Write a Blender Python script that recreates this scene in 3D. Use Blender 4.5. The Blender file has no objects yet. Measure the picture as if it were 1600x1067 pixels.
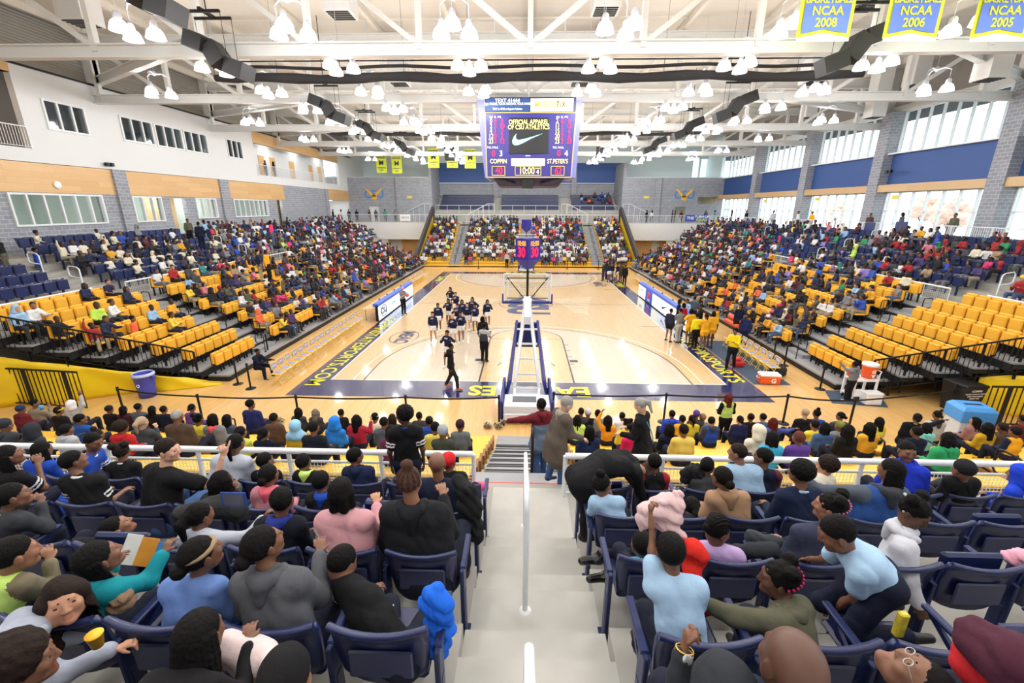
import bpy, math, random
import numpy as np
from mathutils import Vector, Matrix
sc = bpy.context.scene
col = sc.collection
rnd = random.Random(7)

# ---------------------------------------------------------------- camera, world, exposure
CAM = (-0.107, 0.0, 6.427); PITCH, YAW, ROLL, FPX = 0.2966, 0.0288, 0.0029, 685.0
def _cam_axes():
    f = np.array([-math.sin(YAW)*math.cos(PITCH), math.cos(YAW)*math.cos(PITCH), -math.sin(PITCH)])
    r = np.array([math.cos(YAW), math.sin(YAW), 0.0]); u = np.cross(r, f)
    c, s = math.cos(ROLL), math.sin(ROLL)
    return c*r+s*u, -s*r+c*u, f
AX = _cam_axes(); CO = np.array(CAM)
def W(u, v, ax, val):            # the world point a pixel of the photograph sees on the plane ax = val
    d = (u-800)/FPX*AX[0] - (v-533.5)/FPX*AX[1] + AX[2]
    k = 'xyz'.index(ax); t = (val-CO[k])/d[k]
    return CO + t*d
def PX(p):
    q = np.asarray(p, float)-CO; z = q@AX[2]
    return 800+FPX*(q@AX[0])/z, 533.5-FPX*(q@AX[1])/z, z
cd = bpy.data.cameras.new('camera'); cam = bpy.data.objects.new('camera', cd); col.objects.link(cam)
cam.matrix_world = Matrix([[AX[0][i], AX[1][i], -AX[2][i], CAM[i]] for i in range(3)]+[[0,0,0,1]])
cd.sensor_width = 36; cd.lens = 36*FPX/1600; cd.clip_end = 300; cd.clip_start = 0.05
sc.camera = cam
wd = bpy.data.worlds.new('world'); sc.world = wd; wd.use_nodes = True
_bg = wd.node_tree.nodes['Background']; _bg.inputs[0].default_value = (0.86, 0.93, 1.0, 1); _bg.inputs[1].default_value = 3.5
sc.view_settings.view_transform = 'Standard'; sc.view_settings.look = 'None'
sc.view_settings.gamma = 1; sc.view_settings.use_curve_mapping = False
sc.view_settings.exposure = 0.02
LAMP_W = 125.0                   # watts of each ceiling cluster
sc.cycles.use_denoising = True
sc.cycles.max_bounces = 7; sc.cycles.diffuse_bounces = 4; sc.cycles.glossy_bounces = 3
sc.cycles.transmission_bounces = 4; sc.cycles.transparent_max_bounces = 8
sc.cycles.caustics_reflective = False; sc.cycles.caustics_refractive = False
sc.cycles.sample_clamp_indirect = 6

# ---------------------------------------------------------------- materials
_M = {}
def lin(c): return tuple(((x/255)/12.92 if x/255 <= .04045 else ((x/255+.055)/1.055)**2.4) for x in c)
def mat(name, rgb=(200,200,200), rough=.6, metal=0.0, noise=.06, scale=12.0, bump=0.0, emit=0.0, alpha=1.0, coat=0.0, sheen=0.0, emitc=None, spec=.5):
    if name in _M: return _M[name]
    m = bpy.data.materials.new(name); m.use_nodes = True; nt = m.node_tree; b = nt.nodes['Principled BSDF']
    c = lin(rgb); b.inputs['Roughness'].default_value = rough; b.inputs['Metallic'].default_value = metal
    if coat: b.inputs['Coat Weight'].default_value = coat; b.inputs['Coat Roughness'].default_value = .06
    b.inputs['Specular IOR Level'].default_value = spec
    if sheen: b.inputs['Sheen Weight'].default_value = sheen
    tc = nt.nodes.new('ShaderNodeTexCoord'); nz = nt.nodes.new('ShaderNodeTexNoise'); nz.inputs['Scale'].default_value = scale
    nt.links.new(tc.outputs['Object'], nz.inputs['Vector'])
    mx = nt.nodes.new('ShaderNodeMixRGB'); mx.inputs[1].default_value = (*[max(0, x*(1-noise)) for x in c], 1)
    mx.inputs[2].default_value = (*[min(1, x*(1+noise)) for x in c], 1)
    nt.links.new(nz.outputs['Fac'], mx.inputs[0]); nt.links.new(mx.outputs[0], b.inputs['Base Color'])
    if bump:
        bp = nt.nodes.new('ShaderNodeBump'); bp.inputs['Strength'].default_value = bump; bp.inputs['Distance'].default_value = .01
        nt.links.new(nz.outputs['Fac'], bp.inputs['Height']); nt.links.new(bp.outputs[0], b.inputs['Normal'])
    if emit:
        b.inputs['Emission Color'].default_value = (*lin(emitc or rgb), 1); b.inputs['Emission Strength'].default_value = emit
    if alpha < 1: b.inputs['Alpha'].default_value = alpha
    m.diffuse_color = (*c, 1); _M[name] = m
    return m
def cloth(rgb, rough=.85):
    nm = 'fabric_%d_%d_%d' % tuple(rgb)
    if nm in _M: return _M[nm]
    m = mat(nm, rgb, rough, noise=.16, scale=7, spec=.2); nt = m.node_tree; N = nt.nodes; b = N['Principled BSDF']
    a = N.new('ShaderNodeTexNoise'); a.inputs['Scale'].default_value = 8; a.inputs['Detail'].default_value = 3; a.inputs['Distortion'].default_value = .35
    c = N.new('ShaderNodeTexNoise'); c.inputs['Scale'].default_value = 260
    nt.links.new(N['Texture Coordinate'].outputs['Object'], a.inputs['Vector']); nt.links.new(N['Texture Coordinate'].outputs['Object'], c.inputs['Vector'])
    p = N.new('ShaderNodeBump'); p.inputs['Strength'].default_value = .38; p.inputs['Distance'].default_value = .03; nt.links.new(a.outputs['Fac'], p.inputs['Height'])
    q = N.new('ShaderNodeBump'); q.inputs['Strength'].default_value = .35; q.inputs['Distance'].default_value = .002; nt.links.new(c.outputs['Fac'], q.inputs['Height']); nt.links.new(p.outputs[0], q.inputs['Normal'])
    nt.links.new(q.outputs[0], b.inputs['Normal']); return m
def skin(rgb):
    return mat('skin_%d_%d_%d' % tuple(rgb), rgb, .5, noise=.07, scale=14)
def nodes(m): return m.node_tree, m.node_tree.nodes, m.node_tree.links

# ---------------------------------------------------------------- tagging
def tag(o, label=None, cat=None, group=None, kind=None):
    if label: o['label'] = label
    if cat: o['category'] = cat
    if group: o['group'] = group
    if kind: o['kind'] = kind
    return o
def empty(name, loc=(0,0,0), rz=0.0, parent=None):
    o = bpy.data.objects.new(name, None); o.empty_display_size = .1; col.objects.link(o)
    o.location = loc; o.rotation_euler = (0,0,rz)
    if parent: o.parent = parent
    return o
def copy_tree(o, parent=None):
    c = o.copy(); col.objects.link(c)
    if parent: c.parent = parent
    for ch in list(o.children): copy_tree(ch, c)
    return c

# ---------------------------------------------------------------- mesh collector
class MB:
    def __init__(s): s.v = []; s.f = []; s.m = []; s.cur = 0; s.sm = []; s.smooth = False
    def add(s, vs, fs):
        n = len(s.v); s.v += [tuple(map(float, p)) for p in vs]
        for f in fs: s.f.append(tuple(i+n for i in f)); s.m.append(s.cur); s.sm.append(s.smooth)
        return s
    def box(s, a, b, M=None):
        x0,y0,z0 = a; x1,y1,z1 = b
        vs = [(x0,y0,z0),(x1,y0,z0),(x1,y1,z0),(x0,y1,z0),(x0,y0,z1),(x1,y0,z1),(x1,y1,z1),(x0,y1,z1)]
        if M is not None: vs = [tuple(M @ Vector(p)) for p in vs]
        return s.add(vs, [(0,3,2,1),(4,5,6,7),(0,1,5,4),(1,2,6,5),(2,3,7,6),(3,0,4,7)])
    def cbox(s, c, d, M=None): return s.box([c[i]-d[i]/2 for i in range(3)], [c[i]+d[i]/2 for i in range(3)], M)
    def bbox(s, a, b, r=.01, M=None):          # box with chamfered edges
        x0,y0,z0 = a; x1,y1,z1 = b; vs = []; idx = {}
        X = (x0,x1); Y = (y0,y1); Z = (z0,z1)
        for i in (0,1):
            for j in (0,1):
                for k in (0,1):
                    sx, sy, sz = (r if i==0 else -r), (r if j==0 else -r), (r if k==0 else -r)
                    idx[i,j,k,'x'] = len(vs); vs.append((X[i], Y[j]+sy, Z[k]+sz))
                    idx[i,j,k,'y'] = len(vs); vs.append((X[i]+sx, Y[j], Z[k]+sz))
                    idx[i,j,k,'z'] = len(vs); vs.append((X[i]+sx, Y[j]+sy, Z[k]))
        fs = []
        for i in (0,1):
            q = [idx[i,0,0,'x'],idx[i,1,0,'x'],idx[i,1,1,'x'],idx[i,0,1,'x']]; fs.append(q if i else q[::-1])
            q = [idx[0,i,0,'y'],idx[1,i,0,'y'],idx[1,i,1,'y'],idx[0,i,1,'y']]; fs.append(q[::-1] if i else q)
            q = [idx[0,0,i,'z'],idx[1,0,i,'z'],idx[1,1,i,'z'],idx[0,1,i,'z']]; fs.append(q if i else q[::-1])
        for i in (0,1):
            for j in (0,1):
                fs.append([idx[i,j,0,'x'],idx[i,j,1,'x'],idx[i,j,1,'y'],idx[i,j,0,'y']])
                fs.append([idx[i,0,j,'x'],idx[i,1,j,'x'],idx[i,1,j,'z'],idx[i,0,j,'z']])
                fs.append([idx[0,i,j,'y'],idx[1,i,j,'y'],idx[1,i,j,'z'],idx[0,i,j,'z']])
                for k in (0,1): fs.append([idx[i,j,k,'x'],idx[i,j,k,'y'],idx[i,j,k,'z']])
        if M is not None: vs = [tuple(M @ Vector(p)) for p in vs]
        return s.add(vs, fs)
    def beam(s, a, b, w, h, up=(0,0,1)):       # rectangular bar from a to b, w across, h along up
        a = Vector(a); b = Vector(b); d = (b-a).normalized(); u = Vector(up)
        if abs(d.dot(u)) > .98: u = Vector((0,1,0))
        r = d.cross(u).normalized(); u = r.cross(d)
        vs = [p+r*(x*w/2)+u*(y*h/2) for p in (a,b) for x,y in ((-1,-1),(1,-1),(1,1),(-1,1))]
        return s.add([tuple(p) for p in vs], [(0,1,2,3),(7,6,5,4),(0,4,5,1),(1,5,6,2),(2,6,7,3),(3,7,4,0)])
    def ibeam(s, a, b, w, h, t=.05, up=(0,0,1)):
        a = Vector(a); b = Vector(b); d = (b-a).normalized(); u = Vector(up)
        if abs(d.dot(u)) > .98: u = Vector((0,1,0))
        r = d.cross(u).normalized(); u = r.cross(d)
        s.beam(a+u*(h/2-t/2), b+u*(h/2-t/2), w, t, u); s.beam(a-u*(h/2-t/2), b-u*(h/2-t/2), w, t, u)
        return s.beam(a, b, t, h-2*t, u)
    def tube(s, pts, r, n=10, caps=True, closed=False):
        pts = [Vector(p) for p in pts]; m = len(pts); rings = []; ref = None
        rr = r if isinstance(r, (list, tuple)) else [r]*m
        for i, p in enumerate(pts):
            if closed: d = (pts[(i+1) % m]-pts[i-1])
            else: d = (pts[min(i+1, m-1)]-pts[max(i-1, 0)])
            d.normalize()
            if ref is None: ref = Vector((0,0,1)) if abs(d.z) < .9 else Vector((1,0,0))
            a = (ref - d*ref.dot(d)).normalized(); b = d.cross(a); ref = a
            rings.append([p+(a*math.cos(t)+b*math.sin(t))*rr[i] for t in [2*math.pi*k/n for k in range(n)]])
        vs = [tuple(q) for R in rings for q in R]; fs = []
        for i in range(m if closed else m-1):
            j = (i+1) % m
            for k in range(n): k2 = (k+1) % n; fs.append((i*n+k, i*n+k2, j*n+k2, j*n+k))
        sm = s.smooth; s.smooth = True; s.add(vs, fs); s.smooth = sm
        if caps and not closed:
            s.add([tuple(q) for q in rings[0]], [tuple(range(n))[::-1]]); s.add([tuple(q) for q in rings[-1]], [tuple(range(n))])
        return s
    def lathe(s, prof, n=24, M=None, caps=False):
        vs = []; fs = []
        for r, z in prof: vs += [(r*math.cos(2*math.pi*k/n), r*math.sin(2*math.pi*k/n), z) for k in range(n)]
        for i in range(len(prof)-1):
            for k in range(n): k2 = (k+1) % n; fs.append((i*n+k, i*n+k2, (i+1)*n+k2, (i+1)*n+k))
        if caps:
            fs.append(tuple(range(n))[::-1]); fs.append(tuple(range((len(prof)-1)*n, len(prof)*n)))
        if M is not None: vs = [tuple(M @ Vector(p)) for p in vs]
        sm = s.smooth; s.smooth = True; s.add(vs, fs); s.smooth = sm
        return s
    def prism(s, poly, z0, z1, M=None):        # polygon in xy, extruded in z
        n = len(poly); vs = [(x,y,z0) for x,y in poly]+[(x,y,z1) for x,y in poly]
        if M is not None: vs = [tuple(M @ Vector(p)) for p in vs]
        return s.add(vs, [tuple(range(n))[::-1], tuple(range(n, 2*n))]+[(i, (i+1) % n, n+(i+1) % n, n+i) for i in range(n)])
    def quad(s, *p): return s.add(p, [tuple(range(len(p)))])
    def mesh(s, name, mats):
        me = bpy.data.meshes.new(name); me.from_pydata(s.v, [], s.f)
        for m in (mats if isinstance(mats, (list, tuple)) else [mats]): me.materials.append(m)
        me.polygons.foreach_set('material_index', s.m); me.polygons.foreach_set('use_smooth', s.sm); me.update()
        return me
    def build(s, name, mats, parent=None, loc=None, rz=0.0):
        o = bpy.data.objects.new(name, s.mesh(name, mats)); col.objects.link(o)
        if parent: o.parent = parent
        if loc is not None: o.location = loc; o.rotation_euler = (0,0,rz)
        return o
def mobj(name, me, parent=None, loc=None, rz=0.0):
    o = bpy.data.objects.new(name, me); col.objects.link(o)
    if parent: o.parent = parent
    if loc is not None: o.location = loc; o.rotation_euler = (0,0,rz)
    return o
def rot_to(ax, up=(0,0,1), loc=(0,0,0)):       # matrix whose z is ax
    z = Vector(ax).normalized(); u = Vector(up)
    if abs(z.dot(u)) > .98: u = Vector((0,1,0))
    x = u.cross(z).normalized(); y = z.cross(x)
    return Matrix([[x[i], y[i], z[i], loc[i]] for i in range(3)]+[[0,0,0,1]])
def text_mesh(txt, size, ext=.004, bold=.0, align='CENTER', sx=1.0):
    c = bpy.data.curves.new('lettering', 'FONT'); c.body = txt; c.size = size; c.extrude = ext; c.offset = bold*size
    c.align_x = align; c.align_y = 'CENTER'; c.resolution_u = 3
    o = bpy.data.objects.new('t', c); col.objects.link(o); dg = bpy.context.evaluated_depsgraph_get()
    me = bpy.data.meshes.new_from_object(o.evaluated_get(dg)); bpy.data.objects.remove(o); bpy.data.curves.remove(c)
    if sx != 1: me.transform(Matrix.Diagonal((sx,1,1,1)))
    return me
def text(name, txt, size, m, loc, xdir, ydir, parent=None, ext=.004, bold=.0, align='CENTER', sx=1.0):
    me = text_mesh(txt, size, ext, bold, align, sx); me.materials.clear(); me.materials.append(m)
    x = Vector(xdir).normalized(); y = Vector(ydir).normalized(); z = x.cross(y)
    me.transform(Matrix([[x[i], y[i], z[i], loc[i]] for i in range(3)]+[[0,0,0,1]]))
    return mobj(name, me, parent)
def struct(o): o['kind'] = 'structure'; return o
# ---------------------------------------------------------------- bodies grown as distance fields, meshed with surface nets
def V3(*a): return np.array(a, float)
def rc(a, b, r1, r2, lab=0, k=.03, sq=None):   # tapered capsule; sq = (direction, factor) flattens it
    return ('c', np.array(a, float), np.array(b, float), float(r1), float(r2), lab, k, sq)
def el(c, r, lab=0, k=.03, R=None): return ('e', np.array(c, float), np.array(r, float), R, 0., lab, k, None)
def _dist(p, P):
    if p[0] == 'c':
        a, b, r1, r2 = p[1:5]; q = P-a
        if p[7] is not None:
            n, s = p[7]; n = np.asarray(n, float); n = n/np.linalg.norm(n); q = q+(q@n)[..., None]*n*(s-1)
        d = b-a; L = d@d
        t = np.clip((q@d)/L, 0, 1) if L > 1e-9 else np.zeros(q.shape[:-1])
        return np.linalg.norm(q-t[..., None]*d, axis=-1)-(r1+(r2-r1)*t)
    q = P-p[1]
    if p[3] is not None: q = q@p[3]             # columns of R are the ellipsoid's axes
    k0 = np.linalg.norm(q/p[2], axis=-1); k1 = np.linalg.norm(q/p[2]**2, axis=-1)
    return k0*(k0-1)/np.maximum(k1, 1e-6)
def _bb(p):
    if p[0] == 'c':
        r = max(p[3], p[4]); return np.minimum(p[1], p[2])-r, np.maximum(p[1], p[2])+r
    r = p[2].max(); return p[1]-r, p[1]+r
def nets(prims, vox, cuts=(), infl=0.0, noise=None):
    lo = np.min([_bb(p)[0] for p in prims], axis=0)-infl-3*vox; hi = np.max([_bb(p)[1] for p in prims], axis=0)+infl+3*vox
    n = np.ceil((hi-lo)/vox).astype(int)+1
    F = np.full(n, 1.0, np.float32); Lb = np.zeros(n, np.int16); D = np.full(n, 1.0, np.float32)
    ax = [lo[i]+vox*np.arange(n[i]) for i in range(3)]
    for p in prims:
        a, b = _bb(p); m = .06+infl+2*vox
        i0 = np.clip(((a-m-lo)/vox).astype(int), 0, n); i1 = np.clip(((b+m-lo)/vox).astype(int)+2, 0, n)
        sl = tuple(slice(i0[i], i1[i]) for i in range(3))
        P = np.stack(np.meshgrid(*[ax[i][sl[i]] for i in range(3)], indexing='ij'), -1)
        d = (_dist(p, P)-infl).astype(np.float32); f = F[sl]; k = p[6]
        h = np.maximum(k-np.abs(f-d), 0)/k; F[sl] = np.minimum(f, d)-h*h*k/4
        d = d+(.0035 if p[5] == 1 and p[3] < .01 else 0); up = d < D[sl]; D[sl] = np.where(up, d, D[sl]); Lb[sl] = np.where(up, p[5], Lb[sl])
    if noise or cuts:
        P = np.stack(np.meshgrid(*ax, indexing='ij'), -1)
        if noise: F += noise(P).astype(np.float32)
        for c in cuts: F = np.maximum(F, -_dist(c, P).astype(np.float32))
    F = np.where(np.abs(F) < 1e-6, 1e-6, F)
    S = F < 0; nx, ny, nz = n-1
    acc = np.zeros((nx,ny,nz,3), np.float32); cnt = np.zeros((nx,ny,nz), np.float32)
    cs = [(0,0,0),(1,0,0),(0,1,0),(1,1,0),(0,0,1),(1,0,1),(0,1,1),(1,1,1)]
    def sub(A, c): return A[c[0]:c[0]+nx, c[1]:c[1]+ny, c[2]:c[2]+nz]
    for i in range(8):
        for j in range(i+1, 8):
            a, b = cs[i], cs[j]
            if sum(abs(a[k]-b[k]) for k in range(3)) != 1: continue
            fa, fb = sub(F, a), sub(F, b); x = sub(S, a) != sub(S, b)
            t = np.where(x, fa/np.where(x, fa-fb, 1), 0)
            for k in range(3): acc[..., k] += np.where(x, a[k]+t*(b[k]-a[k]), 0)
            cnt += x
    on = cnt > 0; idx = np.full((nx,ny,nz), -1, np.int64); idx[on] = np.arange(on.sum())
    g = np.argwhere(on); vs = (g+acc[on]/cnt[on][:, None])*vox+lo; vl = Lb[1:, 1:, 1:][on]
    fs = []
    for k in range(3):
        u, w = [(1,2),(2,0),(0,1)][k]; sh = [slice(1, None)]*3; a = [slice(None)]*3
        A = np.take(S, range(0, S.shape[k]-1), k); B = np.take(S, range(1, S.shape[k]), k); e = np.argwhere(A != B)
        e = e[(e[:, u] > 0) & (e[:, w] > 0) & (e[:, u] < n[u]-1) & (e[:, w] < n[w]-1)]
        if not len(e): continue
        du = np.zeros(3, int); du[u] = 1; dw = np.zeros(3, int); dw[w] = 1
        q = [idx[tuple(x.T)] for x in (e, e-du, e-du-dw, e-dw)]
        flip = ~A[tuple(e.T)]; Q = np.stack(q, 1); Q[flip] = Q[flip][:, ::-1]; fs.append(Q)
    fs = np.concatenate(fs); fs = fs[(fs >= 0).all(1)]
    return vs, fs, vl[fs[:, 0]]
def wrinkle(amp, s=0.0, f=26.0):
    def fn(P):
        x, y, z = P[..., 0], P[..., 1], P[..., 2]
        w1 = 1.8*np.sin(7*y+s)+1.2*np.sin(5*z+2*s); w2 = 1.5*np.sin(9*x+s)+np.sin(6*z-s)
        a = 1-2*np.abs(np.sin(f*.32*(z*1.3+.5*x)+s+w1)); b = 1-2*np.abs(np.sin(f*.5*(x-.6*z+.4*y)+2*s+w2))
        c = 1-2*np.abs(np.sin(f*1.1*(.8*z+.7*x-.3*y)+s+1.6*np.sin(19*y+s)+1.3*np.sin(15*x-s)))
        return amp*(a*.8+b*.5*np.cos(4*z+s)+.42*c)
    return fn
def curls(amp, f=75.0):
    def fn(P): return amp*np.sin(f*P[..., 0])*np.sin(f*P[..., 1]+.7)*np.sin(f*P[..., 2]+1.3)
    return fn
def np_mesh(name, parts, mats):
    """parts: list of (verts, quads, matindex array)"""
    vs = np.concatenate([p[0] for p in parts]); off = 0; fa = []; ma = []
    for v, f, m in parts: fa.append(f+off); ma.append(m); off += len(v)
    f = np.concatenate(fa); m = np.concatenate(ma); me = bpy.data.meshes.new(name)
    me.vertices.add(len(vs)); me.vertices.foreach_set('co', vs.astype(np.float32).ravel())
    me.loops.add(f.size); me.loops.foreach_set('vertex_index', f.astype(np.int32).ravel())
    me.polygons.add(len(f)); me.polygons.foreach_set('loop_start', np.arange(0, f.size, 4, dtype=np.int32))
    me.polygons.foreach_set('material_index', m.astype(np.int32)); me.polygons.foreach_set('use_smooth', np.ones(len(f), bool))
    for x in mats: me.materials.append(x)
    me.update(calc_edges=True); return me
def rotz(a): c, s = math.cos(a), math.sin(a); return np.array([[c,-s,0],[s,c,0],[0,0,1.]])
def rotx(a): c, s = math.cos(a), math.sin(a); return np.array([[1,0,0],[0,c,-s],[0,s,c.real]])
def roty(a): c, s = math.cos(a), math.sin(a); return np.array([[c,0,s],[0,1,0],[-s,0,c]])
def nrm(v): v = np.asarray(v, float); return v/np.linalg.norm(v)

# labels inside a body mesh: 0 skin, 1 lips, 2 sock/shoe
def head_prims(H, R, s, detail=True, fem=False):
    """H centre of the head, R its axes (columns right, forward, up), s scale"""
    def p(x, y, z): return H+R@(np.array([x, y, z])*s)
    out = [el(p(0,-.012,.028), V3(.076,.094,.088)*s, k=.03*s, R=R),
           rc(p(0,.028,-.02), p(0,.038,-.078), .06*s, .04*s, k=.035*s),
           rc(p(-.03,.02,-.055), p(.03,.02,-.055), .042*s, .042*s, k=.02*s)]
    if detail:
        out += [rc(p(0,.087,.008), p(0,.0995,-.026), .0085*s, .0115*s, k=.014*s),
                el(p(-.011,.092,-.032), V3(.0085,.0085,.0065)*s, k=.008*s, R=R), el(p(.011,.092,-.032), V3(.0085,.0085,.0065)*s, k=.008*s, R=R),
                rc(p(-.032,.072,.024), p(.032,.072,.024), .014*s, .014*s, k=.014*s),
                el(p(-.042,.062,-.022), V3(.02,.018,.02)*s, k=.03*s, R=R), el(p(.042,.062,-.022), V3(.02,.018,.02)*s, k=.03*s, R=R),
                rc(p(-.016,.0765,-.0575), p(.016,.0765,-.0575), .0056*s, .0056*s, 1, .004*s),
                rc(p(-.012,.0758,-.0665), p(.012,.0758,-.0665), .0062*s, .0062*s, 1, .004*s),
                el(p(0,.07,-.09), V3(.02,.016,.016)*s, k=.02*s, R=R)]
    for e in (-1, 1):
        Re = R@rotz(-e*.35); out.append(el(p(e*.077,-.008,-.008), V3(.008,.02,.032)*s, k=.008*s, R=Re))
    return out
def eye_parts(H, R, s):
    parts = []
    th = np.linspace(0, math.pi, 7); ph = np.linspace(0, 2*math.pi, 13)
    for e in (-1, 1):
        c = H+R@(V3(e*.031,.0755,.003)*s)
        T, Pp = np.meshgrid(th, ph, indexing='ij'); d = np.stack([np.sin(T)*np.cos(Pp), np.cos(T), np.sin(T)*np.sin(Pp)], -1).reshape(-1, 3)
        vs = c+(d*V3(.015,.012,.0095)*s)@R.T
        fs = []; ms = []
        for i in range(6):
            for j in range(12):
                fs.append((i*13+j, (i+1)*13+j, (i+1)*13+j+1, i*13+j+1)); ms.append(4 if i < 2 else 3)
        parts.append((vs, np.array(fs), np.array(ms)))
    return parts
def hand_prims(Wp, d, palm, side, s, curl=.5, spread=.12, point=False):
    """Wp wrist, d direction of the hand, palm the normal the palm faces, side +1 right hand / -1 left hand"""
    d = nrm(d); n = nrm(palm-np.dot(palm, d)*d); t = np.cross(d, n)*side     # t towards the thumb
    out = [rc(Wp, Wp+d*.075*s+t*.004*s, .021*s, .032*s, k=.02, sq=(n, 1.9))]
    for i, (o, L) in enumerate(((.028,.072), (.009,.08), (-.010,.075), (-.028,.058))):
        b = Wp+d*.082*s+t*o*s; c = curl*(1+.12*i)
        if point: c = .05 if i == 0 else 1.5
        dd = d*math.cos(c*.6)+n*math.sin(c*.6)+t*(1.5-i)*spread; dd = nrm(dd)
        e = b+dd*L*.5*s; d2 = nrm(d*math.cos(c*1.6)+n*math.sin(c*1.6)+t*(1.5-i)*spread*.6)
        out += [rc(b-d*.02*s, e, .0098*s, .0088*s, k=.006), rc(e, e+d2*L*.5*s, .0088*s, .0072*s, k=.006)]
    b = Wp+d*.028*s+t*.024*s; d1 = nrm(d*.75+t*(.8-.3*curl)+n*.3*(1+curl)); e = b+d1*.042*s; d2 = nrm(d*.9+t*.2+n*(.3+.5*curl))
    out += [rc(b, e, .0125*s, .0105*s, k=.01), rc(e, e+d2*.03*s, .0105*s, .008*s, k=.006)]
    return out

SKINS = {'d': (88,58,44), 'm': (118,80,60), 'b': (142,98,74), 'l': (206,160,136), 't': (182,132,104)}
HAIRS = {'black': (15,13,13), 'brown': (58,38,28), 'grey': (150,148,146), 'blonde': (168,148,122), 'red': (78,28,22), 'dbrown': (36,26,22)}

def pose_sit(s=1.0, head=None, lean=0.0, yaw=0.0, hz=.50, legs='bend', spread=.1):
    """joints in the person's own frame: x right, y forward, z up; the seat is under the origin"""
    J = {}; hip = V3(0,.12*s,hz)
    if head is None: head = hip+V3(0, .05+lean, .68*s)
    head = np.array(head, float); T = head-hip; L = np.linalg.norm(T); t = T/L
    J['hip'] = hip; J['neck'] = hip+t*(L-.188*s)+V3(0,-.02*s,0); J['head'] = head
    r = rotz(yaw)@V3(1,0,0); J['R'] = r
    J['spine'] = hip+(J['neck']-hip)*.5+V3(0,-.025*s,0)
    for e, n in ((-1,'l'), (1,'r')):
        J['hip'+n] = hip+V3(e*.095*s,0,0)
        J['sh'+n] = J['neck']+r*e*.158*s-t*.045*s
        if legs == 'bend': kn = hip+V3(e*(.095+spread)*s,.42*s,.02); an = kn+V3(e*.01,.02*s,-.42*s)
        elif legs == 'long': kn = hip+V3(e*(.095+spread)*s,.40*s,.06); an = kn+V3(0,.28*s,-.32*s)
        else: kn = hip+V3(e*.3*s,.34*s,.0); an = hip+V3(-e*.12*s,.38*s,-.02)
        J['kn'+n] = kn; J['an'+n] = an; J['to'+n] = an+V3(0,.15*s,-.035*s)
    return J
def pose_stand(s=1.0, lean=0.0, stride=0.0, yaw=0.0, side=0.0):
    J = {}; hip = V3(0,0,.92*s); up = nrm(V3(side, math.sin(lean), math.cos(lean)))
    J['hip'] = hip; J['spine'] = hip+up*.25*s; J['neck'] = hip+up*.52*s; J['head'] = J['neck']+nrm(up+V3(0,.25,0)+V3(0,0,.5))*.188*s
    r = rotz(yaw)@V3(1,0,0); J['R'] = r
    for e, n in ((-1,'l'), (1,'r')):
        J['hip'+n] = hip+V3(e*.09*s,0,-.02*s); J['sh'+n] = J['neck']+r*e*.165*s-up*.055*s
        f = e*stride
        an = V3(e*.1*s, f*.42*s, .085*s+(.06*s if f < 0 else 0)); J['an'+n] = an
        J['kn'+n] = (J['hip'+n]+an)/2+V3(0,.035*s+abs(f)*.09*s,.0); J['to'+n] = an+V3(0,.15*s,-.045*s)
    return J
ARMS = {'lap': ((.05,.03,-.26),(-.07,.23,-.04)), 'side': ((.06,-.02,-.28),(.0,.06,-.25)), 'up': ((.14,.04,.24),(-.02,.04,.25)),
        'chin': ((.02,.15,-.22),(-.10,.1,.2)), 'fwd': ((.06,.2,-.18),(-.02,.25,.05)), 'cross': ((.07,.08,-.24),(-.24,.16,.03)),
        'point': ((.12,.12,.12),(.14,.16,.18)), 'back': ((.12,-.16,-.2),(.06,-.16,-.16)), 'hipn': ((.2,-.06,-.18),(-.12,.12,-.16)),
        'out': ((.25,.05,-.04),(.24,.04,.06)), 'run': ((.06,-.2,-.18),(-.02,.2,.1)), 'hold': ((.05,.12,-.24),(-.09,.24,.12)),
        'clap': ((.08,.16,-.18),(-.15,.18,.16))}
def set_arms(J, s, L='lap', R='lap'):
    r = J['R']; f = np.cross(V3(0,0,1), r); up = V3(0,0,1)
    for e, n, a in ((-1,'l',L), (1,'r',R)):
        A = ARMS[a] if isinstance(a, str) else a
        def vec(q): return (r*e*q[0]+f*q[1]+up*q[2])*s
        J['el'+n] = J['sh'+n]+vec(A[0]); J['wr'+n] = J['el'+n]+vec(A[1])
    return J
def limb_prims(J, s, fat=1.0):
    out = []; f = nrm(np.cross(V3(0,0,1), J['R'])); out2 = {}
    rt = nrm(J['R'])
    to = []
    sq = (f, 1.0+.22/fat)
    for e, n in ((-1,'l'), (1,'r')):
        to.append(rc(J['hip']+rt*e*.06*s, J['spine']+rt*e*.05*s*fat, .115*s*fat, .098*s*fat, k=.05, sq=sq))
        to.append(rc(J['spine']+rt*e*.05*s*fat, J['neck']-(J['neck']-J['spine'])*.3+rt*e*.078*s, .1*s*fat, .092*s*(.4+.6*fat), k=.05, sq=sq))
        to.append(rc(J['neck']-V3(0,0,.02*s)+rt*e*.03*s, J['sh'+n], .056*s, .054*s, k=.05))
    arm = []; fore = []; leg = []; shin = []
    for n in 'lr':
        arm.append(rc(J['sh'+n], J['el'+n], .053*s*(.5+.5*fat), .039*s*(.5+.5*fat), k=.04))
        fore.append(rc(J['el'+n], J['wr'+n], .038*s*(.6+.4*fat), .024*s, k=.03))
        leg.append(rc(J['hip'+n], J['kn'+n], .088*s*(.6+.4*fat), .057*s, k=.05))
        shin.append(rc(J['kn'+n], J['an'+n], .055*s, .036*s, k=.03))
    return dict(torso=to, arm=arm, fore=fore, leg=leg, shin=shin)
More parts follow.
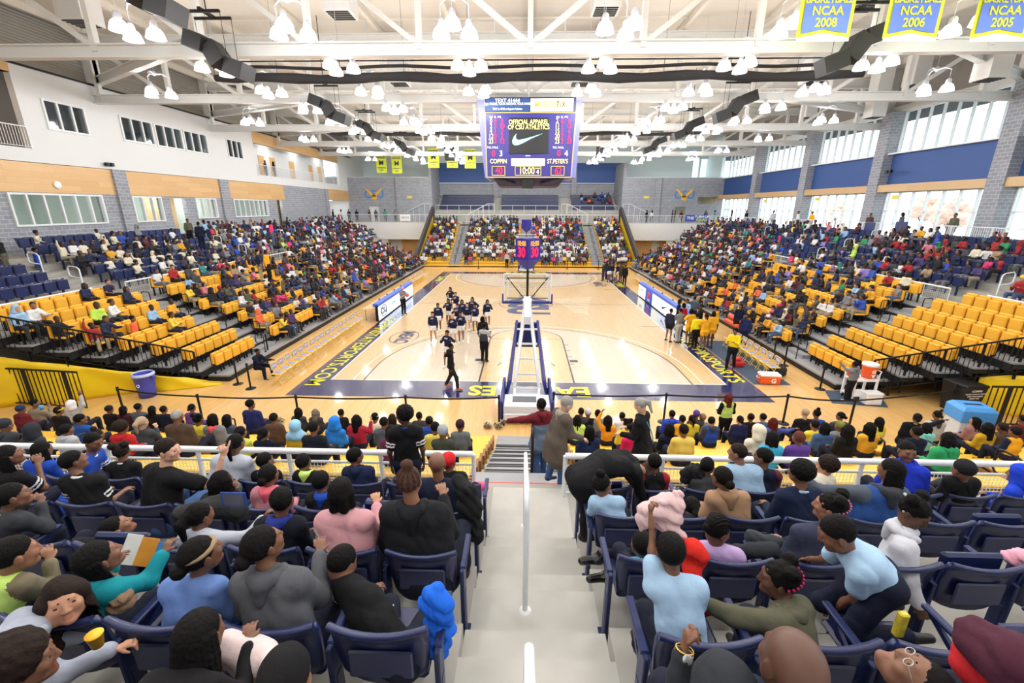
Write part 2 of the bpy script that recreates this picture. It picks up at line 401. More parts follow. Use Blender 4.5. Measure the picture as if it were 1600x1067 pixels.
def shoe_prims(J, s):
    out = []
    for n in 'lr':
        a = J['an'+n]; t = J['to'+n]; d = nrm(t-a)
        out += [rc(a-d*.03*s-V3(0,0,.02*s), t, .043*s, .034*s, k=.02), rc(a, a-V3(0,0,.03*s), .044*s, .044*s, k=.02)]
    return out
def hair_prims(H, R, s, style):
    def p(x, y, z): return H+R@(np.array([x, y, z])*s)
    cap = el(p(0,-.0165,.032), V3(.0815,.0975,.0925)*s, R=R, k=.02)
    face = [el(p(0,.10,-.045), V3(.085,.085,.10)*s, R=R)]
    low = [el(p(0,.045,-.155), V3(.12,.115,.115)*s, R=R)]
    ns = None; pr = [cap]; cut = face+low
    if style == 'short': ns = curls(.0015*s, 160)
    elif style == 'fade': pr = [el(p(0,-.0145,.030), V3(.0785,.0955,.0900)*s, R=R, k=.02)]; ns = curls(.001, 200)
    elif style == 'afro': pr = [el(p(0,-.022,.045), V3(.105,.112,.108)*s, R=R, k=.02)]; ns = curls(.005*s, 95)
    elif style == 'bun': pr += [el(p(0,-.03,.145), V3(.045,.045,.04)*s, R=R, k=.015)]; ns = curls(.003*s, 110)
    elif style == 'lowbun': pr += [el(p(0,-.125,.0), V3(.042,.04,.042)*s, R=R, k=.015)]; ns = curls(.002*s, 110)
    elif style == 'puffs': pr += [el(p(.06,-.05,.11), V3(.045,.045,.045)*s, R=R, k=.01), el(p(-.06,-.05,.11), V3(.045,.045,.045)*s, R=R, k=.01)]; ns = curls(.004*s, 100)
    elif style == 'pony': pr += [rc(p(0,-.1,.06), p(0,-.15,.02), .028*s, .034*s), rc(p(0,-.15,.02), p(0,-.14,-.15), .034*s, .016*s)]; ns = curls(.002*s, 90)
    elif style == 'long':
        pr += [rc(p(x,y,.02), p(x*1.25,y*1.1-.01,-.23), .036*s, .03*s, k=.03) for x, y in ((-.062,-.03),(.062,-.03),(-.03,-.085),(.03,-.085),(0,-.095),(-.07,.015),(.07,.015))]; ns = wrinkle(.003*s, 1, 60)
    elif style == 'bob':
        pr += [rc(p(x,y,.0), p(x*1.1,y,-.1), .036*s, .032*s, k=.03) for x, y in ((-.065,-.02),(.065,-.02),(-.035,-.08),(.035,-.08))]; ns = wrinkle(.003*s, 1, 60)
    elif style == 'braids':
        for i in range(15):
            a = math.pi*(.02+.96*i/14); x = .082*math.cos(a); y = -.015-.085*math.sin(a)
            pr.append(rc(p(x,y,.03), p(x*1.12,y*1.05,-.06-.03*(i % 3)), .012*s, .011*s, k=.008)); pr.append(rc(p(x*1.12,y*1.05,-.06), p(x*1.3+.01*((i % 3)-1),y*1.15,-.21-.02*(i % 4)), .011*s, .007*s, k=.006))
        ns = curls(.002*s, 150)
    elif style == 'corn':
        for i in range(7):
            x = -.063+.021*i; w = math.sqrt(1-(x/.088)**2); q = [p(x*(1-.35*max(0, j-3)/3), -.018+.1*w*math.cos(.75+.36*j), .034+.094*w*math.sin(.75+.36*j)) for j in range(7)]
            for a, b in zip(q[:-1], q[1:]): pr.append(rc(a, b, .0095*s, .0095*s, k=.004))
        pr += [el(p(0,-.118,.02), V3(.03,.028,.03)*s, R=R, k=.01)]
    elif style == 'corntop':
        for i in range(7):
            a0 = math.pi*(i+.5)/7; q = [p(.084*math.cos(a0)*math.cos(t), -.018-.099*math.sin(a0)*math.cos(t), .034+.094*math.sin(t)) for t in (-.45,-.1,.3,.7,1.1,1.4)]
            for a, b in zip(q[:-1], q[1:]): pr.append(rc(a, b, .011*s, .009*s, k=.004))
        pr += [rc(p(0,-.045,.125), p(.005,-.04,.165), .032*s, .03*s), el(p(0,-.045,.17), V3(.043,.036,.03)*s, R=R)]
    elif style in ('beanie', 'cap'): pr = [el(p(0,-.012,.048), V3(.089,.104,.092)*s, R=R, k=.02)]; ns = wrinkle(.0015, 0, 70); cut = [el(p(0,.11,-.075), V3(.11,.1,.11)*s, R=R), el(p(0,0,-.16), V3(.16,.16,.13)*s, R=R)]
    elif style == 'hood': pr = [el(p(0,-.02,.03), V3(.104,.122,.118)*s, R=R, k=.04), rc(p(-.045,-.04,-.09), p(.045,-.04,-.09), .09*s, .09*s, k=.05)]; cut = [el(p(0,.135,-.01), V3(.078,.13,.1)*s, R=R)]; ns = wrinkle(.003, 2, 40)
    elif style == 'hijab': pr = [el(p(0,-.02,.03), V3(.096,.112,.106)*s, R=R, k=.04), rc(p(0,-.03,-.04), p(0,-.03,-.15), .085*s, .12*s, k=.05), rc(p(-.1,-.03,-.19), p(.1,-.03,-.19), .09*s, .09*s, k=.05)]; cut = [el(p(0,.13,0), V3(.065,.11,.085)*s, R=R)]; ns = wrinkle(.005, 2, 45)
    return pr, cut, ns
PHI_A = [math.pi*(.04+.92*((k*8) % 13)/12.5) for k in range(13)]
HAIR_NAME = {'beanie': 'beanie', 'hood': 'hood', 'hijab': 'head_scarf', 'cap': 'cap'}

def person_parts(J, s=1.0, sk='m', hair='short', hairc='black', top=(30,30,40), bot=(30,34,50), shoe=(30,30,32), sleeve='long', legs='long',
                 face=0.0, nod=0.0, tilt=0.0, fat=1.0, q='mid', hands=(.6,.6), hood=None, stripe=None, two=None, vest=None, collar=None, band=None, hs=None,
                 hpoint=None, coat=0.0, glasses=False, skirt=False, palm=None, beads=None, strap=None):
    """returns [(part name, mesh)]; q: 'near' | 'mid' | 'far'"""
    vox = {'near': (.0105,.0052,.0048), 'mid': (.02,.0125,.011), 'far': (.032,.02,.02), 'tiny': (.062,.05,.05)}[q]
    hs = hs or (.93+.07*s if s < 1 else s**.3)
    L = limb_prims(J, s, fat); R = (rotz(math.atan2(J['R'][1], J['R'][0]))@rotz(face)@rotx(nod)@roty(tilt))
    H = J['head']; out = []
    # skin body
    neck = [rc(J['neck']-V3(0,0,.03*s), H+R@V3(0,-.025,-.05)*hs, .05*s*(.5+.5*fat), .046*hs, k=.03)]
    hp = head_prims(H, R, hs, q in ('near', 'mid'))
    sh0 = 0.0
    body = L['torso']+L['arm']+L['fore']+L['leg']+L['shin']
    body = [rc(p[1], p[2], p[3]-.014, p[4]-.012, p[5], p[6], p[7]) for p in L['torso']]+[rc(p[1], p[2], p[3]-.006, p[4]-.004, p[5], p[6]) for p in body[len(L['torso']):]]
    parts = []
    v, f, m = nets(body+neck, vox[0]); parts.append((v, f, m*0))
    v, f, m = nets(hp+neck, vox[1]); parts.append((v, f, m))
    hprs = []
    for i, (n, e) in enumerate((('l',-1), ('r',1))):
        d = nrm(J['wr'+n]-J['el'+n]); pm = (palm[i] if palm and palm[i] is not None else V3(0,-.2,-1)); pm = np.array(pm, float)
        if abs(np.dot(nrm(pm), d)) > .9: pm = -J['R']*e
        if hands[i] is not None and q != 'tiny':
            ps = hand_prims(J['wr'+n], d, pm, -e, s, hands[i], point=(hpoint == n))
            ps.append(rc(J['el'+n]*.3+J['wr'+n]*.7, J['wr'+n], .026*s, .022*s, k=.015)); hprs.append(ps)
    for ps in hprs: v, f, m = nets(ps, vox[2]); parts.append((v, f, m*0))
    sm = skin(SKINS[sk] if isinstance(sk, str) else sk); sc0 = SKINS[sk] if isinstance(sk, str) else sk
    mats = [sm, mat('lips_%d' % sc0[0], (min(255, sc0[0]+14), int(sc0[1]*.86), int(sc0[2]*.9)), .4), sm, mat('eye_white', (215,210,205), .3), mat('eye_iris', (28,18,14), .15)]
    if q == 'near': parts += eye_parts(H, R, hs)
    out.append(('body', np_mesh('body', parts, mats)))
    # hair or head covering
    if hair != 'bald':
        pr, cut, ns = hair_prims(H, R, hs, hair); v, f, m = nets(pr, vox[1], cut, noise=ns)
        hc = HAIRS[hairc] if isinstance(hairc, str) else hairc
        hm = mat('hair_%d_%d_%d' % tuple(hc), hc, .75, noise=.35, scale=60, bump=.6, spec=.15) if hair not in HAIR_NAME else cloth(hc)
        out.append((HAIR_NAME.get(hair, 'hair'), np_mesh('hair', [(v, f, m*0)], [hm])))
        if q == 'near' and hair not in HAIR_NAME:
            pp = []
            for e in (-1, 1):
                a = H+R@V3(e*.018,.0865,.026)*hs; b = H+R@V3(e*.044,.074,.028)*hs; v, f, m = nets([rc(a, b, .0045, .003, k=.003)], .003); pp.append((v, f, m*0))
            out.append(('eyebrows', np_mesh('eyebrows', pp, [hm])))
    if band: 
        v, f, m = nets([el(H+R@V3(0,-.008,.045)*hs, V3(.088,.103,.03)*hs, R=R)], vox[1], [el(H+R@V3(0,-.01,.035)*hs, V3(.0,.0,.0)*hs+.001, R=R)]); out.append(('headband', np_mesh('headband', [(v, f, m*0)], [cloth(band)])))
    if beads:
        pp = []
        for i in range(26):
            a = PHI_A[i % 13]; t_ = -.35+1.3*((i*5) % 13)/13; d = R@V3(.087*math.cos(a)*math.cos(t_), -.018-.104*abs(math.sin(a))*math.cos(t_), .032+.1*math.sin(t_))*hs
            v, f, m = nets([el(H+d, V3(.009,.009,.009), k=.001)], .005); pp.append((v, f, m*0))
        out.append(('hair_beads', np_mesh('hair_beads', pp, [mat('beads_%d_%d' % tuple(beads[:2]), beads, .3)])))
    # top
    tp = list(L['torso'])
    if coat:                                    # a long coat or skirt of the top over hips and thighs
        tp += [rc(J['hip']+nrm(J['R'])*e*.06*s, J['hip']+nrm(J['R'])*e*.09*s-V3(0,0,coat*s), .12*s*fat, .135*s*fat, k=.05) for e in (-1, 1)]
    tp += [rc(p[1], p[1]+(p[2]-p[1])*(1.0 if sleeve == 'long' else .62), p[3]+.006, p[4]+(.008 if sleeve == 'long' else .016), 1, .04) for p in (L['arm'] if sleeve != 'none' else [])]
    if sleeve == 'long': tp += [rc(p[1], p[1]+(p[2]-p[1])*.9, p[3]+.004, p[4]+.008, 2, .03) for p in L['fore']]
    infl = .014 if coat or hood else .009
    v, f, m = nets(tp, vox[0], noise=wrinkle(.0055 if q == 'near' else .004, rnd.random()*6), infl=infl)
    mi = np.zeros(len(f), int); ms = [cloth(top)]; cen = v[f].mean(1)
    if two is not None:                         # second colour below a height on the chest
        ms.append(cloth(two[0])); up = nrm(J['neck']-J['hip']); mi[((cen-J['hip'])@up < two[1]*s) & ((m == 0) | bool(len(two) > 2 and two[2]))] = 1
    if vest is not None: ms.append(cloth(vest)); mi[m == 0] = len(ms)-1
    if stripe is not None:
        ms.append(cloth(stripe))
        for n in 'lr':
            a = J['sh'+n]; d = J['el'+n]-a; t = ((cen-a)@d)/(d@d); lim = .62
            near = (np.linalg.norm(cen-a-np.clip(t, 0, 1)[:, None]*d, axis=1) < .085*s)
            mi[(m == 1) & near & (((t > lim-.19) & (t < lim-.11)) | ((t > lim-.04) & (t < lim+.04)))] = len(ms)-1
    out.append(('top', np_mesh('top', [(v, f, mi)], ms)))
    rt = nrm(J['R']); fw = np.cross(V3(0,0,1), rt)
    if hood is not None and hair != 'hood':
        N = J['neck']+V3(0,0,.015*s); hpz = []
        pts = [N+rt*x*s+fw*y*s+V3(0,0,z*s) for x, y, z in ((-.055,.06,-.01),(-.085,.0,.015),(-.06,-.06,.02),(0,-.085,.015),(.06,-.06,.02),(.085,.0,.015),(.055,.06,-.01))]
        for a, b in zip(pts[:-1], pts[1:]): hpz.append(rc(a, b, .03*s, .03*s, k=.03))
        hpz.append(rc(N+fw*-.09*s, N+fw*-.115*s-V3(0,0,.1*s), .055*s, .03*s, k=.05))
        v, f, m = nets(hpz, max(vox[0]*.9, .009), noise=wrinkle(.003, 1, 40)); out.append(('hood', np_mesh('hood', [(v, f, m*0)], [cloth(hood)])))
    if collar is not None:
        N = J['neck']+V3(0,0,.005*s); cp = []
        ring = [N+rt*math.cos(a)*.06*s*(.6+.4*fat)+fw*math.sin(a)*.055*s+V3(0,0,.012*s-.018*s*math.sin(a)) for a in np.linspace(0, 2*math.pi, 13)]
        for a, b in zip(ring[:-1], ring[1:]): cp.append(rc(a, b, .0125*s, .0125*s, k=.01))
        v, f, m = nets(cp, .007 if q == 'near' else .011); out.append(('collar', np_mesh('collar', [(v, f, m*0)], [cloth(collar)])))
    if strap is not None:
        a = J['shl']+V3(0,0,.05*s); b = J['hip']+rt*.13*s; cp = []
        for sg in (-1,):
            pts = [a+(b-a)*t+fw*sg*(.13+.03*math.sin(math.pi*t))*s*fat for t in np.linspace(0, 1, 7)]
            for p0, p1 in zip(pts[:-1], pts[1:]): cp.append(rc(p0, p1, .009, .009, k=.005))
        v, f, m = nets(cp, .006); out.append(('bag_strap', np_mesh('bag_strap', [(v, f, m*0)], [cloth(strap)])))
    # trousers / shorts
    hipp = [rc(J['hip']-rt*.065*s, J['hip']+rt*.065*s, .115*s*fat, .115*s*fat, k=.05)]
    if legs == 'long': lp = hipp+L['leg']+[rc(p[1], p[1]+(p[2]-p[1])*.93, p[3]+.008, p[4]+.012, 0, .03) for p in L['shin']]
    else: lp = hipp+[rc(p[1], p[1]+(p[2]-p[1])*(.3 if legs == 'short' else .9), p[3]+.006, p[3]*.95+.004, 0, .04) for p in L['leg']]
    v, f, m = nets(lp, vox[0], noise=wrinkle(.005, 3), infl=.008)
    out.append(('trousers' if legs == 'long' else 'shorts', np_mesh('trousers', [(v, f, m*0)], [cloth(bot)])))
    shm = mat('shoe_%d_%d_%d' % tuple(shoe), shoe, .5); sp = shoe_prims(J, s)
    for k in (0, 2):
        v, f, m = nets(sp[k:k+2], max(vox[0]*.8, .01)); out.append(('shoe', np_mesh('shoe', [(v, f, m*0)], [shm])))
    if glasses:
        mb = MB()
        for e in (-1, 1):
            c = H+R@V3(e*.031,.092,.004)*hs; x = R@V3(1,0,0); z = R@V3(0,0,1)
            mb.tube([c+x*.02*math.cos(a)*hs+z*.015*math.sin(a)*hs for a in np.linspace(0, 2*math.pi, 13)[:-1]], .0018, 6, closed=True)
            mb.tube([c+x*e*.02*hs, H+R@V3(e*.08,-.01,.006)*hs], .0016, 6)
        mb.tube([H+R@V3(-.011,.094,.006)*hs, H+R@V3(.011,.094,.006)*hs], .0016, 6)
        out.append(('glasses', mb.mesh('glasses', mat('glasses_frame', (190,185,175) if glasses == 'light' else (25,22,24), .3, .6))))
    return out
def put_person(parts, loc, rz, label, group=None):
    root = empty('person', loc, rz); tag(root, label, 'person', group)
    for nm, me in parts:
        mobj(nm, me, root)
    return root
# ================================================================ the hall: floor, walls, roof
wall_h = 15.9
M_cmu = mat('concrete_block', (150,152,158), .9, noise=.1, scale=3)
def brick_nodes(m, c1, c2, mortar, bw=.4, bh=.2, axis='y'):
    nt, N, Lk = nodes(m); b = N['Principled BSDF']; tc = N['Texture Coordinate']; sp = N.new('ShaderNodeSeparateXYZ'); cb = N.new('ShaderNodeCombineXYZ')
    ad = N.new('ShaderNodeMath'); ad.operation = 'ADD'
    Lk.new(tc.outputs['Object'], sp.inputs[0]); Lk.new(sp.outputs['X'], ad.inputs[0]); Lk.new(sp.outputs['Y'], ad.inputs[1])
    Lk.new(ad.outputs[0], cb.inputs['X']); Lk.new(sp.outputs['Z'], cb.inputs['Y'])
    br = N.new('ShaderNodeTexBrick'); br.inputs['Scale'].default_value = 1; br.inputs['Brick Width'].default_value = bw; br.inputs['Row Height'].default_value = bh
    br.inputs['Mortar Size'].default_value = .012; br.inputs['Color1'].default_value = (*lin(c1), 1); br.inputs['Color2'].default_value = (*lin(c2), 1); br.inputs['Mortar'].default_value = (*lin(mortar), 1)
    Lk.new(cb.outputs[0], br.inputs['Vector']); Lk.new(br.outputs['Color'], b.inputs['Base Color'])
    bp = N.new('ShaderNodeBump'); bp.inputs['Strength'].default_value = .4; bp.inputs['Distance'].default_value = .01; bp.invert = True
    Lk.new(br.outputs['Fac'], bp.inputs['Height']); Lk.new(bp.outputs[0], b.inputs['Normal'])
brick_nodes(M_cmu, (136,140,150), (152,155,163), (188,190,196))
def wood(name, c1, c2, pw, pl, rough, coat, axis):
    m = mat(name, c1, rough, coat=coat); nt, N, Lk = nodes(m); b = N['Principled BSDF']; tc = N['Texture Coordinate']
    sp = N.new('ShaderNodeSeparateXYZ'); cb = N.new('ShaderNodeCombineXYZ'); Lk.new(tc.outputs['Object'], sp.inputs[0])
    a, c = {'floor': ('Y','X'), 'wall': ('Y','Z'), 'xwall': ('X','Z')}[axis]; Lk.new(sp.outputs[a], cb.inputs['X']); Lk.new(sp.outputs[c], cb.inputs['Y'])
    br = N.new('ShaderNodeTexBrick'); br.inputs['Scale'].default_value = 1; br.inputs['Brick Width'].default_value = pl; br.inputs['Row Height'].default_value = pw
    br.inputs['Mortar Size'].default_value = .0015 if axis == 'floor' else .003; br.inputs['Color1'].default_value = (*lin(c1), 1); br.inputs['Color2'].default_value = (*lin(c2), 1)
    br.inputs['Mortar'].default_value = (*lin([x*.82 for x in c1]), 1); Lk.new(cb.outputs[0], br.inputs['Vector'])
    nz = N.new('ShaderNodeTexNoise'); nz.inputs['Scale'].default_value = 3; mp = N.new('ShaderNodeMapping'); mp.inputs['Scale'].default_value = (1,14,1)
    Lk.new(cb.outputs[0], mp.inputs[0]); Lk.new(mp.outputs[0], nz.inputs['Vector'])
    mx = N.new('ShaderNodeMixRGB'); mx.blend_type = 'MULTIPLY'; mx.inputs[0].default_value = .25; Lk.new(br.outputs['Color'], mx.inputs[1]); Lk.new(nz.outputs['Color'], mx.inputs[2])
    Lk.new(mx.outputs[0], b.inputs['Base Color']); return m
M_floor = wood('maple_apron', (238,192,122), (228,180,108), .07, 1.6, .36, .45, 'floor')
M_court = wood('maple_court', (232,198,146), (223,187,133), .07, 1.6, .34, .5, 'floor')
M_three = wood('maple_pale', (224,208,184), (218,201,176), .07, 1.6, .34, .5, 'floor')
M_navy = mat('navy_court_paint', (34,36,92), .22, coat=1.0, noise=.08, scale=1)
M_yel = mat('yellow_court_paint', (236,226,20), .3, coat=.3)
M_blk = mat('black_line_paint', (26,28,52), .3); M_wht = mat('white_line_paint', (246,246,244), .3)
M_white = mat('white_plaster', (220,222,223), .8, noise=.02); M_cool = mat('teal_lit_plaster', (228,243,245), .8, noise=.02)  # M_cool is white plaster with teal window light put into its colour
M_panel = wood('maple_panel', (232,190,134), (222,176,118), .3, 2.4, .45, .1, 'wall')
M_steel = mat('painted_steel', (224,224,222), .5, noise=.03); M_deck = mat('cream_roof_deck', (222,215,204), .8, noise=.03)
M_conc = mat('concrete_tread', (166,164,158), .85, noise=.16, scale=2.2, bump=.1)
M_frame = mat('window_frame_white', (225,228,230), .45)
M_black = mat('black_metal', (24,24,26), .45, .3, noise=.1); M_rail = mat('white_rail_paint', (232,234,238), .35)
M_blue = mat('blue_wall_panel', (52,84,146), .6, noise=.04, scale=.6)
def glass(name, tint=(1,1,1), refl=.08):
    m = bpy.data.materials.new(name); m.use_nodes = True; nt, N, Lk = nodes(m); N.remove(N['Principled BSDF'])
    t = N.new('ShaderNodeBsdfTransparent'); t.inputs[0].default_value = (*tint, 1); g = N.new('ShaderNodeBsdfGlossy'); g.inputs['Roughness'].default_value = .05
    lw = N.new('ShaderNodeLayerWeight'); lw.inputs[0].default_value = .15; fr = N.new('ShaderNodeMath'); fr.operation = 'MULTIPLY'; fr.inputs[1].default_value = .35; mx = N.new('ShaderNodeMixShader')
    Lk.new(lw.outputs['Facing'], fr.inputs[0]); Lk.new(fr.outputs[0], mx.inputs[0]); Lk.new(t.outputs[0], mx.inputs[1]); Lk.new(g.outputs[0], mx.inputs[2]); Lk.new(mx.outputs[0], N['Material Output'].inputs[0]); return m
M_glass = glass('clear_glass', (.93,.96,.95)); M_glassd = glass('dim_glass', (.62,.66,.68))

def cells(lo, hi, holes, add):
    """tile the rectangle lo..hi (2d) leaving holes [(a0,b0,a1,b1)] open; add(a0,b0,a1,b1) makes each piece"""
    A = sorted({lo[0], hi[0], *[h[0] for h in holes], *[h[2] for h in holes]}); A = [a for a in A if lo[0] <= a <= hi[0]]
    for a0, a1 in zip(A[:-1], A[1:]):
        am = (a0+a1)/2; hs = sorted([(max(h[1], lo[1]), min(h[3], hi[1])) for h in holes if h[0] < am < h[2]]); z = lo[1]
        for b0, b1 in hs:
            if b0 > z: add(a0, z, a1, b0)
            z = max(z, b1)
        if z < hi[1]: add(a0, z, a1, hi[1])
def wall_x(name, x0, x1, lo, hi, holes, m):
    mb = MB(); cells(lo, hi, holes, lambda a0,b0,a1,b1: mb.box((x0,a0,b0), (x1,a1,b1))); return struct(mb.build(name, m))
def wall_y(name, y0, y1, lo, hi, holes, m):
    mb = MB(); cells(lo, hi, holes, lambda a0,b0,a1,b1: mb.box((a0,y0,b0), (a1,y1,b1))); return struct(mb.build(name, m))

XL, XR, YF = -25.0, 27.0, 66.0
# floor
struct(MB().box((XL-6,-4,-.3), (XR+1.5,80,0)).build('floor', M_floor))
def flat(name, poly, z, m, parent=None):
    mb = MB(); mb.add([(x,y,z) for x,y in poly], [tuple(range(len(poly)))]); return struct(mb.build(name, m, parent))
def strip(pts, w, z, mb, closed=False):
    n = len(pts); L = []; R = []
    for i, p in enumerate(pts):
        a = pts[(i-1) % n] if (closed or i > 0) else p; b = pts[(i+1) % n] if (closed or i < n-1) else p
        d = Vector((b[0]-a[0], b[1]-a[1])).normalized(); nn = Vector((-d.y, d.x))*w/2; L.append((p[0]+nn.x, p[1]+nn.y, z)); R.append((p[0]-nn.x, p[1]-nn.y, z))
    fs = [(i, (i+1) % n, n+(i+1) % n, n+i) for i in range(n if closed else n-1)]; mb.add(R+L, fs)
Y0, Y1, HW = 15.665, 44.315, 7.62; YC = (Y0+Y1)/2
def arc(cx, cy, r, a0, a1, n=40): return [(cx+r*math.cos(math.radians(a0+(a1-a0)*i/n)), cy+r*math.sin(math.radians(a0+(a1-a0)*i/n))) for i in range(n+1)]
flat('floor_court', [(-HW,Y0),(HW,Y0),(HW,Y1),(-HW,Y1)], .003, M_court)
mb = MB(); BW = 1.0
for q in ([(-HW-BW,14.15),(HW+BW,14.15),(HW+BW,Y0),(-HW-BW,Y0)], [(-HW-BW,Y1),(HW+BW,Y1),(HW+BW,45.65),(-HW-BW,45.65)], [(-HW-BW,Y0),(-HW,Y0),(-HW,Y1),(-HW-BW,Y1)], [(HW,Y0),(HW+BW,Y0),(HW+BW,Y1),(HW,Y1)]):
    mb.add([(x,y,.004) for x,y in q], [(0,1,2,3)])
struct(mb.build('floor_border', M_navy))
mk = MB(); mw = MB()
for sgn, yb in ((1, Y0), (-1, Y1)):
    cy = yb+sgn*1.6; a = arc(0, cy, 6.32, 0, 180*sgn)
    ring = [(6.32,yb)]+a+[(-6.32,yb)]
    lane = [(-1.83,yb), (-1.83,yb+sgn*5.79)]; top = arc(0, yb+sgn*5.79, 1.83, 180*sgn, 0, 20); lane_all = [(-1.83,yb)]+top+[(1.83,yb)]
    poly = ring+lane_all
    flat('floor_three_point_zone', [(x,y) for x,y in ([(6.32,yb)]+a+[(-6.32,yb)])][::sgn], .005, M_three)
    flat('floor_lane', lane_all[::-sgn], .007, M_court)
    strip(ring, .05, .009, mk); strip([(6.75,yb)]+arc(0, cy, 6.75, 0, 180*sgn)+[(-6.75,yb)], .05, .009, mw)
    strip(lane_all, .06, .009, mk); strip([(-1.83,yb+sgn*5.79),(1.83,yb+sgn*5.79)], .05, .0095, mk)
    strip(arc(0, cy, 1.22, 10*sgn, 170*sgn, 20), .05, .0095, mk)
    for e in (-1, 1):
        for d in (2.1, 3.05, 3.95, 4.85): mk.box((e*1.86 if e > 0 else -2.06, yb+sgn*d-.03, .008), (2.06 if e > 0 else -1.86, yb+sgn*d+.03, .0095))
        mk.box((e*1.9 if e > 0 else -2.25, yb+sgn*2.5-.15, .008), (2.25 if e > 0 else -1.9, yb+sgn*2.5+.15, .0095))
strip([(-HW,YC),(HW,YC)], .05, .009, mk); strip(arc(0, YC, 1.83, 0, 360, 48)[:-1], .05, .009, mk, True)
for e in (-1, 1): strip([(e*(HW-.03),Y0),(e*(HW-.03),Y1)], .05, .009, mw)
for yy in (Y0+.03, Y1-.03): strip([(-HW,yy),(HW,yy)], .05, .009, mw)
for yy in (24.2, 35.8): mk.box((6.5,yy-.03,.008), (HW,yy+.03,.0095))
struct(mk.build('floor_black_lines', M_blk)); struct(mw.build('floor_white_lines', M_wht))
dn, rt_ = (0,-1,0), (1,0,0)
def paint(txt, size, m, x, y, xd, yd, bold=.02, sx=1.0): return struct(text('floor_lettering', txt, size, m, (x,y,.010), xd, yd, ext=.0005, bold=bold, sx=sx))
[paint(t_, 1.2, M_yel, float(W(u_, 607, 'z', 0)[0]), 14.86, (-1,0,0), (0,-1,0), .03, .92) for t_, u_ in (('EA',894),('GL',822),('ES',755))]; paint('EAGLES', 1.25, M_yel, 0, 45.0, (1,0,0), (0,1,0), .03)
paint('COPPINSTATESPORTS.COM', .85, M_yel, -8.12, 20.3, dn, rt_, .01); paint('COPPINSPORTS', .85, M_yel, 8.12, 18.9, dn, rt_, .015)
paint('COPPIN', .85, M_yel, -8.12, 41.0, dn, rt_); paint('COPPIN', .85, M_yel, 8.12, 38.6, dn, rt_)
M_nv2 = mat('navy_logo_paint', (34,46,104), .3, coat=.3)
paint('CSU', 3.6, M_nv2, 0, YC-.6, dn, rt_, .045, .75)
mb = MB()                                   # pale spread wings beside the centre logo
for e in (-1, 1):
    for i in range(10): strip([(e*(2.0+.12*i), YC+1.4-.42*i), (e*(3.4+.05*i), YC+1.9-.5*i), (e*(4.9-.12*i), YC+2.6-.62*i)], .16, .0105, mb)
struct(mb.build('floor_wing_motif', mat('pale_wing_paint', (238,222,194), .35, coat=.3)))
mb = MB(); strip([(x*1.0, y) for x, y in [(-6.3+.7*math.cos(t), 21.6+1.15*math.sin(t)) for t in np.linspace(0, 2*math.pi, 40)[:-1]]], .05, .009, mb, True); struct(mb.build('floor_oval_line', M_nv2))
paint('MEAC', .95, M_nv2, -6.3, 21.6, dn, rt_, .04, .8)
mb = MB(); strip([(6.3+.7*math.cos(t), 38.5+1.15*math.sin(t)) for t in np.linspace(0, 2*math.pi, 40)[:-1]], .05, .009, mb, True); struct(mb.build('floor_oval_line', M_nv2))
paint('MEAC', .95, M_nv2, 6.3, 38.5, dn, rt_, .04, .8)

# left wall -------------------------------------------------------
win = [(21.4,5.45,26.35,7.06), (28.35,5.45,30.7,7.06), (33.9,5.55,36.2,7.06), (38.4,5.55,43.5,7.06), (12.5,5.45,18.5,7.06)]
doors = [(31.5,4.3,33.0,7.0), (45.3,4.3,46.35,7.1)]
wall_x('wall_left', XL-.3, XL, (-4,0), (57.3,7.1), win+doors, M_cmu)
wall_x('wall_left', XL-.3, XL, (46.9,7.1), (57.3,8.55), [], M_cmu)
for a, b in ((-4,27.35), (28.25,36.92), (38.0,46.9)): struct(MB().box((XL-.3,a,7.1), (XL+.03,b,8.52)).build('wall_left_panel', M_panel))
struct(MB().box((XL-.3,57.3,7.25), (XL+.03,YF+1,8.6)).build('wall_left_panel', M_panel))
for a, b in ((27.35,28.25), (36.92,38.0), (56.5,57.3), (17.6,18.5)): struct(MB().box((XL-.3,a,0), (XL+.16,b,8.55)).build('wall_left_pier', M_cmu))
up = [(24.3,10.24,26.6,11.72), (28.8,10.3,36.5,11.76), (38.8,10.36,40.85,11.85), (42.7,9.25,61.5,12.05), (8,9.2,23.2,12.6)]
wall_x('wall_left_upper', XL-.3, XL+.02, (-4,8.55), (YF+1,13.0), up, M_white)
struct(MB().box((XL-.3,42.7,12.0), (XL+.05,61.5,12.98)).build('wall_left_wood_fascia', M_panel)); struct(MB().box((XL-.3,-4,12.6), (XL+.05,23.2,12.98)).build('wall_left_wood_fascia', M_panel))
struct(MB().box((XL-.05,-4,13.0), (XL+.12,YF,13.09)).build('trim_1', M_black))
M_corr = mat('grey_corrugated_siding', (150,147,140), .6); nt, N, Lk = nodes(M_corr); wv = N.new('ShaderNodeTexWave'); wv.bands_direction = 'Z'; wv.inputs['Scale'].default_value = 2.2; bp = N.new('ShaderNodeBump'); bp.inputs['Strength'].default_value = .8; bp.inputs['Distance'].default_value = .05
Lk.new(N['Texture Coordinate'].outputs['Object'], wv.inputs[0]); Lk.new(wv.outputs['Fac'], bp.inputs['Height']); Lk.new(bp.outputs[0], N['Principled BSDF'].inputs['Normal'])
struct(MB().box((XL-.3,-4,13.09), (XL,YF,wall_h)).build('wall_left_siding', M_corr))
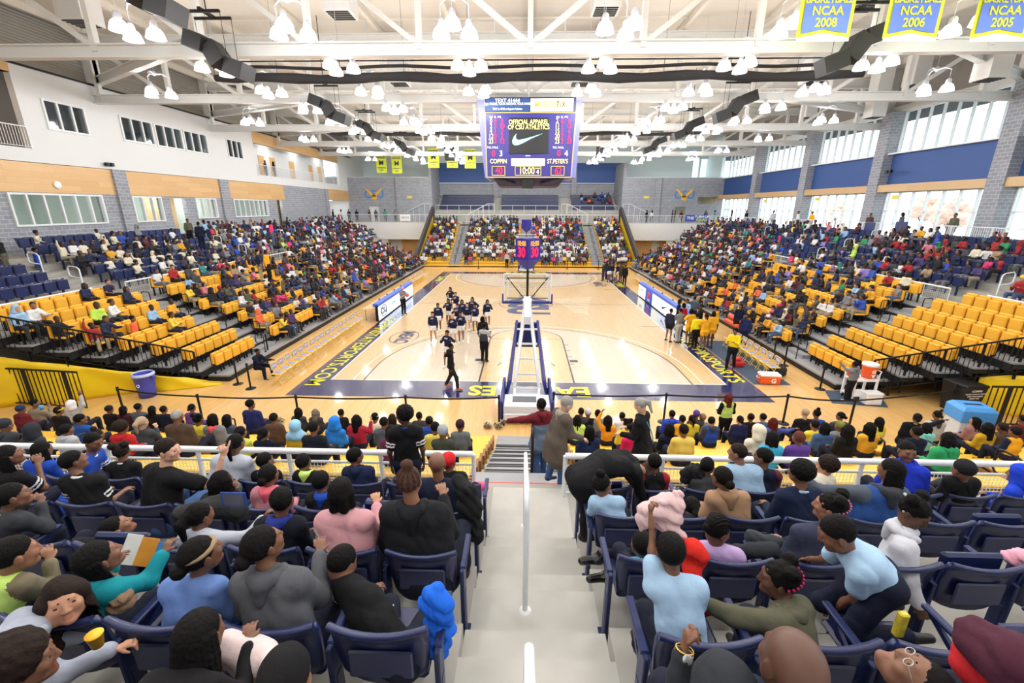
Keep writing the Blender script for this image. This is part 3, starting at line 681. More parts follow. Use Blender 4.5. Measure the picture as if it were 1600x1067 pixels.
# rooms behind the left wall
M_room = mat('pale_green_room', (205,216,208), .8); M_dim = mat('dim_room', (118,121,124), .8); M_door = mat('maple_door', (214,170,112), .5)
struct(MB().box((-31,-4,0), (-30.8,YF+1,wall_h)).build('wall_outer_left', M_room))
struct(MB().box((-30.8,-4,4.1), (XL-.3,YF+1,4.3)).build('floor_rooms', M_conc))
struct(MB().box((-30.8,-4,7.3), (XL-.3,YF+1,9.1)).build('floor_upper_gallery', M_white))
struct(MB().box((-30.8,-4,13.0), (XL-.3,YF+1,13.2)).build('ceiling_gallery', M_white))
for y in (19.5, 27.8, 37.4, 44.6, 57.1): struct(MB().box((-30.8,y-.1,4.3), (XL-.3,y+.1,7.3)).build('wall_partition', M_room))
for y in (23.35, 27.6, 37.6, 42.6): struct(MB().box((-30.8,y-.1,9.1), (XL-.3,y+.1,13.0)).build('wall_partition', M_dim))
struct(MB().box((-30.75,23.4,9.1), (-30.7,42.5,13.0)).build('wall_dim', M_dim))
struct(MB().box((-27.2,42.7,9.1), (-27.1,62,13.0)).build('wall_gallery', M_white)); struct(MB().box((-27.2,8,9.1), (-27.1,23.2,13.0)).build('wall_gallery', M_panel))
_d = 0
def door(y0, y1, z0, z1, x):
    global _d; _d += 1; o = struct(MB().box((x,y0,z0), (x+.05,y1,z1)).build('door_%d' % _d, M_door)); k = MB(); k.tube([(x+.06,y1-.12,z0+1.0),(x+.1,y1-.12,z0+1.0),(x+.1,y1-.24,z0+1.0)], .015, 8); k.build('door_handle', M_black, o)
for y in (43.5, 46.8, 48.9, 52.9, 57.5, 60.0): door(y, y+1.0, 9.1, 11.4, -27.1)
for y in (31.75, 45.45): struct(MB().box((-26.9,y-.2,4.3), (-26.8,y+(2.4 if y < 40 else 3.5),7.3)).build('wall_corridor', mat('peach_corridor', (242,208,160), .8)))
def room_light(x, y, z, w, e):
    o = MB().box((x-.3,y-.6,z-.05), (x+.3,y+.6,z)).build('room_light', mat('room_light_panel', (250,250,245), .5, emit=2.5)); tag(o, 'flat white ceiling panel light in the room behind the left wall glass', 'light', 'room lights behind the left wall windows')
    ld = bpy.data.lights.new('room_lamp', 'POINT'); ld.energy = w; ld.shadow_soft_size = .4; lo = bpy.data.objects.new('room_lamp', ld); col.objects.link(lo); lo.location = (0,0,0); lo.parent = o; lo.matrix_parent_inverse = Matrix(); lo.location = (x,y,z-.35)
for y in (15.5, 23.8, 30, 35.5, 41): room_light(-28, y, 7.28, 170, 1)
for y in (32.2, 45.8): room_light(-26, y, 7.28, 60, 1)
for y in (48, 54, 60, 18): room_light(-26.2, y, 12.98, 60, 1)
for y in (25.5, 31, 35): room_light(-28.2, y, 12.98, 55, 1)
room_light(-27, 62, 7.28, 90, 1)
_w = 0
def window_x(x, y0, y1, z0, z1, n, fw, gm, side=1, hz=None, fm=None):
    """framed window in a wall of constant x: frame is the window, panes and sill its parts"""
    global _w; _w += 1; f = MB(); d = .1
    f.box((x-d,y0,z0), (x+d,y0+fw,z1)); f.box((x-d,y1-fw,z0), (x+d,y1,z1)); f.box((x-d,y0+fw,z0), (x+d,y1-fw,z0+fw)); f.box((x-d,y0+fw,z1-fw), (x+d,y1-fw,z1))
    for i in range(1, n): y = y0+(y1-y0)*i/n; f.box((x-d*.96,y-fw/2,z0+fw), (x+d*.96,y+fw/2,z1-fw))
    for z in (hz or []): f.box((x-d*.8,y0+fw,z-fw/2), (x+d*.8,y1-fw,z+fw/2))
    o = struct(f.build('window_%d' % _w, fm or M_frame)); MB().box((x-.012,y0+fw/2,z0+fw/2), (x+.012,y1-fw/2,z1-fw/2)).build('pane', gm, o)
    return o
for i, (a,b,c,d_) in enumerate(win): window_x(XL, a, c, b, d_, [6,3,3,7,7][i], .09, M_glass)
window_x(XL, 24.3, 26.6, 10.24, 11.72, 3, .1, M_glassd); window_x(XL, 38.8, 40.85, 10.36, 11.85, 3, .1, M_glassd)
for i in range(3): window_x(XL, 28.8+i*2.6, 28.8+i*2.6+2.45, 10.3, 11.76, 3, .1, M_glassd)
for a in (31.23, 33.83): struct(MB().box((XL-.3,a,10.3), (XL+.02,a+.2,11.76)).build('wall_left_mullion', M_white))
def mesh_rail(name, pts, h, m, lab, post=1.9, mesh=.0, grp=None, bars=None, toprad=.028, low=.12):
    """railing along pts: rail and posts, with wire or bar infill"""
    root = empty(name, pts[0]); o = Vector(pts[0]); r = MB(); P = MB(); I = MB()
    for a, b in zip(pts[:-1], pts[1:]):
        a = Vector(a)-o; b = Vector(b)-o; L = (b-a).length; n = max(1, round(L/post)); H = Vector((0,0,h))
        r.tube([a+H, b+H], toprad, 8); r.tube([a+Vector((0,0,low)), b+Vector((0,0,low))], .015, 6)
        for i in range(n+1): p = a+(b-a)*i/n; P.tube([p, p+H], .024, 8)
        if mesh:
            k = int(L/mesh)
            for i in range(1, k): p = a+(b-a)*i/k; I.beam(p+Vector((0,0,low)), p+Vector((0,0,h-.06)), .006, .006)
            for j in range(1, int((h-low)/mesh)): I.beam(a+Vector((0,0,low+j*mesh)), b+Vector((0,0,low+j*mesh)), .006, .006)
        if bars:
            k = int(L/bars)
            for i in range(1, k): p = a+(b-a)*i/k; I.beam(p+Vector((0,0,low)), p+H, .014, .014)
    r.build('rail', m, root); P.build('posts', m, root)
    if I.v: I.build('infill', m, root)
    tag(root, lab, 'railing', grp); return root
mesh_rail('balcony_railing', [(XL+.05,42.7,9.15),(XL+.05,61.5,9.15)], 1.05, M_rail, 'white balcony railing under the wood fascia high on the left wall', 2.2, bars=.13)
mesh_rail('balcony_railing', [(XL+.05,14,9.15),(XL+.05,23.2,9.15)], 1.05, M_rail, 'white balcony railing at the picture edge, high on the left wall near the camera', 2.2, bars=.13)

# right wall ------------------------------------------------------
cols = [17.8, 27.0, 36.2, 45.3, 54.8]
struct(MB().box((XR,-4,0), (XR+.4,66,4.45)).build('wall_right', M_cmu))
struct(MB().box((XR-.65,-4,7.6), (XR+.4,66,8.1)).build('wall_right_wood_band', wood('maple_band', (222,186,140), (214,176,128), .5, 3, .45, .1, 'wall')))
struct(MB().box((XR-.08,-4,8.1), (XR+.4,66,10.2)).build('wall_right_blue_panel', M_blue)); struct(MB().box((XR-.5,-4,10.2), (XR+.4,66,10.3)).build('trim_2', M_frame))
struct(MB().box((XR-.2,-4,13.1), (XR+.4,66,13.5)).build('wall_right_header', M_steel)); struct(MB().box((XR,-4,13.5), (XR+.4,66,wall_h)).build('wall_right_upper', mat('grey_upper_wall', (156,152,148), .8)))
struct(MB().box((XR+.4,-4,13.02), (XR+3.1,70,13.35)).build('roof_overhang', mat('grey_soffit', (48,52,60), .9)))
for i, y in enumerate(cols): struct(MB().box((XR-.75,y-.5,0), (XR+.4,y+.5,13.1)).build('wall_right_pier', M_cmu))
edges = [8.6]+cols+[64.2]
for i in range(len(edges)-1):
    a, b = edges[i]+.5, edges[i+1]-.5
    window_x(XR+.2, a, b, 4.45, 7.6, 7, .07, M_glass, hz=[6.25]); window_x(XR+.2, a, b, 10.3, 13.1, 8, .06, M_glass)
# what stands outside the right windows
struct(MB().box((XR+.4,-30,-.4), (120,110,.0)).build('ground_outside', mat('pale_pavement', (190,188,182), .9)))
for i, (x, y, h) in enumerate(((78,40,9),(84,62,10.5),(76,84,8.5),(88,104,10),(80,120,9),(74,22,8))):
    t = empty('tree', (x,y,0)); tag(t, 'autumn tree with thin pinkish brown foliage outside the right windows', 'tree', 'trees outside the right windows')
    mb = MB(); mb.tube([(0,0,0),(.1,0,h*.3),(0,.1,h*.6)], [.25,.2,.1], 8)
    for k in range(7): a = k*.9; mb.tube([(0,0,h*(.25+.04*k)),(math.cos(a)*1.6,math.sin(a)*1.6,h*(.5+.04*k))], [.09,.03], 6)
    mb.build('trunk', mat('tree_bark', (96,78,66), .9), t)
    v, f, m = nets([el((1.3*math.cos(k*2.4), 1.3*math.sin(k*2.4), h*(.5+.05*k)), V3(1.5,1.5,1.1), k=.3) for k in range(8)], .28, noise=curls(.35, 5)); mobj('crown', np_mesh('crown', [(v, f, m*0)], [mat('autumn_leaves', (224,186,170), .9, noise=.3, scale=3)]), t)
# concourse slabs behind the stands and at the far end
struct(MB().box((23.7,-4,4.25), (XR,66,4.45)).build('floor_concourse_right', M_conc))
struct(MB().box((-24.99,60.0,4.25), (XR,65.2,4.45)).build('floor_concourse_far', M_conc))
struct(MB().box((-24.99,59.8,2.3), (-12.6,60.0,4.5)).build('wall_fascia_left', M_white)); struct(MB().box((12.6,59.8,2.3), (24,60.0,4.5)).build('wall_fascia_right', M_white))
struct(MB().box((-24.99,61.9,0), (-12.6,62.1,4.25)).build('wall_under_left', M_white)); struct(MB().box((12.6,61.9,0), (XR,62.1,4.25)).build('wall_under_right', M_white))
for x0, x1 in ((-17.2,-15.9), (-15.85,-14.6), (14.6,15.9), (15.95,17.2), (18.2,19.5), (19.55,20.8)):
    _d += 1; struct(MB().box((x0,61.8,0), (x1,61.9,2.9)).build('door_%d' % _d, M_door))
# far wall
yF = 64.2
wall_y('wall_far', yF, yF+.3, (-30.8,4.4), (-13.6,10.35), [(-30.8,4.4,-25.0,7.25),(-22.3,4.4,-20.8,6.6)], M_cmu); wall_y('wall_far', yF, yF+.3, (13.6,4.4), (XR,10.35), [(20.6,4.4,22.1,6.6),(23.6,7.0,26.4,7.9)], M_cmu)
for x0, x1 in ((-18.2,-17.3), (17.6,18.4)): struct(MB().box((x0,yF-.25,4.4), (x1,yF,10.35)).build('wall_far_pier', M_cmu))
struct(MB().box((-13.6,yF,4.4), (-13.2,72,12.3)).build('wall_alcove_side', M_cmu)); struct(MB().box((13.2,yF,4.4), (13.6,72,12.3)).build('wall_alcove_side', M_cmu))
struct(MB().box((-13.6,70.5,0), (13.6,70.9,9.9)).build('wall_alcove_back', M_cmu)); 
yb = 70.4; XA = [float(W(u,280,'y',yb)[0]) for u in (677,770,778,893,901,975)]
for a, b in ((XA[0],XA[1]), (XA[2],XA[3]), (XA[4],XA[5])):
    struct(MB().box((a,yb-.3,9.95), (b,yb,12.75)).build('wall_alcove_blue_panel', M_blue)); struct(MB().box((a,yb-.4,9.88), (b,yb,9.97)).build('trim_3', M_frame))
for a, b in ((-13.6,XA[0]), (XA[1],XA[2]), (XA[3],XA[4]), (XA[5],13.6)): struct(MB().box((a,yb-.2,4.4), (b,yb+.1,12.75)).build('wall_alcove_pier', M_cmu))
wx = [float(W(u,260,'y',71.2)[0]) for u in (1083,1092,1095,1105)]
wall_y('wall_far_upper', 71.2, 71.5, (-31,4), (XR+4,wall_h+.2), [(wx[0],10.5,wx[1],13.4),(wx[2],10.5,wx[3],13.4)], M_cool)
for k in (0, 2): struct(MB().box((wx[k],71.3,10.5), (wx[k+1],71.35,13.4)).build('window_%d' % (40+k), M_glass))
struct(MB().box((-31,64.5,10.35), (-13.6,75,10.45)).build('floor_ledge', M_white)); struct(MB().box((13.6,64.5,10.35), (XR+4,75,10.45)).build('floor_ledge', M_white))
struct(MB().box((XR,66,0), (XR+.4,75.3,wall_h)).build('wall_right_far', M_cool)); struct(MB().box((-25.3,YF+1,7.3), (-25,75.3,wall_h)).build('wall_left_far', M_white))
struct(MB().box((-31,64.45,4.4), (-13.6,64.5,10.35)).build('wall_service', M_white))
struct(MB().box((-31,-4.2,0), (XR+.4,-4,wall_h)).build('wall_back', M_white))
# eagles painted on the far blocks
def eagle(cx, nm):
    g = MB(); y = yF-.03; k = .82
    def P(pts): return [(cx+a*k, y, 8.15+b*k) for a, b in pts]
    for e in (-1, 1):
        g.add(P([(e*.05,-.5),(e*.45,-.25),(e*.8,.1),(e*1.5,.9),(e*1.35,.95),(e*1.1,.8),(e*.75,.62),(e*.3,.1),(e*.05,-.05)]), [tuple(range(9))[::-e]])
    g.add(P([(-.5,-.75),(.1,-.95),(.5,-.7),(.35,-.35),(.1,.0),(-.25,-.1)]), [(0,1,2,3,4,5)])
    o = struct(g.build('wall_eagle_emblem', mat('gold_emblem', (240,180,52), .5)))
    t = struct(text('wall_emblem_letters', 'CSU', 1.5, mat('blue_emblem', (70,130,196), .5), (cx,yF-.012,8.1), (1,0,0), (0,0,1), bold=.02))
eagle(float(W(584,298,'y',yF)[0]), 'l'); eagle(float(W(1070,298,'y',yF)[0]), 'r')
def signplate(u, v, lab, y=yF-.02, w=.75, h=.35):
    p = W(u, v, 'y', y); o = MB().box((-w/2,-.03,-h/2), (w/2,0,h/2)).build('wall_sign', mat('yellow_sign', (222,200,90), .5), loc=p); tag(o, lab, 'sign')
signplate(640, 308, 'small yellow plate sign on the grey block wall left of the alcoves'); signplate(1010, 308, 'small yellow plate sign on the grey block wall right of the alcoves')
# ================================================================ roof, trusses, lamps, things that hang
struct(MB().box((-31,-4.2,wall_h), (XR+.4,75.3,wall_h+.25)).build('ceiling', M_deck))
mb = MB()
for i in range(-6, 7): mb.ibeam((4.1*i,-4,wall_h-.2), (4.1*i,75,wall_h-.2), .2, .4, .03)
for y in np.arange(2, 75, 3.1): mb.beam((-25,float(y),wall_h-.05), (27,float(y),wall_h-.05), .12, .1)
struct(mb.build('ceiling_beams', M_deck))
TR = [(9.3,12.1), (18.6,12.02), (27.5,12.3), (37,12.3), (46.6,12.4), (56.1,12.5)]
for y, z in TR:
    mb = MB(); zt = 15.15
    mb.ibeam((-25,y,z), (27,y,z), .36, .46, .05); mb.ibeam((-25,y,zt), (27,y,zt), .36, .6, .05)
    for i in range(-6, 7):
        x = 4.1*i; mb.beam((x,y,z), (x,y,zt), .2, .24, (0,1,0))
        if i < 0: mb.beam((x+4.1,y,z+.1), (x,y,zt), .16, .18)
        if i > 0: mb.beam((x-4.1,y,z+.1), (x,y,zt), .16, .18)
    mb.ibeam((-25,y+.4,13.3), (-25+12,y-8.4,z+.15), .3, .42, .05); mb.ibeam((27,y+.4,13.3), (27-12,y-8.4,z+.15), .3, .42, .05)
    mb.box((-25,y-.25,13.1), (-24.5,y+.25,wall_h)); mb.box((26.4,y-.25,13.1), (27,y+.25,wall_h))
    struct(mb.build('ceiling_truss', M_steel))
# lamps
M_shade = mat('prismatic_lamp_shade', (252,252,250), .3, emit=2.2, emitc=(255,252,248)); M_lh = mat('lamp_housing', (208,210,218), .4, .2)
def lamp_cluster_proto():
    root = empty('ceiling_light', (0,0,0)); b = MB()
    for k in range(3):
        a = math.radians(90+120*k); b.tube([(0,0,.95),(.3*math.cos(a),.3*math.sin(a),1.0),(.52*math.cos(a),.52*math.sin(a),.88)], [.05,.035,.02], 6); b.tube([(.52*math.cos(a),.52*math.sin(a),.88),(.52*math.cos(a),.52*math.sin(a),.5)], .008, 5)
    b.tube([(0,0,.95),(0,0,3.2)], .008, 5); b.lathe([(.0,1.08),(.07,1.06),(.08,.95),(.05,.88),(0,.87)], 10); b.build('bracket', M_lh, root)
    for k in range(3):
        a = math.radians(90+120*k); x, y = .52*math.cos(a), .52*math.sin(a); T = Matrix.Translation((x,y,0))
        s = MB(); s.lathe([(.105,.28),(.16,.27),(.215,.2),(.25,.1),(.275,0),(.282,-.015),(.26,-.015),(.235,.09),(.2,.18),(.15,.24)], 20, T); so = s.build('lamp_shade', M_shade, root)
        h = MB(); h.lathe([(.0,.52),(.06,.51),(.1,.46),(.115,.36),(.115,.27),(0,.265)], 14, T); h.build('lamp_housing', M_lh, so)
    return root
lampP = lamp_cluster_proto(); LX = [-12.6,-7.6,-2.4,2.8,8.1,13.4]; first = True
rown = ['first','second','third','fourth','fifth','sixth','seventh','eighth','ninth','tenth','eleventh','twelfth','thirteenth','fourteenth','fifteenth']
ld = bpy.data.lights.new('lamp_bulb', 'POINT'); ld.energy = LAMP_W; ld.color = (1,.99,.975); ld.shadow_soft_size = .32
for r in [0,1,2,3,4,5,6,7,8,9,10,11,-1,-2,-3,-4]:
    y = 15.9+3.85*r
    xs = list(LX)
    if r % 2 == 0 and r > 0 and r < 12: xs += [-18.2, 18.8]
    for c, x in enumerate(xs):
        if abs(x) < 4 and 24.5 < y < 31: continue
        o = lampP if first else copy_tree(lampP); first = False; o.location = (x, y, 11.62); o.rotation_euler[2] = rnd.uniform(-.5, .5)+(math.pi if rnd.random() < .5 else 0)
        side = 'by the left wall' if c == 6 else 'by the right wall' if c == 7 else '%s from the left' % ['first','second','third','fourth','fifth','sixth'][c]
        tag(o, ('three-dome white ceiling light in the %s visible row, %s' % (rown[r], side)) if r >= 0 else 'three-dome white ceiling light above and behind the camera', 'light', 'three-dome ceiling lights')
        lo = bpy.data.objects.new('lamp_bulb', ld); col.objects.link(lo); lo.parent = o; lo.location = (0,0,-.12)
# front-left extra small wall lamps already in rows; rolled divider curtains
def curtain(y, z, x0, x1, lab, r=.2):
    root = empty('divider_curtain', (0,y,z)); tag(root, lab, 'curtain'); n = 30; a = MB()
    pts = [(x0+(x1-x0)*i/n, .03*math.sin(i*1.3), .05*math.sin(i*.9)-(.0 if 0<i<n else -.02)) for i in range(n+1)]; a.tube(pts, [r*(1+.12*math.sin(i*2.1)) if 0 < i < n else r*.7 for i in range(n+1)], 12); a.build('rolled_curtain', mat('black_curtain', (40,39,42), .8, noise=.2), root)
    b = MB(); b.tube([(p[0], p[1], p[2]+.42) for p in pts], .07, 8); b.build('upper_roll', mat('black_curtain', (40,39,42)), root)
    c = MB(); c.tube([(x0,0,.68),(x1,0,.68)], .03, 6)
    for i in range(0, n+1, 3): c.tube([(pts[i][0],0,-.1),(pts[i][0],0,.7)], .012, 5); c.tube([(pts[i][0],0,.7),(pts[i][0],0,wall_h-z)], .006, 4)
    c.build('track', M_black, root)
curtain(22.2, 12.0, -14.3, 14.6, 'long black rolled divider curtain hung across the hall before the scoreboard', .2); curtain(41, 12.45, -17, 15, 'second black rolled divider curtain, thin and far, behind the scoreboard', .14)
# loudspeaker chains
M_spk = mat('black_speaker_box', (30,30,32), .6, noise=.1); M_spg = mat('grey_speaker_side', (150,152,156), .5)
def speaker_chain(x, y, z, e, lab, s=1.0):
    root = empty('loudspeaker_array', (x,y,z)); tag(root, lab, 'loudspeaker', 'hanging loudspeaker arrays')
    b = MB(); tl = [(-1.0*e,0,.42,.55), (-.3*e,0,.05,.2), (.5*e,0,-.45,.62)]
    for i, (dx, dy, dz, an) in enumerate(((-.72,0,.42,.35), (-.12,0,.02,1.05), (.55,0,-.42,.35))):
        R_ = Matrix.Translation((dx*e*s,dy,dz*s)) @ Matrix.Rotation(an*e, 4, 'Y')
        k = MB(); k.prism([(-.36*s,-.3*s),(.36*s,-.42*s),(.36*s,.42*s),(-.36*s,.3*s)], -.26*s, .26*s, R_); o = k.build('speaker_box', M_spk, root)
        if i > 0: MB().box((-.3*s,-.28*s,.261*s), (.3*s,.28*s,.27*s), R_).build('side_panel', M_spg if i == 2 else M_spk, o)
    c = MB(); c.beam((-.9*s*e,-.3,1.25*s), (.4*s*e,-.3,1.25*s), .08, .08); c.beam((-.9*s*e,.3,1.25*s), (.4*s*e,.3,1.25*s), .08, .08); c.beam((-.25*s*e,-.4,1.3*s), (-.25*s*e,.4,1.3*s), .1, .1)
    for xx in (-.9, .4):
        for yy in (-.3, .3): c.tube([(xx*s*e,yy,1.25*s),(xx*s*e,yy,(.55 if xx < 0 else -.05)*s)], .01, 5)
    c.tube([(-.25*s*e,0,1.3*s),(-.25*s*e,0,wall_h-z)], .02, 6); c.build('rigging_frame', M_black, root)
pl = ['nearest','second','third','fourth']
for i, (u, v, y) in enumerate(((345,88,17.4), (517,172,26.3), (578,203,35.6), (632,230,45.2))):
    p = W(u, v, 'y', y); speaker_chain(p[0], y, p[2], 1, 'black loudspeaker array hanging on the left, %s from the camera' % pl[i])
for i, (u, v, y) in enumerate(((1328,78,17.4), (1145,168,26.3), (1073,201,35.6), (1021,227,45.2))):
    p = W(u, v, 'y', y); speaker_chain(p[0], y, p[2], -1, 'black loudspeaker array hanging on the right, %s from the camera' % pl[i])
p = W(222, -14, 'y', 14.2); speaker_chain(p[0], 14.2, p[2], 1, 'black loudspeaker array cut by the top edge of the picture')
for u, v, lab in ((703,240,'left'), (940,236,'right')):
    p = W(u, v, 'y', 52.4); b = MB(); b.bbox((-.55,-.4,-.7), (.55,.4,.7), .04); b.tube([(0,0,.7),(0,0,wall_h-p[2]-.03)], .02, 6); o = b.build('loudspeaker', M_spk, loc=p); tag(o, 'single black box loudspeaker hanging far back %s of the scoreboard' % lab, 'loudspeaker')
# air boxes
def air_box(x, y, z, w, h, lab, m=M_deck):
    o = empty('air_diffuser', (x,y,z)); tag(o, lab, 'vent', 'boxed air diffusers under the roof'); a = MB(); a.box((-w/2,-w/2,0), (w/2,w/2,h)); a.build('duct_box', M_steel, o)
    g = MB()
    for k in range(5): g.box((-w*.42,-w*.4+k*w*.18,-.03), (w*.42,-w*.32+k*w*.18,.0))
    g.build('grille', M_black, o)
for i, (u, v, y) in enumerate(((128,37,21.4), (533,24,21.4), (946,18,21.4), (1350,12,21.4), (375,136,29.2), (625,132,29.2), (905,132,29.2), (1270,130,29.2))):
    p = W(u, v, 'y', y); air_box(p[0], y, p[2], 1.1, wall_h-p[2]-.42, 'grey air diffuser box under the roof, %s from the left in the %s row' % (['first','second','third','fourth'][i % 4], 'nearer' if i < 4 else 'farther'))
for i, (u, v, y) in enumerate(((1428,134,31.5), (1545,125,22.7), (1262,184,42), (1365,184,34))):
    p = W(u, v, 'y', y); x = min(p[0], 26); air_box(x, y, p[2], .9, wall_h-p[2]-.42, 'tall cream air duct box near the upper right windows, %s from the camera' % ['second','nearest','farthest','third'][i], M_deck)
# banners
M_bb = mat('blue_banner', (104,134,222), .8); M_by = mat('yellow_banner', (222,232,60), .8)
def banner(u, v, y, w, h, lines, lab, bg, fg, border=None, tail=.12, ts=.2):
    p = W(u, v, 'y', y); root = empty('banner', p); tag(root, lab, 'banner', None)
    n = 8; f = MB(); q = [(w*(i/n-.5), .02*math.sin(i*1.4)) for i in range(n+1)]
    bt = lambda x: tail*(abs(x)/(w/2))*-1 if tail else 0
    vs = []; 
    for x, yy in q: vs += [(x,yy,-tail+tail*(1-abs(x)/(w/2))), (x,yy,h), (x,yy+.015,h), (x,yy+.015,-tail+tail*(1-abs(x)/(w/2)))]
    fs = []
    for i in range(n):
        a, b = i*4, i*4+4; fs += [(a,b,b+1,a+1), (a+1,b+1,b+2,a+2), (a+2,b+2,b+3,a+3), (a+3,b+3,b,a)]
    fs += [(0,1,2,3), (n*4+3,n*4+2,n*4+1,n*4)]; f.add(vs, fs); f.build('banner_cloth', fg if border else bg, root)
    if border:
        g = MB(); m_ = .1*w/1.5; x0 = -w/2+m_; g.add([(x0,-.03,m_*.9-tail*.85),(0,-.03,m_*.9),(-x0,-.03,m_*.9-tail*.85),(-x0,-.03,h-m_),(x0,-.03,h-m_)], [(0,1,2,3,4)]); g.build('blue_field', bg, root)
        g = MB(); g.add([(-w/2,-.022,-tail),(0,-.022,0),(w/2,-.022,-tail),(w/2,-.022,-tail-.09),(-w/2,-.022,-tail-.09)], [(0,4,3,2,1)]); g.build('white_hem', mat('banner_hem', (240,242,244), .8), root)
    z = lines[0][2]
    for t, sz, z in lines: text('banner_lettering', t, sz, (fg if border else M_nv2), (0,-.05,z), (1,0,0), (0,0,1), root, bold=.02)
    c = MB(); 
    for x in (-w*.45, w*.45): c.tube([(x,0,h),(x,0,wall_h-p[2])], .006, 4)
    c.tube([(-w/2,0,h),(w/2,0,h)], .02, 6); c.build('hanging_wires', M_steel, root)
for u, yr, w_ in ((1286,'2008','leftmost'), (1422,'2006','middle'), (1559,'2005','rightmost')):
    banner(u, 52, 15.0, 1.5, 2.2, [(yr,.31,.24), ('NCAA',.31,.53), ('BASKETBALL',.235,.80), ('COPPIN',.3,1.4)], 'blue banner with yellow border and NCAA %s, %s of three at top right' % (yr, w_), M_bb, M_by, True)
for i, (u, v, y) in enumerate(((597,270,61), (621,271,61), (678,262,57), (707,262,57), (735,263,57))):
    banner(u, v, y, 1.35, 2.2, [('EAGLES',.33,1.85), ('M',.8,1.2), ('CHAMPIONS',.2,.6), ('2005',.22,.3)], 'small yellow banner far left of the scoreboard, %s of five from the left' % ['first','second','third','fourth','fifth'][i], M_by, M_by, tail=0)

# scoreboard ------------------------------------------------------
M_sb = mat('purple_scoreboard', (44,34,140), .35, noise=.03); M_sbd = mat('dark_scoreboard', (30,26,84), .45); M_led = mat('led_screen_black', (10,12,14), .4); M_gold = mat('gold_trim', (212,196,110), .4)
def led(name, rgb, e): return mat(name, rgb, .5, emit=e)
L_r = led('led_red', (255,30,70), 1.0); L_y = led('led_yellow', (255,240,140), .9); L_w = led('led_white', (255,255,245), .9); L_b = led('led_sky', (150,225,250), .8); L_g = led('led_gold', (240,170,70), .7)
sb = empty('scoreboard', (0,25.2,0)); tag(sb, 'large purple hanging scoreboard with lit numbers and black video screen over the court', 'scoreboard')
def S(u, v, y=25.2): p = W(u, v, 'y', y); return (float(p[0]), 0.0, float(p[2]))
f = MB(); A, B, C_, D = S(758,176), S(900,176), S(892,277), S(761,277); dep = 4.2
f.add([A,B,C_,D]+[(q[0],dep,q[2]) for q in (A,B,C_,D)], [(0,3,2,1),(4,5,6,7),(0,1,5,4),(2,3,7,6),(0,4,7,3),(1,2,6,5)]); f.build('main_panel', M_sb, sb)
t = MB(); T0, T1 = S(758,153), S(900,153); t.box((T0[0],-.12,A[2]+.02), (T1[0],dep+.1,T0[2])); t.build('advert_header', M_sbd, sb)
wg = MB()
for q in ((S(744,155), S(758,155), S(762,277), S(757,277)), (S(900,155), S(911,155), S(900,277), S(892,277))):
    q = [(p[0],.25,p[2]) for p in q]; wg.add(q+[(p[0],dep-.2,p[2]) for p in q], [(0,3,2,1),(4,5,6,7),(0,1,5,4),(2,3,7,6),(0,4,7,3),(1,2,6,5)])
wg.build('side_wings', mat('lilac_wing', (134,138,226), .35, noise=.2, scale=.8), sb)
gb = MB()
for a, b in ((A,B),(B,C_),(C_,D),(D,A)): gb.beam((a[0],-.03,a[2]), (b[0],-.03,b[2]), .05, .05)
gb.build('gold_border', M_gold, sb)
def plate(name, u0, v0, u1, v1, m, y=-.05, parent=sb):
    a, b = S(u0,v0), S(u1,v1); return MB().box((min(a[0],b[0]),y,min(a[2],b[2])), (max(a[0],b[0]),y+.06,max(a[2],b[2]))).build(name, m, parent)
plate('advert_blue', 760, 155, 827, 175, mat('led_navy', (24,62,118), .5, emit=.5), -.17); plate('advert_cream', 829, 155, 895, 175, mat('led_cream', (252,240,210), .5, emit=.45), -.17)
vs_ = plate('video_screen', 795.5, 184, 856.5, 240, M_led, -.08); plate('white_panel', 799, 248, 851, 259, mat('led_white_panel', (255,255,255), .5, emit=.8), -.08)
def st(txt, u, v, px, m, bold=0, sx=1.0, y=-.1, align='CENTER'): p = S(u, v); return text('lettering', txt, px*.03645*1.42, m, (p[0],y,p[2]), (1,0,0), (0,0,1), sb, bold=bold*.35, sx=sx*.95, align=align)
st('TEXT 41444', 793, 158.8, 5, L_w, .03, y=-.2); st('Type EAGLES, YOUR AMOUNT, YOUR NAME', 793, 163.7, 3, L_w, .02, y=-.2, sx=.82); st('TEXT to GIVE to Support Athletics', 793, 171.5, 2.6, L_w, .02, y=-.2, sx=.82)
st('MISSION', 853, 165, 8, L_g, .01, y=-.2, sx=.8, align='CENTER'); st('TIX', 876, 165, 8, M_led, .01, y=-.2, sx=.8); st('®', 884.5, 164, 7, L_g, 0, y=-.2)
st('OFFICIAL APPAREL', 826, 191.5, 6, L_y, .04, sx=.84, y=-.12); st('OF CSU ATHLETICS', 826, 199.5, 6, L_y, .04, sx=.84, y=-.12)
sw = MB(); pts = [(807,209),(803,214),(800.5,220),(801,225),(804.5,227.5),(810,227),(818,223.5),(830,217),(848,209),(830,214.5),(818,217.8),(810,219.2),(806.5,217.5),(806,213.5)]
sw.add([(S(u,v)[0],-.115,S(u,v)[2]) for u,v in pts]+[(S(u,v)[0],-.09,S(u,v)[2]) for u,v in pts], [tuple(range(14)), tuple(range(14,28))[::-1]]+[(i,i+14,(i+1)%14+14,(i+1)%14) for i in range(14)]); sw.build('swoosh_mark', L_b, sb)
rows = [(189.5,('0','0','0'),('2','0','0')), (197.5,('2','3','10'),('11','1','13')), (205.5,('4','1','3'),('15','1','6')), (213.5,('12','0','2'),('20','2','6')), (221.5,('23','3','12'),('23','2','23'))]
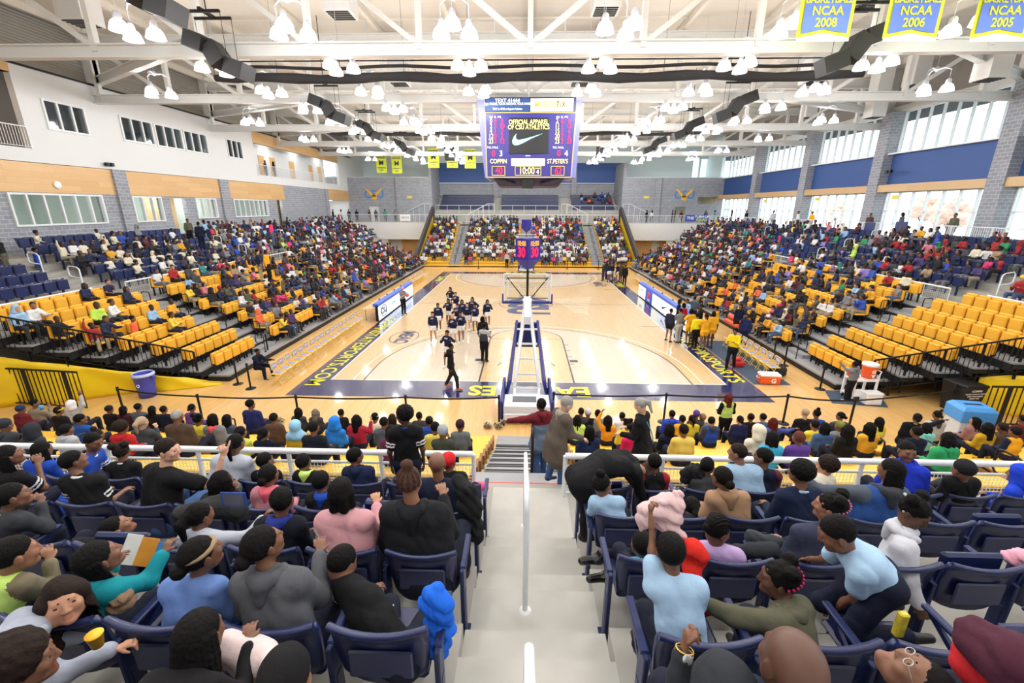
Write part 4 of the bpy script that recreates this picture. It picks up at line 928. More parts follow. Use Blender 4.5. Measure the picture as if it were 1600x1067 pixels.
for v, l, r in rows:
    for u, tx, m in zip((767.5,774.5,785), l, (L_y,L_r,L_r)): st(tx, u, v, 6.3, m, .02, .8)
    for u, tx, m in zip((870.5,878,889), r, (L_y,L_r,L_r)): st(tx, u, v, 6.3, m, .02, .8)
for u in (765,873): st('PLR  FL  PTS', u+9-(4 if u > 800 else 0), 183.6, 2.6, L_w, .0, .9)
st('TOL FOUL', 770, 231, 2.6, L_w); st('TOL FOUL', 872, 231, 2.6, L_w)
st('0', 771.5, 240.5, 8, L_r, .03); st('3', 783, 240.5, 7.5, L_w, .03); st('0', 873, 240.5, 8, L_r, .03); st('4', 884.5, 240.5, 7.5, L_w, .03); st('BONUS', 825, 243.7, 1.6, L_w)
st('COPPIN', 779, 252.5, 6, L_y, .03, .86); st("ST.PETER'S", 871, 252.5, 6, L_y, .03, .8)
for u0, u1, tx, m, um in ((769,789,'40',L_r,780), (805,845,'10:00',L_y,823), (861,881,'62',L_r,872)):
    fr = MB(); a, b = S(u0,260), S(u1,274)
    for p, q in (((a[0],a[2]),(b[0],a[2])),((b[0],a[2]),(b[0],b[2])),((b[0],b[2]),(a[0],b[2])),((a[0],b[2]),(a[0],a[2]))): fr.beam((p[0],-.05,p[1]), (q[0],-.05,q[1]), .04, .04)
    fr.build('digit_frame', M_gold, sb); st(tx, um, 267.4, 9.5, m, .03, .82)
st('4', 840, 269, 6, L_w, .03); st('PERIOD', 840, 263.3, 1.8, L_y)
bt = MB(); bt.add([(D[0]+.3,.1,D[2]),(C_[0]-.3,.1,C_[2]),(C_[0]-.6,.8,C_[2]-.42),(D[0]+.6,.8,D[2]-.42),(D[0]+.3,dep,D[2]),(C_[0]-.3,dep,C_[2]),(C_[0]-.6,dep-.8,C_[2]-.42),(D[0]+.6,dep-.8,D[2]-.42)], [(0,3,2,1),(4,5,6,7),(3,7,6,2),(0,4,7,3),(1,2,6,5)]); bt.build('lower_skirt', M_sbd, sb)
cs = MB(); zb = D[2]; cs.box((-.33,.1,zb-.55), (.28,.6,zb+.05)); 
for e in (-1, 1): cs.beam((e*1.7,.2,zb-.05), (e*.7,.5,zb-.35), .12, .12)
cs.build('centre_speaker', M_black, sb)
hw = MB()
for x in (-1.8, 0, 1.8):
    for y in (.8, dep-.8): hw.tube([(x,y,11.7),(x,y,wall_h)], .02, 6)
hw.build('hoist_cables', M_steel, sb)
# ================================================================ stands
M_alu = mat('grey_deck', (156,158,162), .55, .2, noise=.08, scale=4); M_tel = mat('black_stand_frame', (22,22,24), .7)
M_ybench = mat('yellow_bench_plastic', (244,190,60), .4, noise=.05); M_ycush = mat('yellow_seat_cushion', (236,172,48), .5, noise=.07)
M_bseat = mat('navy_seat_plastic', (27,38,82), .34, noise=.1, scale=5, coat=.2); M_barm = mat('navy_seat_metal', (26,38,84), .4, .2, noise=.08); M_bhi = M_bseat
# near concrete bowl: rows of blue seats either side of the central aisle
def near_row(i): return 1.73+.88*(4-i), 3.52-.335*(4-i)      # y of the seat backs, z of the tread
NR = [1,2,3,4,5,6]
mb = MB()
for i in NR:
    y, z = near_row(i)
    for e in (-1, 1): mb.box((min(e*.53,e*13.5), y-.16, 0 if i == 1 else z-.7), (max(e*.53,e*13.5), y+.72 if i > 1 else 5.5, z))
struct(mb.build('floor_seat_rows', M_conc))
mb = MB()
for i in NR:                                   # aisle: one full tread and one half step per row
    y, z = near_row(i); e0 = 2.2+.88*(4-i)
    mb.box((-.53, e0-.55, z-1.2), (.53, e0 if i > 1 else 5.5, z)); 
    if i < 6: mb.box((-.53, e0-.88, z-1.2), (.53, e0-.54, z+.1675))
mb.box((-.9,4.6,0), (.9,5.65,2.40))
struct(mb.build('floor_aisle_steps', mat('aisle_concrete', (186,185,179), .85, noise=.2, scale=2.6, bump=.15)))
struct(MB().box((-13.5,5.5,0), (13.5,5.62,2.5)).build('wall_bowl_front', M_conc))
# telescopic benches in front: landing, eight benches, aisle steps
def bench(k): return 10.65-.635*k, .40+.275*k      # k = 0 bottom .. 7 top: y, seat z
mb = MB(); mb.box((-.86,5.65,2.2), (.86,6.2,2.3)); mb.box((-13.2,5.62,2.0), (-.9,6.15,2.1)); mb.box((.9,5.62,2.0), (13.2,6.15,2.1))
for k in range(8):
    y, z = bench(k)
    for a, b in ((-13.2,-8.55), (-7.65,-.86), (.86,7.65), (8.55,13.2)): mb.box((a,y-.4,z-.46), (b,y+.235,z-.42)) if k else None
struct(mb.build('floor_bench_decks', M_alu))
mb = MB()
for k in range(8):
    y, z = bench(k)
    for a, b in ((-.86,.86), (-8.55,-7.65), (7.65,8.55)):
        mb.box((a,y-.4,max(0,z-.42)-.04), (b,y+.235,max(.02,z-.42))); mb.box((a,y-.4,z-.30), (b,y-.08,z-.26))
for a, b in ((-.86,.86), (-8.55,-7.65), (7.65,8.55)): mb.box((a,10.88,.0), (b,11.18,.09)); mb.box((a,11.18,.0), (b,11.45,.03))
struct(mb.build('floor_bench_aisle_steps', M_alu))
mb = MB()
for k in range(8):
    y, z = bench(k)
    for a, b in ((-.86,.86), (-8.55,-7.65), (7.65,8.55)): mb.box((a,y+.2,max(.0,z-.41)), (b,y+.237,max(.025,z-.412))); mb.box((a,y-.115,z-.262), (b,y-.078,z-.255))
struct(mb.build('floor_step_nosing', M_tel)); struct(MB().box((-.86,5.86,2.301), (.86,5.93,2.304)).build('floor_red_line', mat('red_tape', (214,66,62), .5)))
pos_w = {0:'bottom',1:'second',2:'third',3:'fourth',4:'fifth',5:'sixth',6:'seventh',7:'top'}
for k in range(8):
    y, z = bench(k)
    for (a, b), w in zip(((-13.2,-8.6), (-7.6,-.9), (.9,7.6), (8.6,13.2)), ('far left block','block left of the stairs','block right of the stairs','far right block')):
        o = empty('bench', (0,0,0)); tag(o, 'long yellow bench, %s row of the %s' % (pos_w[k], w), 'bench', 'yellow benches below the white rail')
        s = MB(); s.bbox((a,y-.14,z-.07), (b,y+.14,z), .02); n = int((b-a)/.46)
        s.build('bench_seat', M_ybench, o)
        f = MB(); f.box((a+.02,y+.02,max(.02,z-.42)), (b-.02,y+.06,z-.07)); 
        f.build('bench_riser', M_ybench if k else M_tel, o)
        for e, xx in ((1,a),(1,b-.05)): MB().box((xx,y-.15,z-.2), (xx+.05,y+.15,z+.012)).build('end_bracket', mat('brown_bracket', (150,104,52), .5), o)
# white rail in front of the bowl
def front_rail(x0, x1, lab):
    root = empty('guard_rail', (x0,5.33,2.5)); tag(root, lab, 'railing', 'white guard rails in front of the blue seats')
    L = x1-x0; r = MB(); r.tube([(0,0,.66),(L,0,.66)], .042, 12); r.tube([(0,0,.5),(L,0,.5)], .018, 8); r.tube([(0,0,.08),(L,0,.08)], .014, 6); r.build('rail', M_rail, root)
    n = round(L/1.35); p = MB()
    for i in range(n+1): MB().tube([(L*i/n,0,0),(L*i/n,0,.66)], .03, 10).build('post', M_rail, root)
    g = MB(); k = int(L/.05)
    for i in range(1, k): g.beam((i*.05,0,.08), (i*.05,0,.5), .005, .005)
    for j in range(1, 9): g.beam((0,0,.08+.05*j), (L,0,.08+.05*j), .005, .005)
    g.build('wire_infill', M_rail, root)
front_rail(-12.5, -.79, 'white pipe guard rail with wire mesh left of the central aisle'); front_rail(.48, 12.5, 'white pipe guard rail with wire mesh right of the central aisle')
# central aisle handrails
def aisle_rail(y0, zf0, zt0, y1, zf1, zt1, lab):
    x = -.075; pts = [(x,y0,zf0),(x,y0,zt0-.14)]; sl = (zt1-zt0)/(y1-y0)
    for t in (.3,.6,1): a = t*math.pi/2; pts.append((x, y0+.13*(1-math.cos(a)), zt0-.14+.12*math.sin(a)))
    for t in (0,.4,.7,1): a = t*math.pi/2; pts.append((x, y1-.13+.13*math.sin(a), zt1+.03-.14*(1-math.cos(a))))
    pts.append((x,y1,zf1))
    root = empty('handrail', (0,0,0)); tag(root, lab, 'handrail'); MB().tube(pts, .021, 12).build('rail', M_rail, root)
    for y_, z_ in ((y0, zf0), (y1, zf1)): MB().lathe([(.0,.012),(.045,.01),(.05,0)], 14, Matrix.Translation((x,y_,z_))).build('foot_plate', M_rail, root)
aisle_rail(2.72, 3.353, 4.43, 4.5, 2.68, 3.72, 'white bent-pipe handrail in the middle of the concrete stairs'); aisle_rail(-.4, 4.4, 5.45, 1.3, 3.855, 4.83, 'white handrail end poking up at the bottom edge of the picture')
def loop_rail(x, y, z, lab, dx=0, dy=.34, h=.85):
    root = empty('handrail', (x,y,z)); tag(root, lab, 'handrail', 'black loop handrails on the stand aisles')
    d = Vector((dx,dy,0)); H = Vector((0,0,h)); c = .07; dn_ = d.normalized()
    MB().tube([(0,0,0), H-Vector((0,0,c)), H+dn_*c*.3-Vector((0,0,c*.3)), H+dn_*c, H+d-dn_*c, H+d-dn_*c*.3-Vector((0,0,c*.3)), H+d-Vector((0,0,c)), H+d-Vector((0,0,h*.42)), H+d-dn_*c-Vector((0,0,h*.5)), Vector((0,0,h*.5))], .019, 8).build('loop', M_black, root)
    MB().lathe([(0,.02),(.045,.02),(.05,0)], 12).build('foot_plate', M_black, root)
for sd, x in (('left',-8.1), ('right',8.1)):
    for j, k in enumerate((0,2,4,6)):
        y, z = bench(k); loop_rail(x, y-.3, max(.0,z-.42), 'black loop handrail in the %s side aisle of the yellow benches, %s from the floor' % (sd, ['lowest','second','third','highest'][j]), 0, .4)
# black post rail on the central bench stairs
root = empty('handrail', (.05,6.35,1.9)); tag(root, 'black post handrail at the top of the grey bench stairs', 'handrail')
MB().tube([(0,0,0),(0,0,1.0),(0,.06,1.06),(0,.6,.85)], .022, 8).build('rail', M_black, root); MB().tube([(0,.55,-.2),(0,.55,.86)], .018, 8).build('post', M_black, root); MB().box((-.07,-.07,.0), (.07,.07,.12)).build('base_socket', M_tel, root)

# ---------------- seat prototypes (facing +y; origin on the tread under the back) ----------------
def back_shell(w=.51, h=.43, z0=.43, th=.035, bow=.035, nx=8, nz=6):
    mb = MB(); mb.smooth = True; F = []; B = []
    for j in range(nz+1):
        tz = j/nz
        for i in range(nx+1):
            tx = i/nx*2-1; ww = w/2*(1-.10*(1-tz)**2); x = tx*ww; z = z0+h*tz-(.025*(tx*tx-1)*-1 if j == nz else 0)*1-.045*(1-tz)**2*(abs(tx)**3)*-1
            y = bow*tx*tx-.05*tz-(.0 if j < nz else .02); F.append((x, y+.02, z)); B.append((x, y-th+.02-(.012 if 0 < j < nz and abs(tx) < .8 else 0)*-1, z))
    n = len(F); g = lambda i, j: j*(nx+1)+i; fs = []
    for j in range(nz):
        for i in range(nx): a, b, c, d = g(i,j), g(i+1,j), g(i+1,j+1), g(i,j+1); fs += [(a,d,c,b), (n+a,n+b,n+c,n+d)]
    for i in range(nx): fs += [(g(i,0),g(i+1,0),n+g(i+1,0),n+g(i,0)), (g(i,nz),n+g(i,nz),n+g(i+1,nz),g(i+1,nz))]
    for j in range(nz): fs += [(g(0,j),n+g(0,j),n+g(0,j+1),g(0,j+1)), (g(nx,j),g(nx,j+1),n+g(nx,j+1),n+g(nx,j))]
    mb.add(F+B, fs); mb.smooth = False
    # rolled lip along the top edge
    mb.tube([(F[g(i,nz)][0]*1.0, F[g(i,nz)][1]-.028, F[g(i,nz)][2]) for i in range(nx+1)], .021, 8)
    mb.bbox((-w*.34,-.05,z0+.08), (w*.34,-.03,z0+h-.16), .012)
    return mb
seat_pan = MB(); seat_pan.bbox((-.225,.03,.40), (.225,.46,.45), .02)
seat_up = MB(); seat_up.bbox((-.215,.05,.44), (.215,.105,.86), .02); seat_up.bbox((-.16,.1,.5), (.16,.118,.78), .008)
arm_m = MB(); arm_m.bbox((-.024,.02,.64), (.024,.38,.67), .008); arm_m.bbox((-.016,-.02,.1), (.016,.09,.66), .006); arm_m.beam((0,.05,.5), (0,.33,.645), .022, .03)
leg_m = MB(); leg_m.bbox((-.02,.0,0), (.02,.07,.45), .006); leg_m.bbox((-.04,-.04,0), (.04,.12,.015), .004)
ME = dict(back=back_shell().mesh('backrest', M_bseat), pan=seat_pan.mesh('seat', M_bseat), up=seat_up.mesh('seat', M_bseat), arm=arm_m.mesh('armrest', M_barm), leg=leg_m.mesh('leg', M_barm))
def blue_seat(x, y, z, rz, up, label, end=0):
    o = empty('stadium_seat', (x,y,z), rz); tag(o, label, 'seat', 'navy stadium seats')
    mobj('backrest', ME['back'], o); mobj('seat', ME['up' if up else 'pan'], o)
    for e in ((-1,) if end == 0 else (-1,1)):
        a = mobj('armrest', ME['arm'], o); a.location = (e*.29,0,0); l = mobj('leg', ME['leg'], o); l.location = (e*.29,0,0)
    return o
NUM = ['first','second','third','fourth','fifth','sixth','seventh','eighth','ninth','tenth','eleventh','twelfth','thirteenth','fourteenth','fifteenth','sixteenth']
ROWN = {1:'front row by the white rail', 2:'second row back from the rail', 3:'third row back from the rail', 4:'fourth row back from the rail', 5:'row nearest the camera'}
NEARS = {}                                     # (row, side, index) -> x ; filled here, used when people take their places
near_xs = {}
for i in (1,2,3,4,5):
    y, z = near_row(i); n = {1:13,2:12,3:10,4:8,5:5}[i]
    for e in (-1, 1):
        near_xs[i, e] = [e*(.84+.58*k) for k in range(n)]
occupied = set()
def near_seats():
    for (i, e), xs in near_xs.items():
        y, z = near_row(i)
        for k, x in enumerate(xs):
            taken = (i, e, k) in occupied; up = not taken and not ((i*7+k*3+e) % 5 == 0)
            o = blue_seat(x, y, z, 0, up, 'navy seat, %s from the central aisle on its %s, %s' % (NUM[k], 'left' if e < 0 else 'right', ROWN[i]), 1 if (e < 0 and k == 0) or (e > 0 and k == len(xs)-1) else 0)
            if e < 0 and k == 0: pass

# ---------------- side stands: telescopic lower part with yellow seats, concrete upper part with blue seats ----------------
NL, DX, DZ = 8, .78, .31; XS0 = 11.4            # rows, depth, rise, where the lowest platform starts
def lower(i): return XS0+DX*i, .25+DZ*i, 15.35-.38*i    # front edge |x|, tread z, y of the near end
NU, UX0, UZ0 = 6, 18.75, 2.68
def upper(j): return UX0+.82*j, UZ0+.295*j
AISL = [(18.1,19.4), (30.1,31.3), (42,43.2)]; YEND = 49.0
def in_aisle(y, m=.25): return any(a-m < y < b+m for a, b in AISL)
for e, sd in ((-1,'left'), (1,'right')):
    mb = MB(); ms = MB(); mf = MB()
    for i in range(NL):
        xf, z, yn = lower(i); a, b = sorted((e*xf, e*(xf+DX+.02))); mb.box((a,yn,z-.06), (b,YEND,z))
        a2, b2 = sorted((e*xf, e*(xf+.03))); mf.box((a2,yn,max(0,z-DZ)), (b2,YEND,z-.06)); mf.box((a,yn-.02,max(0,z-.2)), (b,yn+.03,z-.06))
        if i: 
            for ya, yb2 in AISL: a3, b3 = sorted((e*(xf-.36), e*xf)); ms.box((a3,ya+.05,z-DZ), (b3,yb2-.05,z-DZ/2))
    struct(mb.build('floor_stand_decks', M_alu)); struct(mf.build('floor_stand_frames', M_tel)); struct(ms.build('floor_stand_steps', M_alu))
    xb, zt, yn = lower(NL-1)
    und = MB()
    for i in range(2, NL, 2):
        xf, z, yn_ = lower(i)
        for y in np.arange(yn_+.3, YEND, 3.0): und.beam((e*xf,float(y),0), (e*xf,float(y),z-.06), .06, .06)
    struct(und.build('floor_understructure', M_tel))
    struct(MB().box((min(e*12.6,e*12.5),15.6,0), (max(e*12.6,e*12.5),YEND,.5)).build('floor_stand_skirt', M_tel))
    mb = MB()
    for j in range(NU):
        xf, z = upper(j); a, b = sorted((e*xf, e*(xf+.84 if j < NU-1 else (25.0 if e < 0 else 23.75)))); mb.box((a,-3.9,z-1.5 if j else 0), (b,57.0,z))
        if j:
            for ya, yb2 in AISL: a3, b3 = sorted((e*(xf-.38), e*xf)); mb.box((a3,ya+.1,z-.4), (b3,yb2-.1,z-.165))
    a, b = sorted((e*(xb+DX), e*UX0)); mb.box((a,-3.9,0), (b,57,zt+.02)); struct(mb.build('floor_upper_rows', M_conc))
    # low white rail along the front of the concrete rows, broken at each aisle
    segs = [(8.0,17.9), (19.5,30.0), (31.4,41.9), (43.3,54)]
    for si, (ya, yb2) in enumerate(segs):
        x = e*18.45; root = mesh_rail('guard_rail', [(x,ya,zt+.02),(x,yb2,zt+.02)], .66, M_rail, 'white mesh guard rail below the %s blue seats, %s section from the camera' % (sd, NUM[si]), 1.35, mesh=.09 if si < 3 else .0, toprad=.04, low=.06)
    # white loop rails in the upper aisles
    for ai, (ya, yb2) in enumerate(AISL):
        for j in (1,3,5) if ai < 2 else (1,4):
            xf, z = upper(j); root = empty('handrail', (e*(xf+.1),(ya+yb2)/2,z)); tag(root, 'white loop handrail in the %s blue-seat aisle on the %s, %s up' % (NUM[ai], sd, NUM[(1,3,5).index(j) if j in (1,3,5) else 1]), 'handrail')
            MB().tube([(0,0,0),(0,0,.8),(e*.1,0,.9),(e*.42,0,.95),(e*.5,0,.85),(e*.5,0,.55),(e*.4,0,.48),(0,0,.42)], .026, 8).build('loop', M_rail, root)
        for i in range(0, NL-1):
            xf, z, yn_ = lower(i)
            if ai < 2 or i % 2 == 0: loop_rail(e*(xf+.2), yb2-.1 if i % 2 else ya+.1, z, 'black loop handrail beside the %s aisle of the %s yellow seats, %s step up' % (NUM[ai], sd, NUM[i]), e*.36, 0, .8)
    # near-end black guard rail
    xa, za, ya_ = lower(0); xc, zc_, yc_ = lower(NL-1)
    root = empty('guard_rail', (0,0,0)); tag(root, 'tall black picket rail along the near end of the %s yellow stand' % sd, 'railing')
    A0 = Vector((e*(xa+.9),ya_-.35,za)); B0 = Vector((e*(xc+DX),yc_-.1,zc_)); H = Vector((0,0,1.05)); r = MB(); r.beam(A0+H, B0+H, .045, .05); r.beam(A0+Vector((0,0,-.1)), B0+Vector((0,0,-.1)), .035, .04); r.build('rail', M_black, root)
    n = 46; pk = MB()
    for k in range(n+1):
        p = A0+(B0-A0)*k/n
        if k % 7 == 0: MB().beam(p+Vector((0,0,-.35)), p+H, .06, .05).build('post', M_black, root)
        else: pk.beam(p+Vector((0,0,-.1)), p+H, .016, .016)
    pk.build('pickets', M_black, root)
    # yellow tarpaulin under the stand end and its own rail
    root = empty('tarpaulin', (0,0,0)); tag(root, 'yellow vinyl sheet covering the near end under the %s stand' % sd, 'tarpaulin')
    t = MB(); t.smooth = True; nx_, nz_ = 26, 8
    if e < 0: P0, P1, h0, h1 = Vector((-11.5,15.05,0)), Vector((-20.5,11.6,0)), .10, 2.75
    else: P0, P1, h0, h1 = Vector((14.9,13.9,0)), Vector((20.5,11.2,0)), 1.15, 2.1
    for j in range(nz_+1):
        for i in range(nx_+1):
            s_ = i/nx_; q = P0+(P1-P0)*s_; hh = h0+(h1-h0)*s_**.8; hh = h0+(h1-h0)*s_ if e < 0 else hh; zz = hh*j/nz_; w_ = .07*math.sin(i*1.7)*math.sin(j*.8+i*.3)+.12*(1-j/nz_)*math.sin(i*.6)
            t.v.append((q.x, q.y-w_-.0*(1-j/nz_), zz))
    for j in range(nz_):
        for i in range(nx_): a = j*(nx_+1)+i; t.f.append((a,a+1,a+nx_+2,a+nx_+1)); t.m.append(0); t.sm.append(True)
    so = t.build('sheet', mat('yellow_vinyl', (238,204,28), .35, noise=.05, scale=2), root); md = so.modifiers.new('thick', 'SOLIDIFY'); md.thickness = .012
    root = empty('guard_rail', (0,0,0)); tag(root, 'black picket rail in front of the yellow sheet on the %s' % sd, 'railing')
    A0 = Vector((-14.4,12.7,0)) if e < 0 else Vector((13.9,12.55,0)); B0 = Vector((-20.5,13.3,.0)) if e < 0 else Vector((20.5,12.6,0)); HH = 1.35
    A1 = A0+Vector((0,0,1.35)); B1 = B0+Vector((0,0,1.35)); r = MB(); r.beam(A1, B1, .05, .05); r.beam(A0+Vector((0,0,.12)), B0+Vector((0,0,.12)), .04, .04); r.build('rail', M_black, root); pk = MB()
    for k in range(37):
        p = A0+(B0-A0)*k/36
        if k % 9 == 3: MB().beam(p, p+Vector((0,0,1.35)), .11, .05, (0,1,0)).build('post', M_black, root)
        else: pk.beam(p+Vector((0,0,.12)), p+Vector((0,0,1.35)), .022, .022)
    pk.build('pickets', M_black, root)
# concourse rails
mesh_rail('concourse_railing', [(23.75,8,4.45),(23.75,59.9,4.45)], 1.05, M_rail, 'long white mesh railing behind the right blue seats under the windows', 2.3, bars=.12)
mesh_rail('concourse_railing', [(12.6,59.85,4.45),(23.75,59.85,4.45)], 1.05, M_rail, 'white railing at the far right corner of the concourse', 2.0, bars=.12); mesh_rail('concourse_railing', [(-24.9,59.85,4.45),(-12.6,59.85,4.45)], 1.05, M_rail, 'white railing at the far left corner of the concourse', 2.0, bars=.12)
mesh_rail('concourse_railing', [(-12.6,60.6,4.45),(12.6,60.6,4.45)], 1.05, M_rail, 'white railing behind the packed far stand', 2.3)
# yellow seats of the side stands --------------------------------
yb_ = MB(); yb_.bbox((-.225,-.06,.40), (.225,.05,.84), .03); yb_.box((-.2,.049,.61), (.2,.053,.625))
yf_ = MB(); yf_.bbox((-.215,.065,.36), (.215,.17,.76), .03)
yd_ = MB(); yd_.bbox((-.215,.05,.38), (.215,.48,.46), .03)
yk_ = MB(); yk_.box((-.19,-.04,0), (-.15,.02,.42)); yk_.box((.15,-.04,0), (.19,.02,.42)); yk_.box((-.22,-.075,.36), (.22,-.06,.8))
YM = dict(back=yb_.mesh('backrest', M_ycush), up=yf_.mesh('seat', M_ycush), dn=yd_.mesh('seat', M_ycush), leg=yk_.mesh('support', M_tel))
# blue seat for the upper rows, one mesh per copy
ub = back_shell(nx=4, nz=2, w=.46); ub.bbox((-.22,.06,.42), (.22,.16,.83), .02); ub.box((-.03,.02,0), (.03,.08,.45)); ub.cur = 1; ub.box((-.035,.03,.862), (.035,.05,.875)); ub.cur = 0
UBM = ub.mesh('upper_seat', [M_bseat, M_white])
spots_y = []; spots_b = []; crowd = []          # (distance, ...) collected, nearest become individuals
def density(e, level, y, i):
    if level == 'y':
        if e < 0: return (.0 if i < 1 else (.10 if i < 4 else .3)) if y < 18 else (.50 if y < 24 else (.68 if y < 30 else .95))
        return .015 if y < 19.4 else (.56 if y < 30 else .85)
    if e < 0: return (0.0 if y < 16 else .08) if y < 19.4 else ((.8,.7,.8,.75,.35,.12)[i] if y < 30 else (.95,.95,.9,.9,.8,.6)[i])
    return (.62 if y < 22 else .68) if y < 30 else (.5 if y < 38 else .72)
for e in (-1, 1):
    rz = -math.pi/2 if e < 0 else math.pi/2
    for i in range(NL):
        xf, z, yn = lower(i); x = e*(xf+.58); y = yn+.3; k = 0
        while y < YEND-.3:
            if not in_aisle(y, .2): spots_y.append((x, y, z, rz, e, i, k)); k += 1
            y += .5
    for j in range(NU):
        xf, z = upper(j); x = e*(xf+.62); y = 11.8; k = 0
        if e > 0 and j == NU-1: pass
        while y < 56.5:
            if not in_aisle(y, .2): spots_b.append((x, y, z, rz, e, j, k)); k += 1
            y += .52
# ================================================================ court furniture
M_pad = mat('navy_pad', (44,52,128), .45, noise=.06); M_gw = mat('goal_white_paint', (222,226,234), .4); M_tape = mat('belt_black', (20,20,22), .7)
def hoop(sgn):
    by = Y0+1.22 if sgn > 0 else Y1-1.22
    root = empty('basketball_hoop', (0,by,0), 0 if sgn > 0 else math.pi)
    tag(root, 'near portable basketball hoop seen from behind its glass backboard' if sgn > 0 else 'far basketball hoop at the other end of the court', 'basketball hoop')
    # local: the court is towards +y, base towards -y
    b = MB(); b.box((-.9,0,2.9), (.9,.02,3.97)); b.build('backboard_glass', glass('backboard_glass', (.96,.98,.98)), root)
    f = MB()
    for a, c in (((-.915,2.89),(.915,2.89)),((.915,2.89),(.915,3.98)),((.915,3.98),(-.915,3.98)),((-.915,3.98),(-.915,2.89))): f.beam((a[0],-.02,a[1]), (c[0],-.02,c[1]), .05, .06, (0,1,0))
    f.beam((-.9,-.07,3.72), (.9,-.07,3.72), .03, .04); f.beam((-.75,-.05,2.95), (-.75,-.05,3.93), .04, .03, (0,1,0)); f.beam((.75,-.05,2.95), (.75,-.05,3.93), .04, .03, (0,1,0)); f.build('backboard_frame', M_gw, root)
    g = MB()
    for e in (-1, 1): g.beam((e*.05,-.12,2.95), (e*.78,-.06,3.86), .03, .035)
    g.beam((-.8,-.08,3.06), (.8,-.08,3.06), .035, .03); g.beam((-.78,-.09,3.84), (.78,-.09,3.84), .03, .03); g.build('brace_bars', M_black, root)
    p = MB(); p.bbox((-.98,-.06,2.83), (.98,.08,2.93), .02)
    for e in (-1, 1): p.bbox((e*.95-.035,-.06,2.83), (e*.95+.035,.08,3.22), .02)
    p.build('edge_padding', M_pad, root)
    w = MB()
    for a, c in (((-.3,3.1),(.3,3.1)),((.3,3.1),(.3,3.55)),((.3,3.55),(-.3,3.55)),((-.3,3.55),(-.3,3.1))): w.beam((a[0],.025,a[1]), (c[0],.025,c[1]), .05, .006, (0,1,0))
    w.build('target_square', M_wht, root)
    r = MB(); r.tube([(.2286*math.cos(t), .38+.2286*math.sin(t), 3.05) for t in np.linspace(0, 2*math.pi, 25)[:-1]], .01, 8, closed=True); r.box((-.08,.02,3.0), (.08,.16,3.06)); ro = r.build('rim', mat('orange_rim', (236,92,40), .4), root)
    n = MB()
    for i in range(12):
        for dd in (1,-1):
            pts = [((.225-.1*t)*math.cos(math.radians(30*i+dd*30*t)), .38+(.225-.1*t)*math.sin(math.radians(30*i+dd*30*t)), 3.04-.42*t) for t in (0,.33,.66,1)]; n.tube(pts, .004, 4, False)
    n.build('net', M_wht, ro)
    a = MB(); a.beam((0,-.15,3.0), (0,-1.9,2.62), .24, .3); a.beam((0,-.02,2.95), (0,-.5,2.9), .34, .26); a.build('main_arm', M_gw, root)
    t = MB(); base = -2.9
    for e in (-1, 1):
        t.beam((e*.12,-1.5,2.6), (e*.42,-3.15,.62), .09, .12); t.beam((e*.14,-.5,2.72), (e*.3,-2.1,1.75), .06, .06); t.beam((e*.42,-3.2,.6), (e*.36,-4.1,.45), .08, .08)
    for k, yy in enumerate((-1.8,-2.15,-2.5,-2.85,-3.1)): zz = 2.28-.45*k*.97; t.beam((-.36,yy,zz), (.36,yy,zz), .06, .06)
    t.build('lift_frame', M_gw, root)
    for e in (-1, 1):
        pd = MB(); pd.add([(e*.34,-1.35,2.5),(e*.34,-1.0,2.2),(e*.66,-2.75,.25),(e*.66,-3.3,.25),(e*.5,-3.25,.9)], [(0,1,2,3,4)]); pd.v += [(x+e*.08,y,z) for x,y,z in pd.v[:5]]; pd.f += [(9,8,7,6,5)]+[(i,(i+1)%5,(i+1)%5+5,i+5) for i in range(5)]; pd.m += [0]*6; pd.sm += [False]*6; pd.build('side_pad', M_pad, root)
        pd = MB(); pd.bbox((e*.78-.05,-4.6,.12), (e*.78+.05,-2.55,.75), .03); pd.build('base_pad', M_pad, root)
    pd = MB(); pd.bbox((-.45,-1.15,1.4), (.45,-1.0,2.35), .03); pd.build('front_pad', M_pad, root)
    c = MB(); c.bbox((-.72,-4.7,.1), (.72,-2.5,.38), .03); c.bbox((-.72,-4.65,.38), (.72,-3.75,.62), .02); c.build('base', M_gw, root)
    d = MB(); d.box((-.45,-4.35,.62), (.3,-3.95,.64)); d.box((-.2,-3.7,.385), (.5,-3.25,.39)); d.build('base_mat', mat('grey_mat', (96,100,106), .7), root)
    wv_ = MB()
    for e in (-1, 1):
        for yy in (-2.8,-4.4): wv_.lathe([(0,-.04),(.09,-.04),(.1,0),(.09,.04),(0,.04)], 14, Matrix.Translation((e*.55,yy,.1)) @ Matrix.Rotation(math.pi/2, 4, 'Y'))
    wv_.build('wheels', M_black, root)
    # shot clock on its mast
    m = MB(); m.tube([(0,-.1,2.8),(0,-.1,4.75)], .045, 8); m.beam((0,-.1,4.15), (-.3,-.1,4.6), .04, .04); m.beam((0,-.1,4.15), (.3,-.1,4.6), .04, .04); m.build('clock_mast', M_black, root)
    s = MB(); c0 = Vector((0,-.1,0)); h = .47; z0, z1 = 4.55, 5.33
    P = [(0,-.1-h),(h,-.1),(0,-.1+h),(-h,-.1)]; s.prism(P, z0, z1); s.add([(x,y,z0) for x,y in P]+[(x*.3,-.1+(y+.1)*.3,z0-.35) for x,y in P], [(0,4,5,1),(1,5,6,2),(2,6,7,3),(3,7,4,0),(7,6,5,4)]); s.build('shot_clock', M_sb, root)
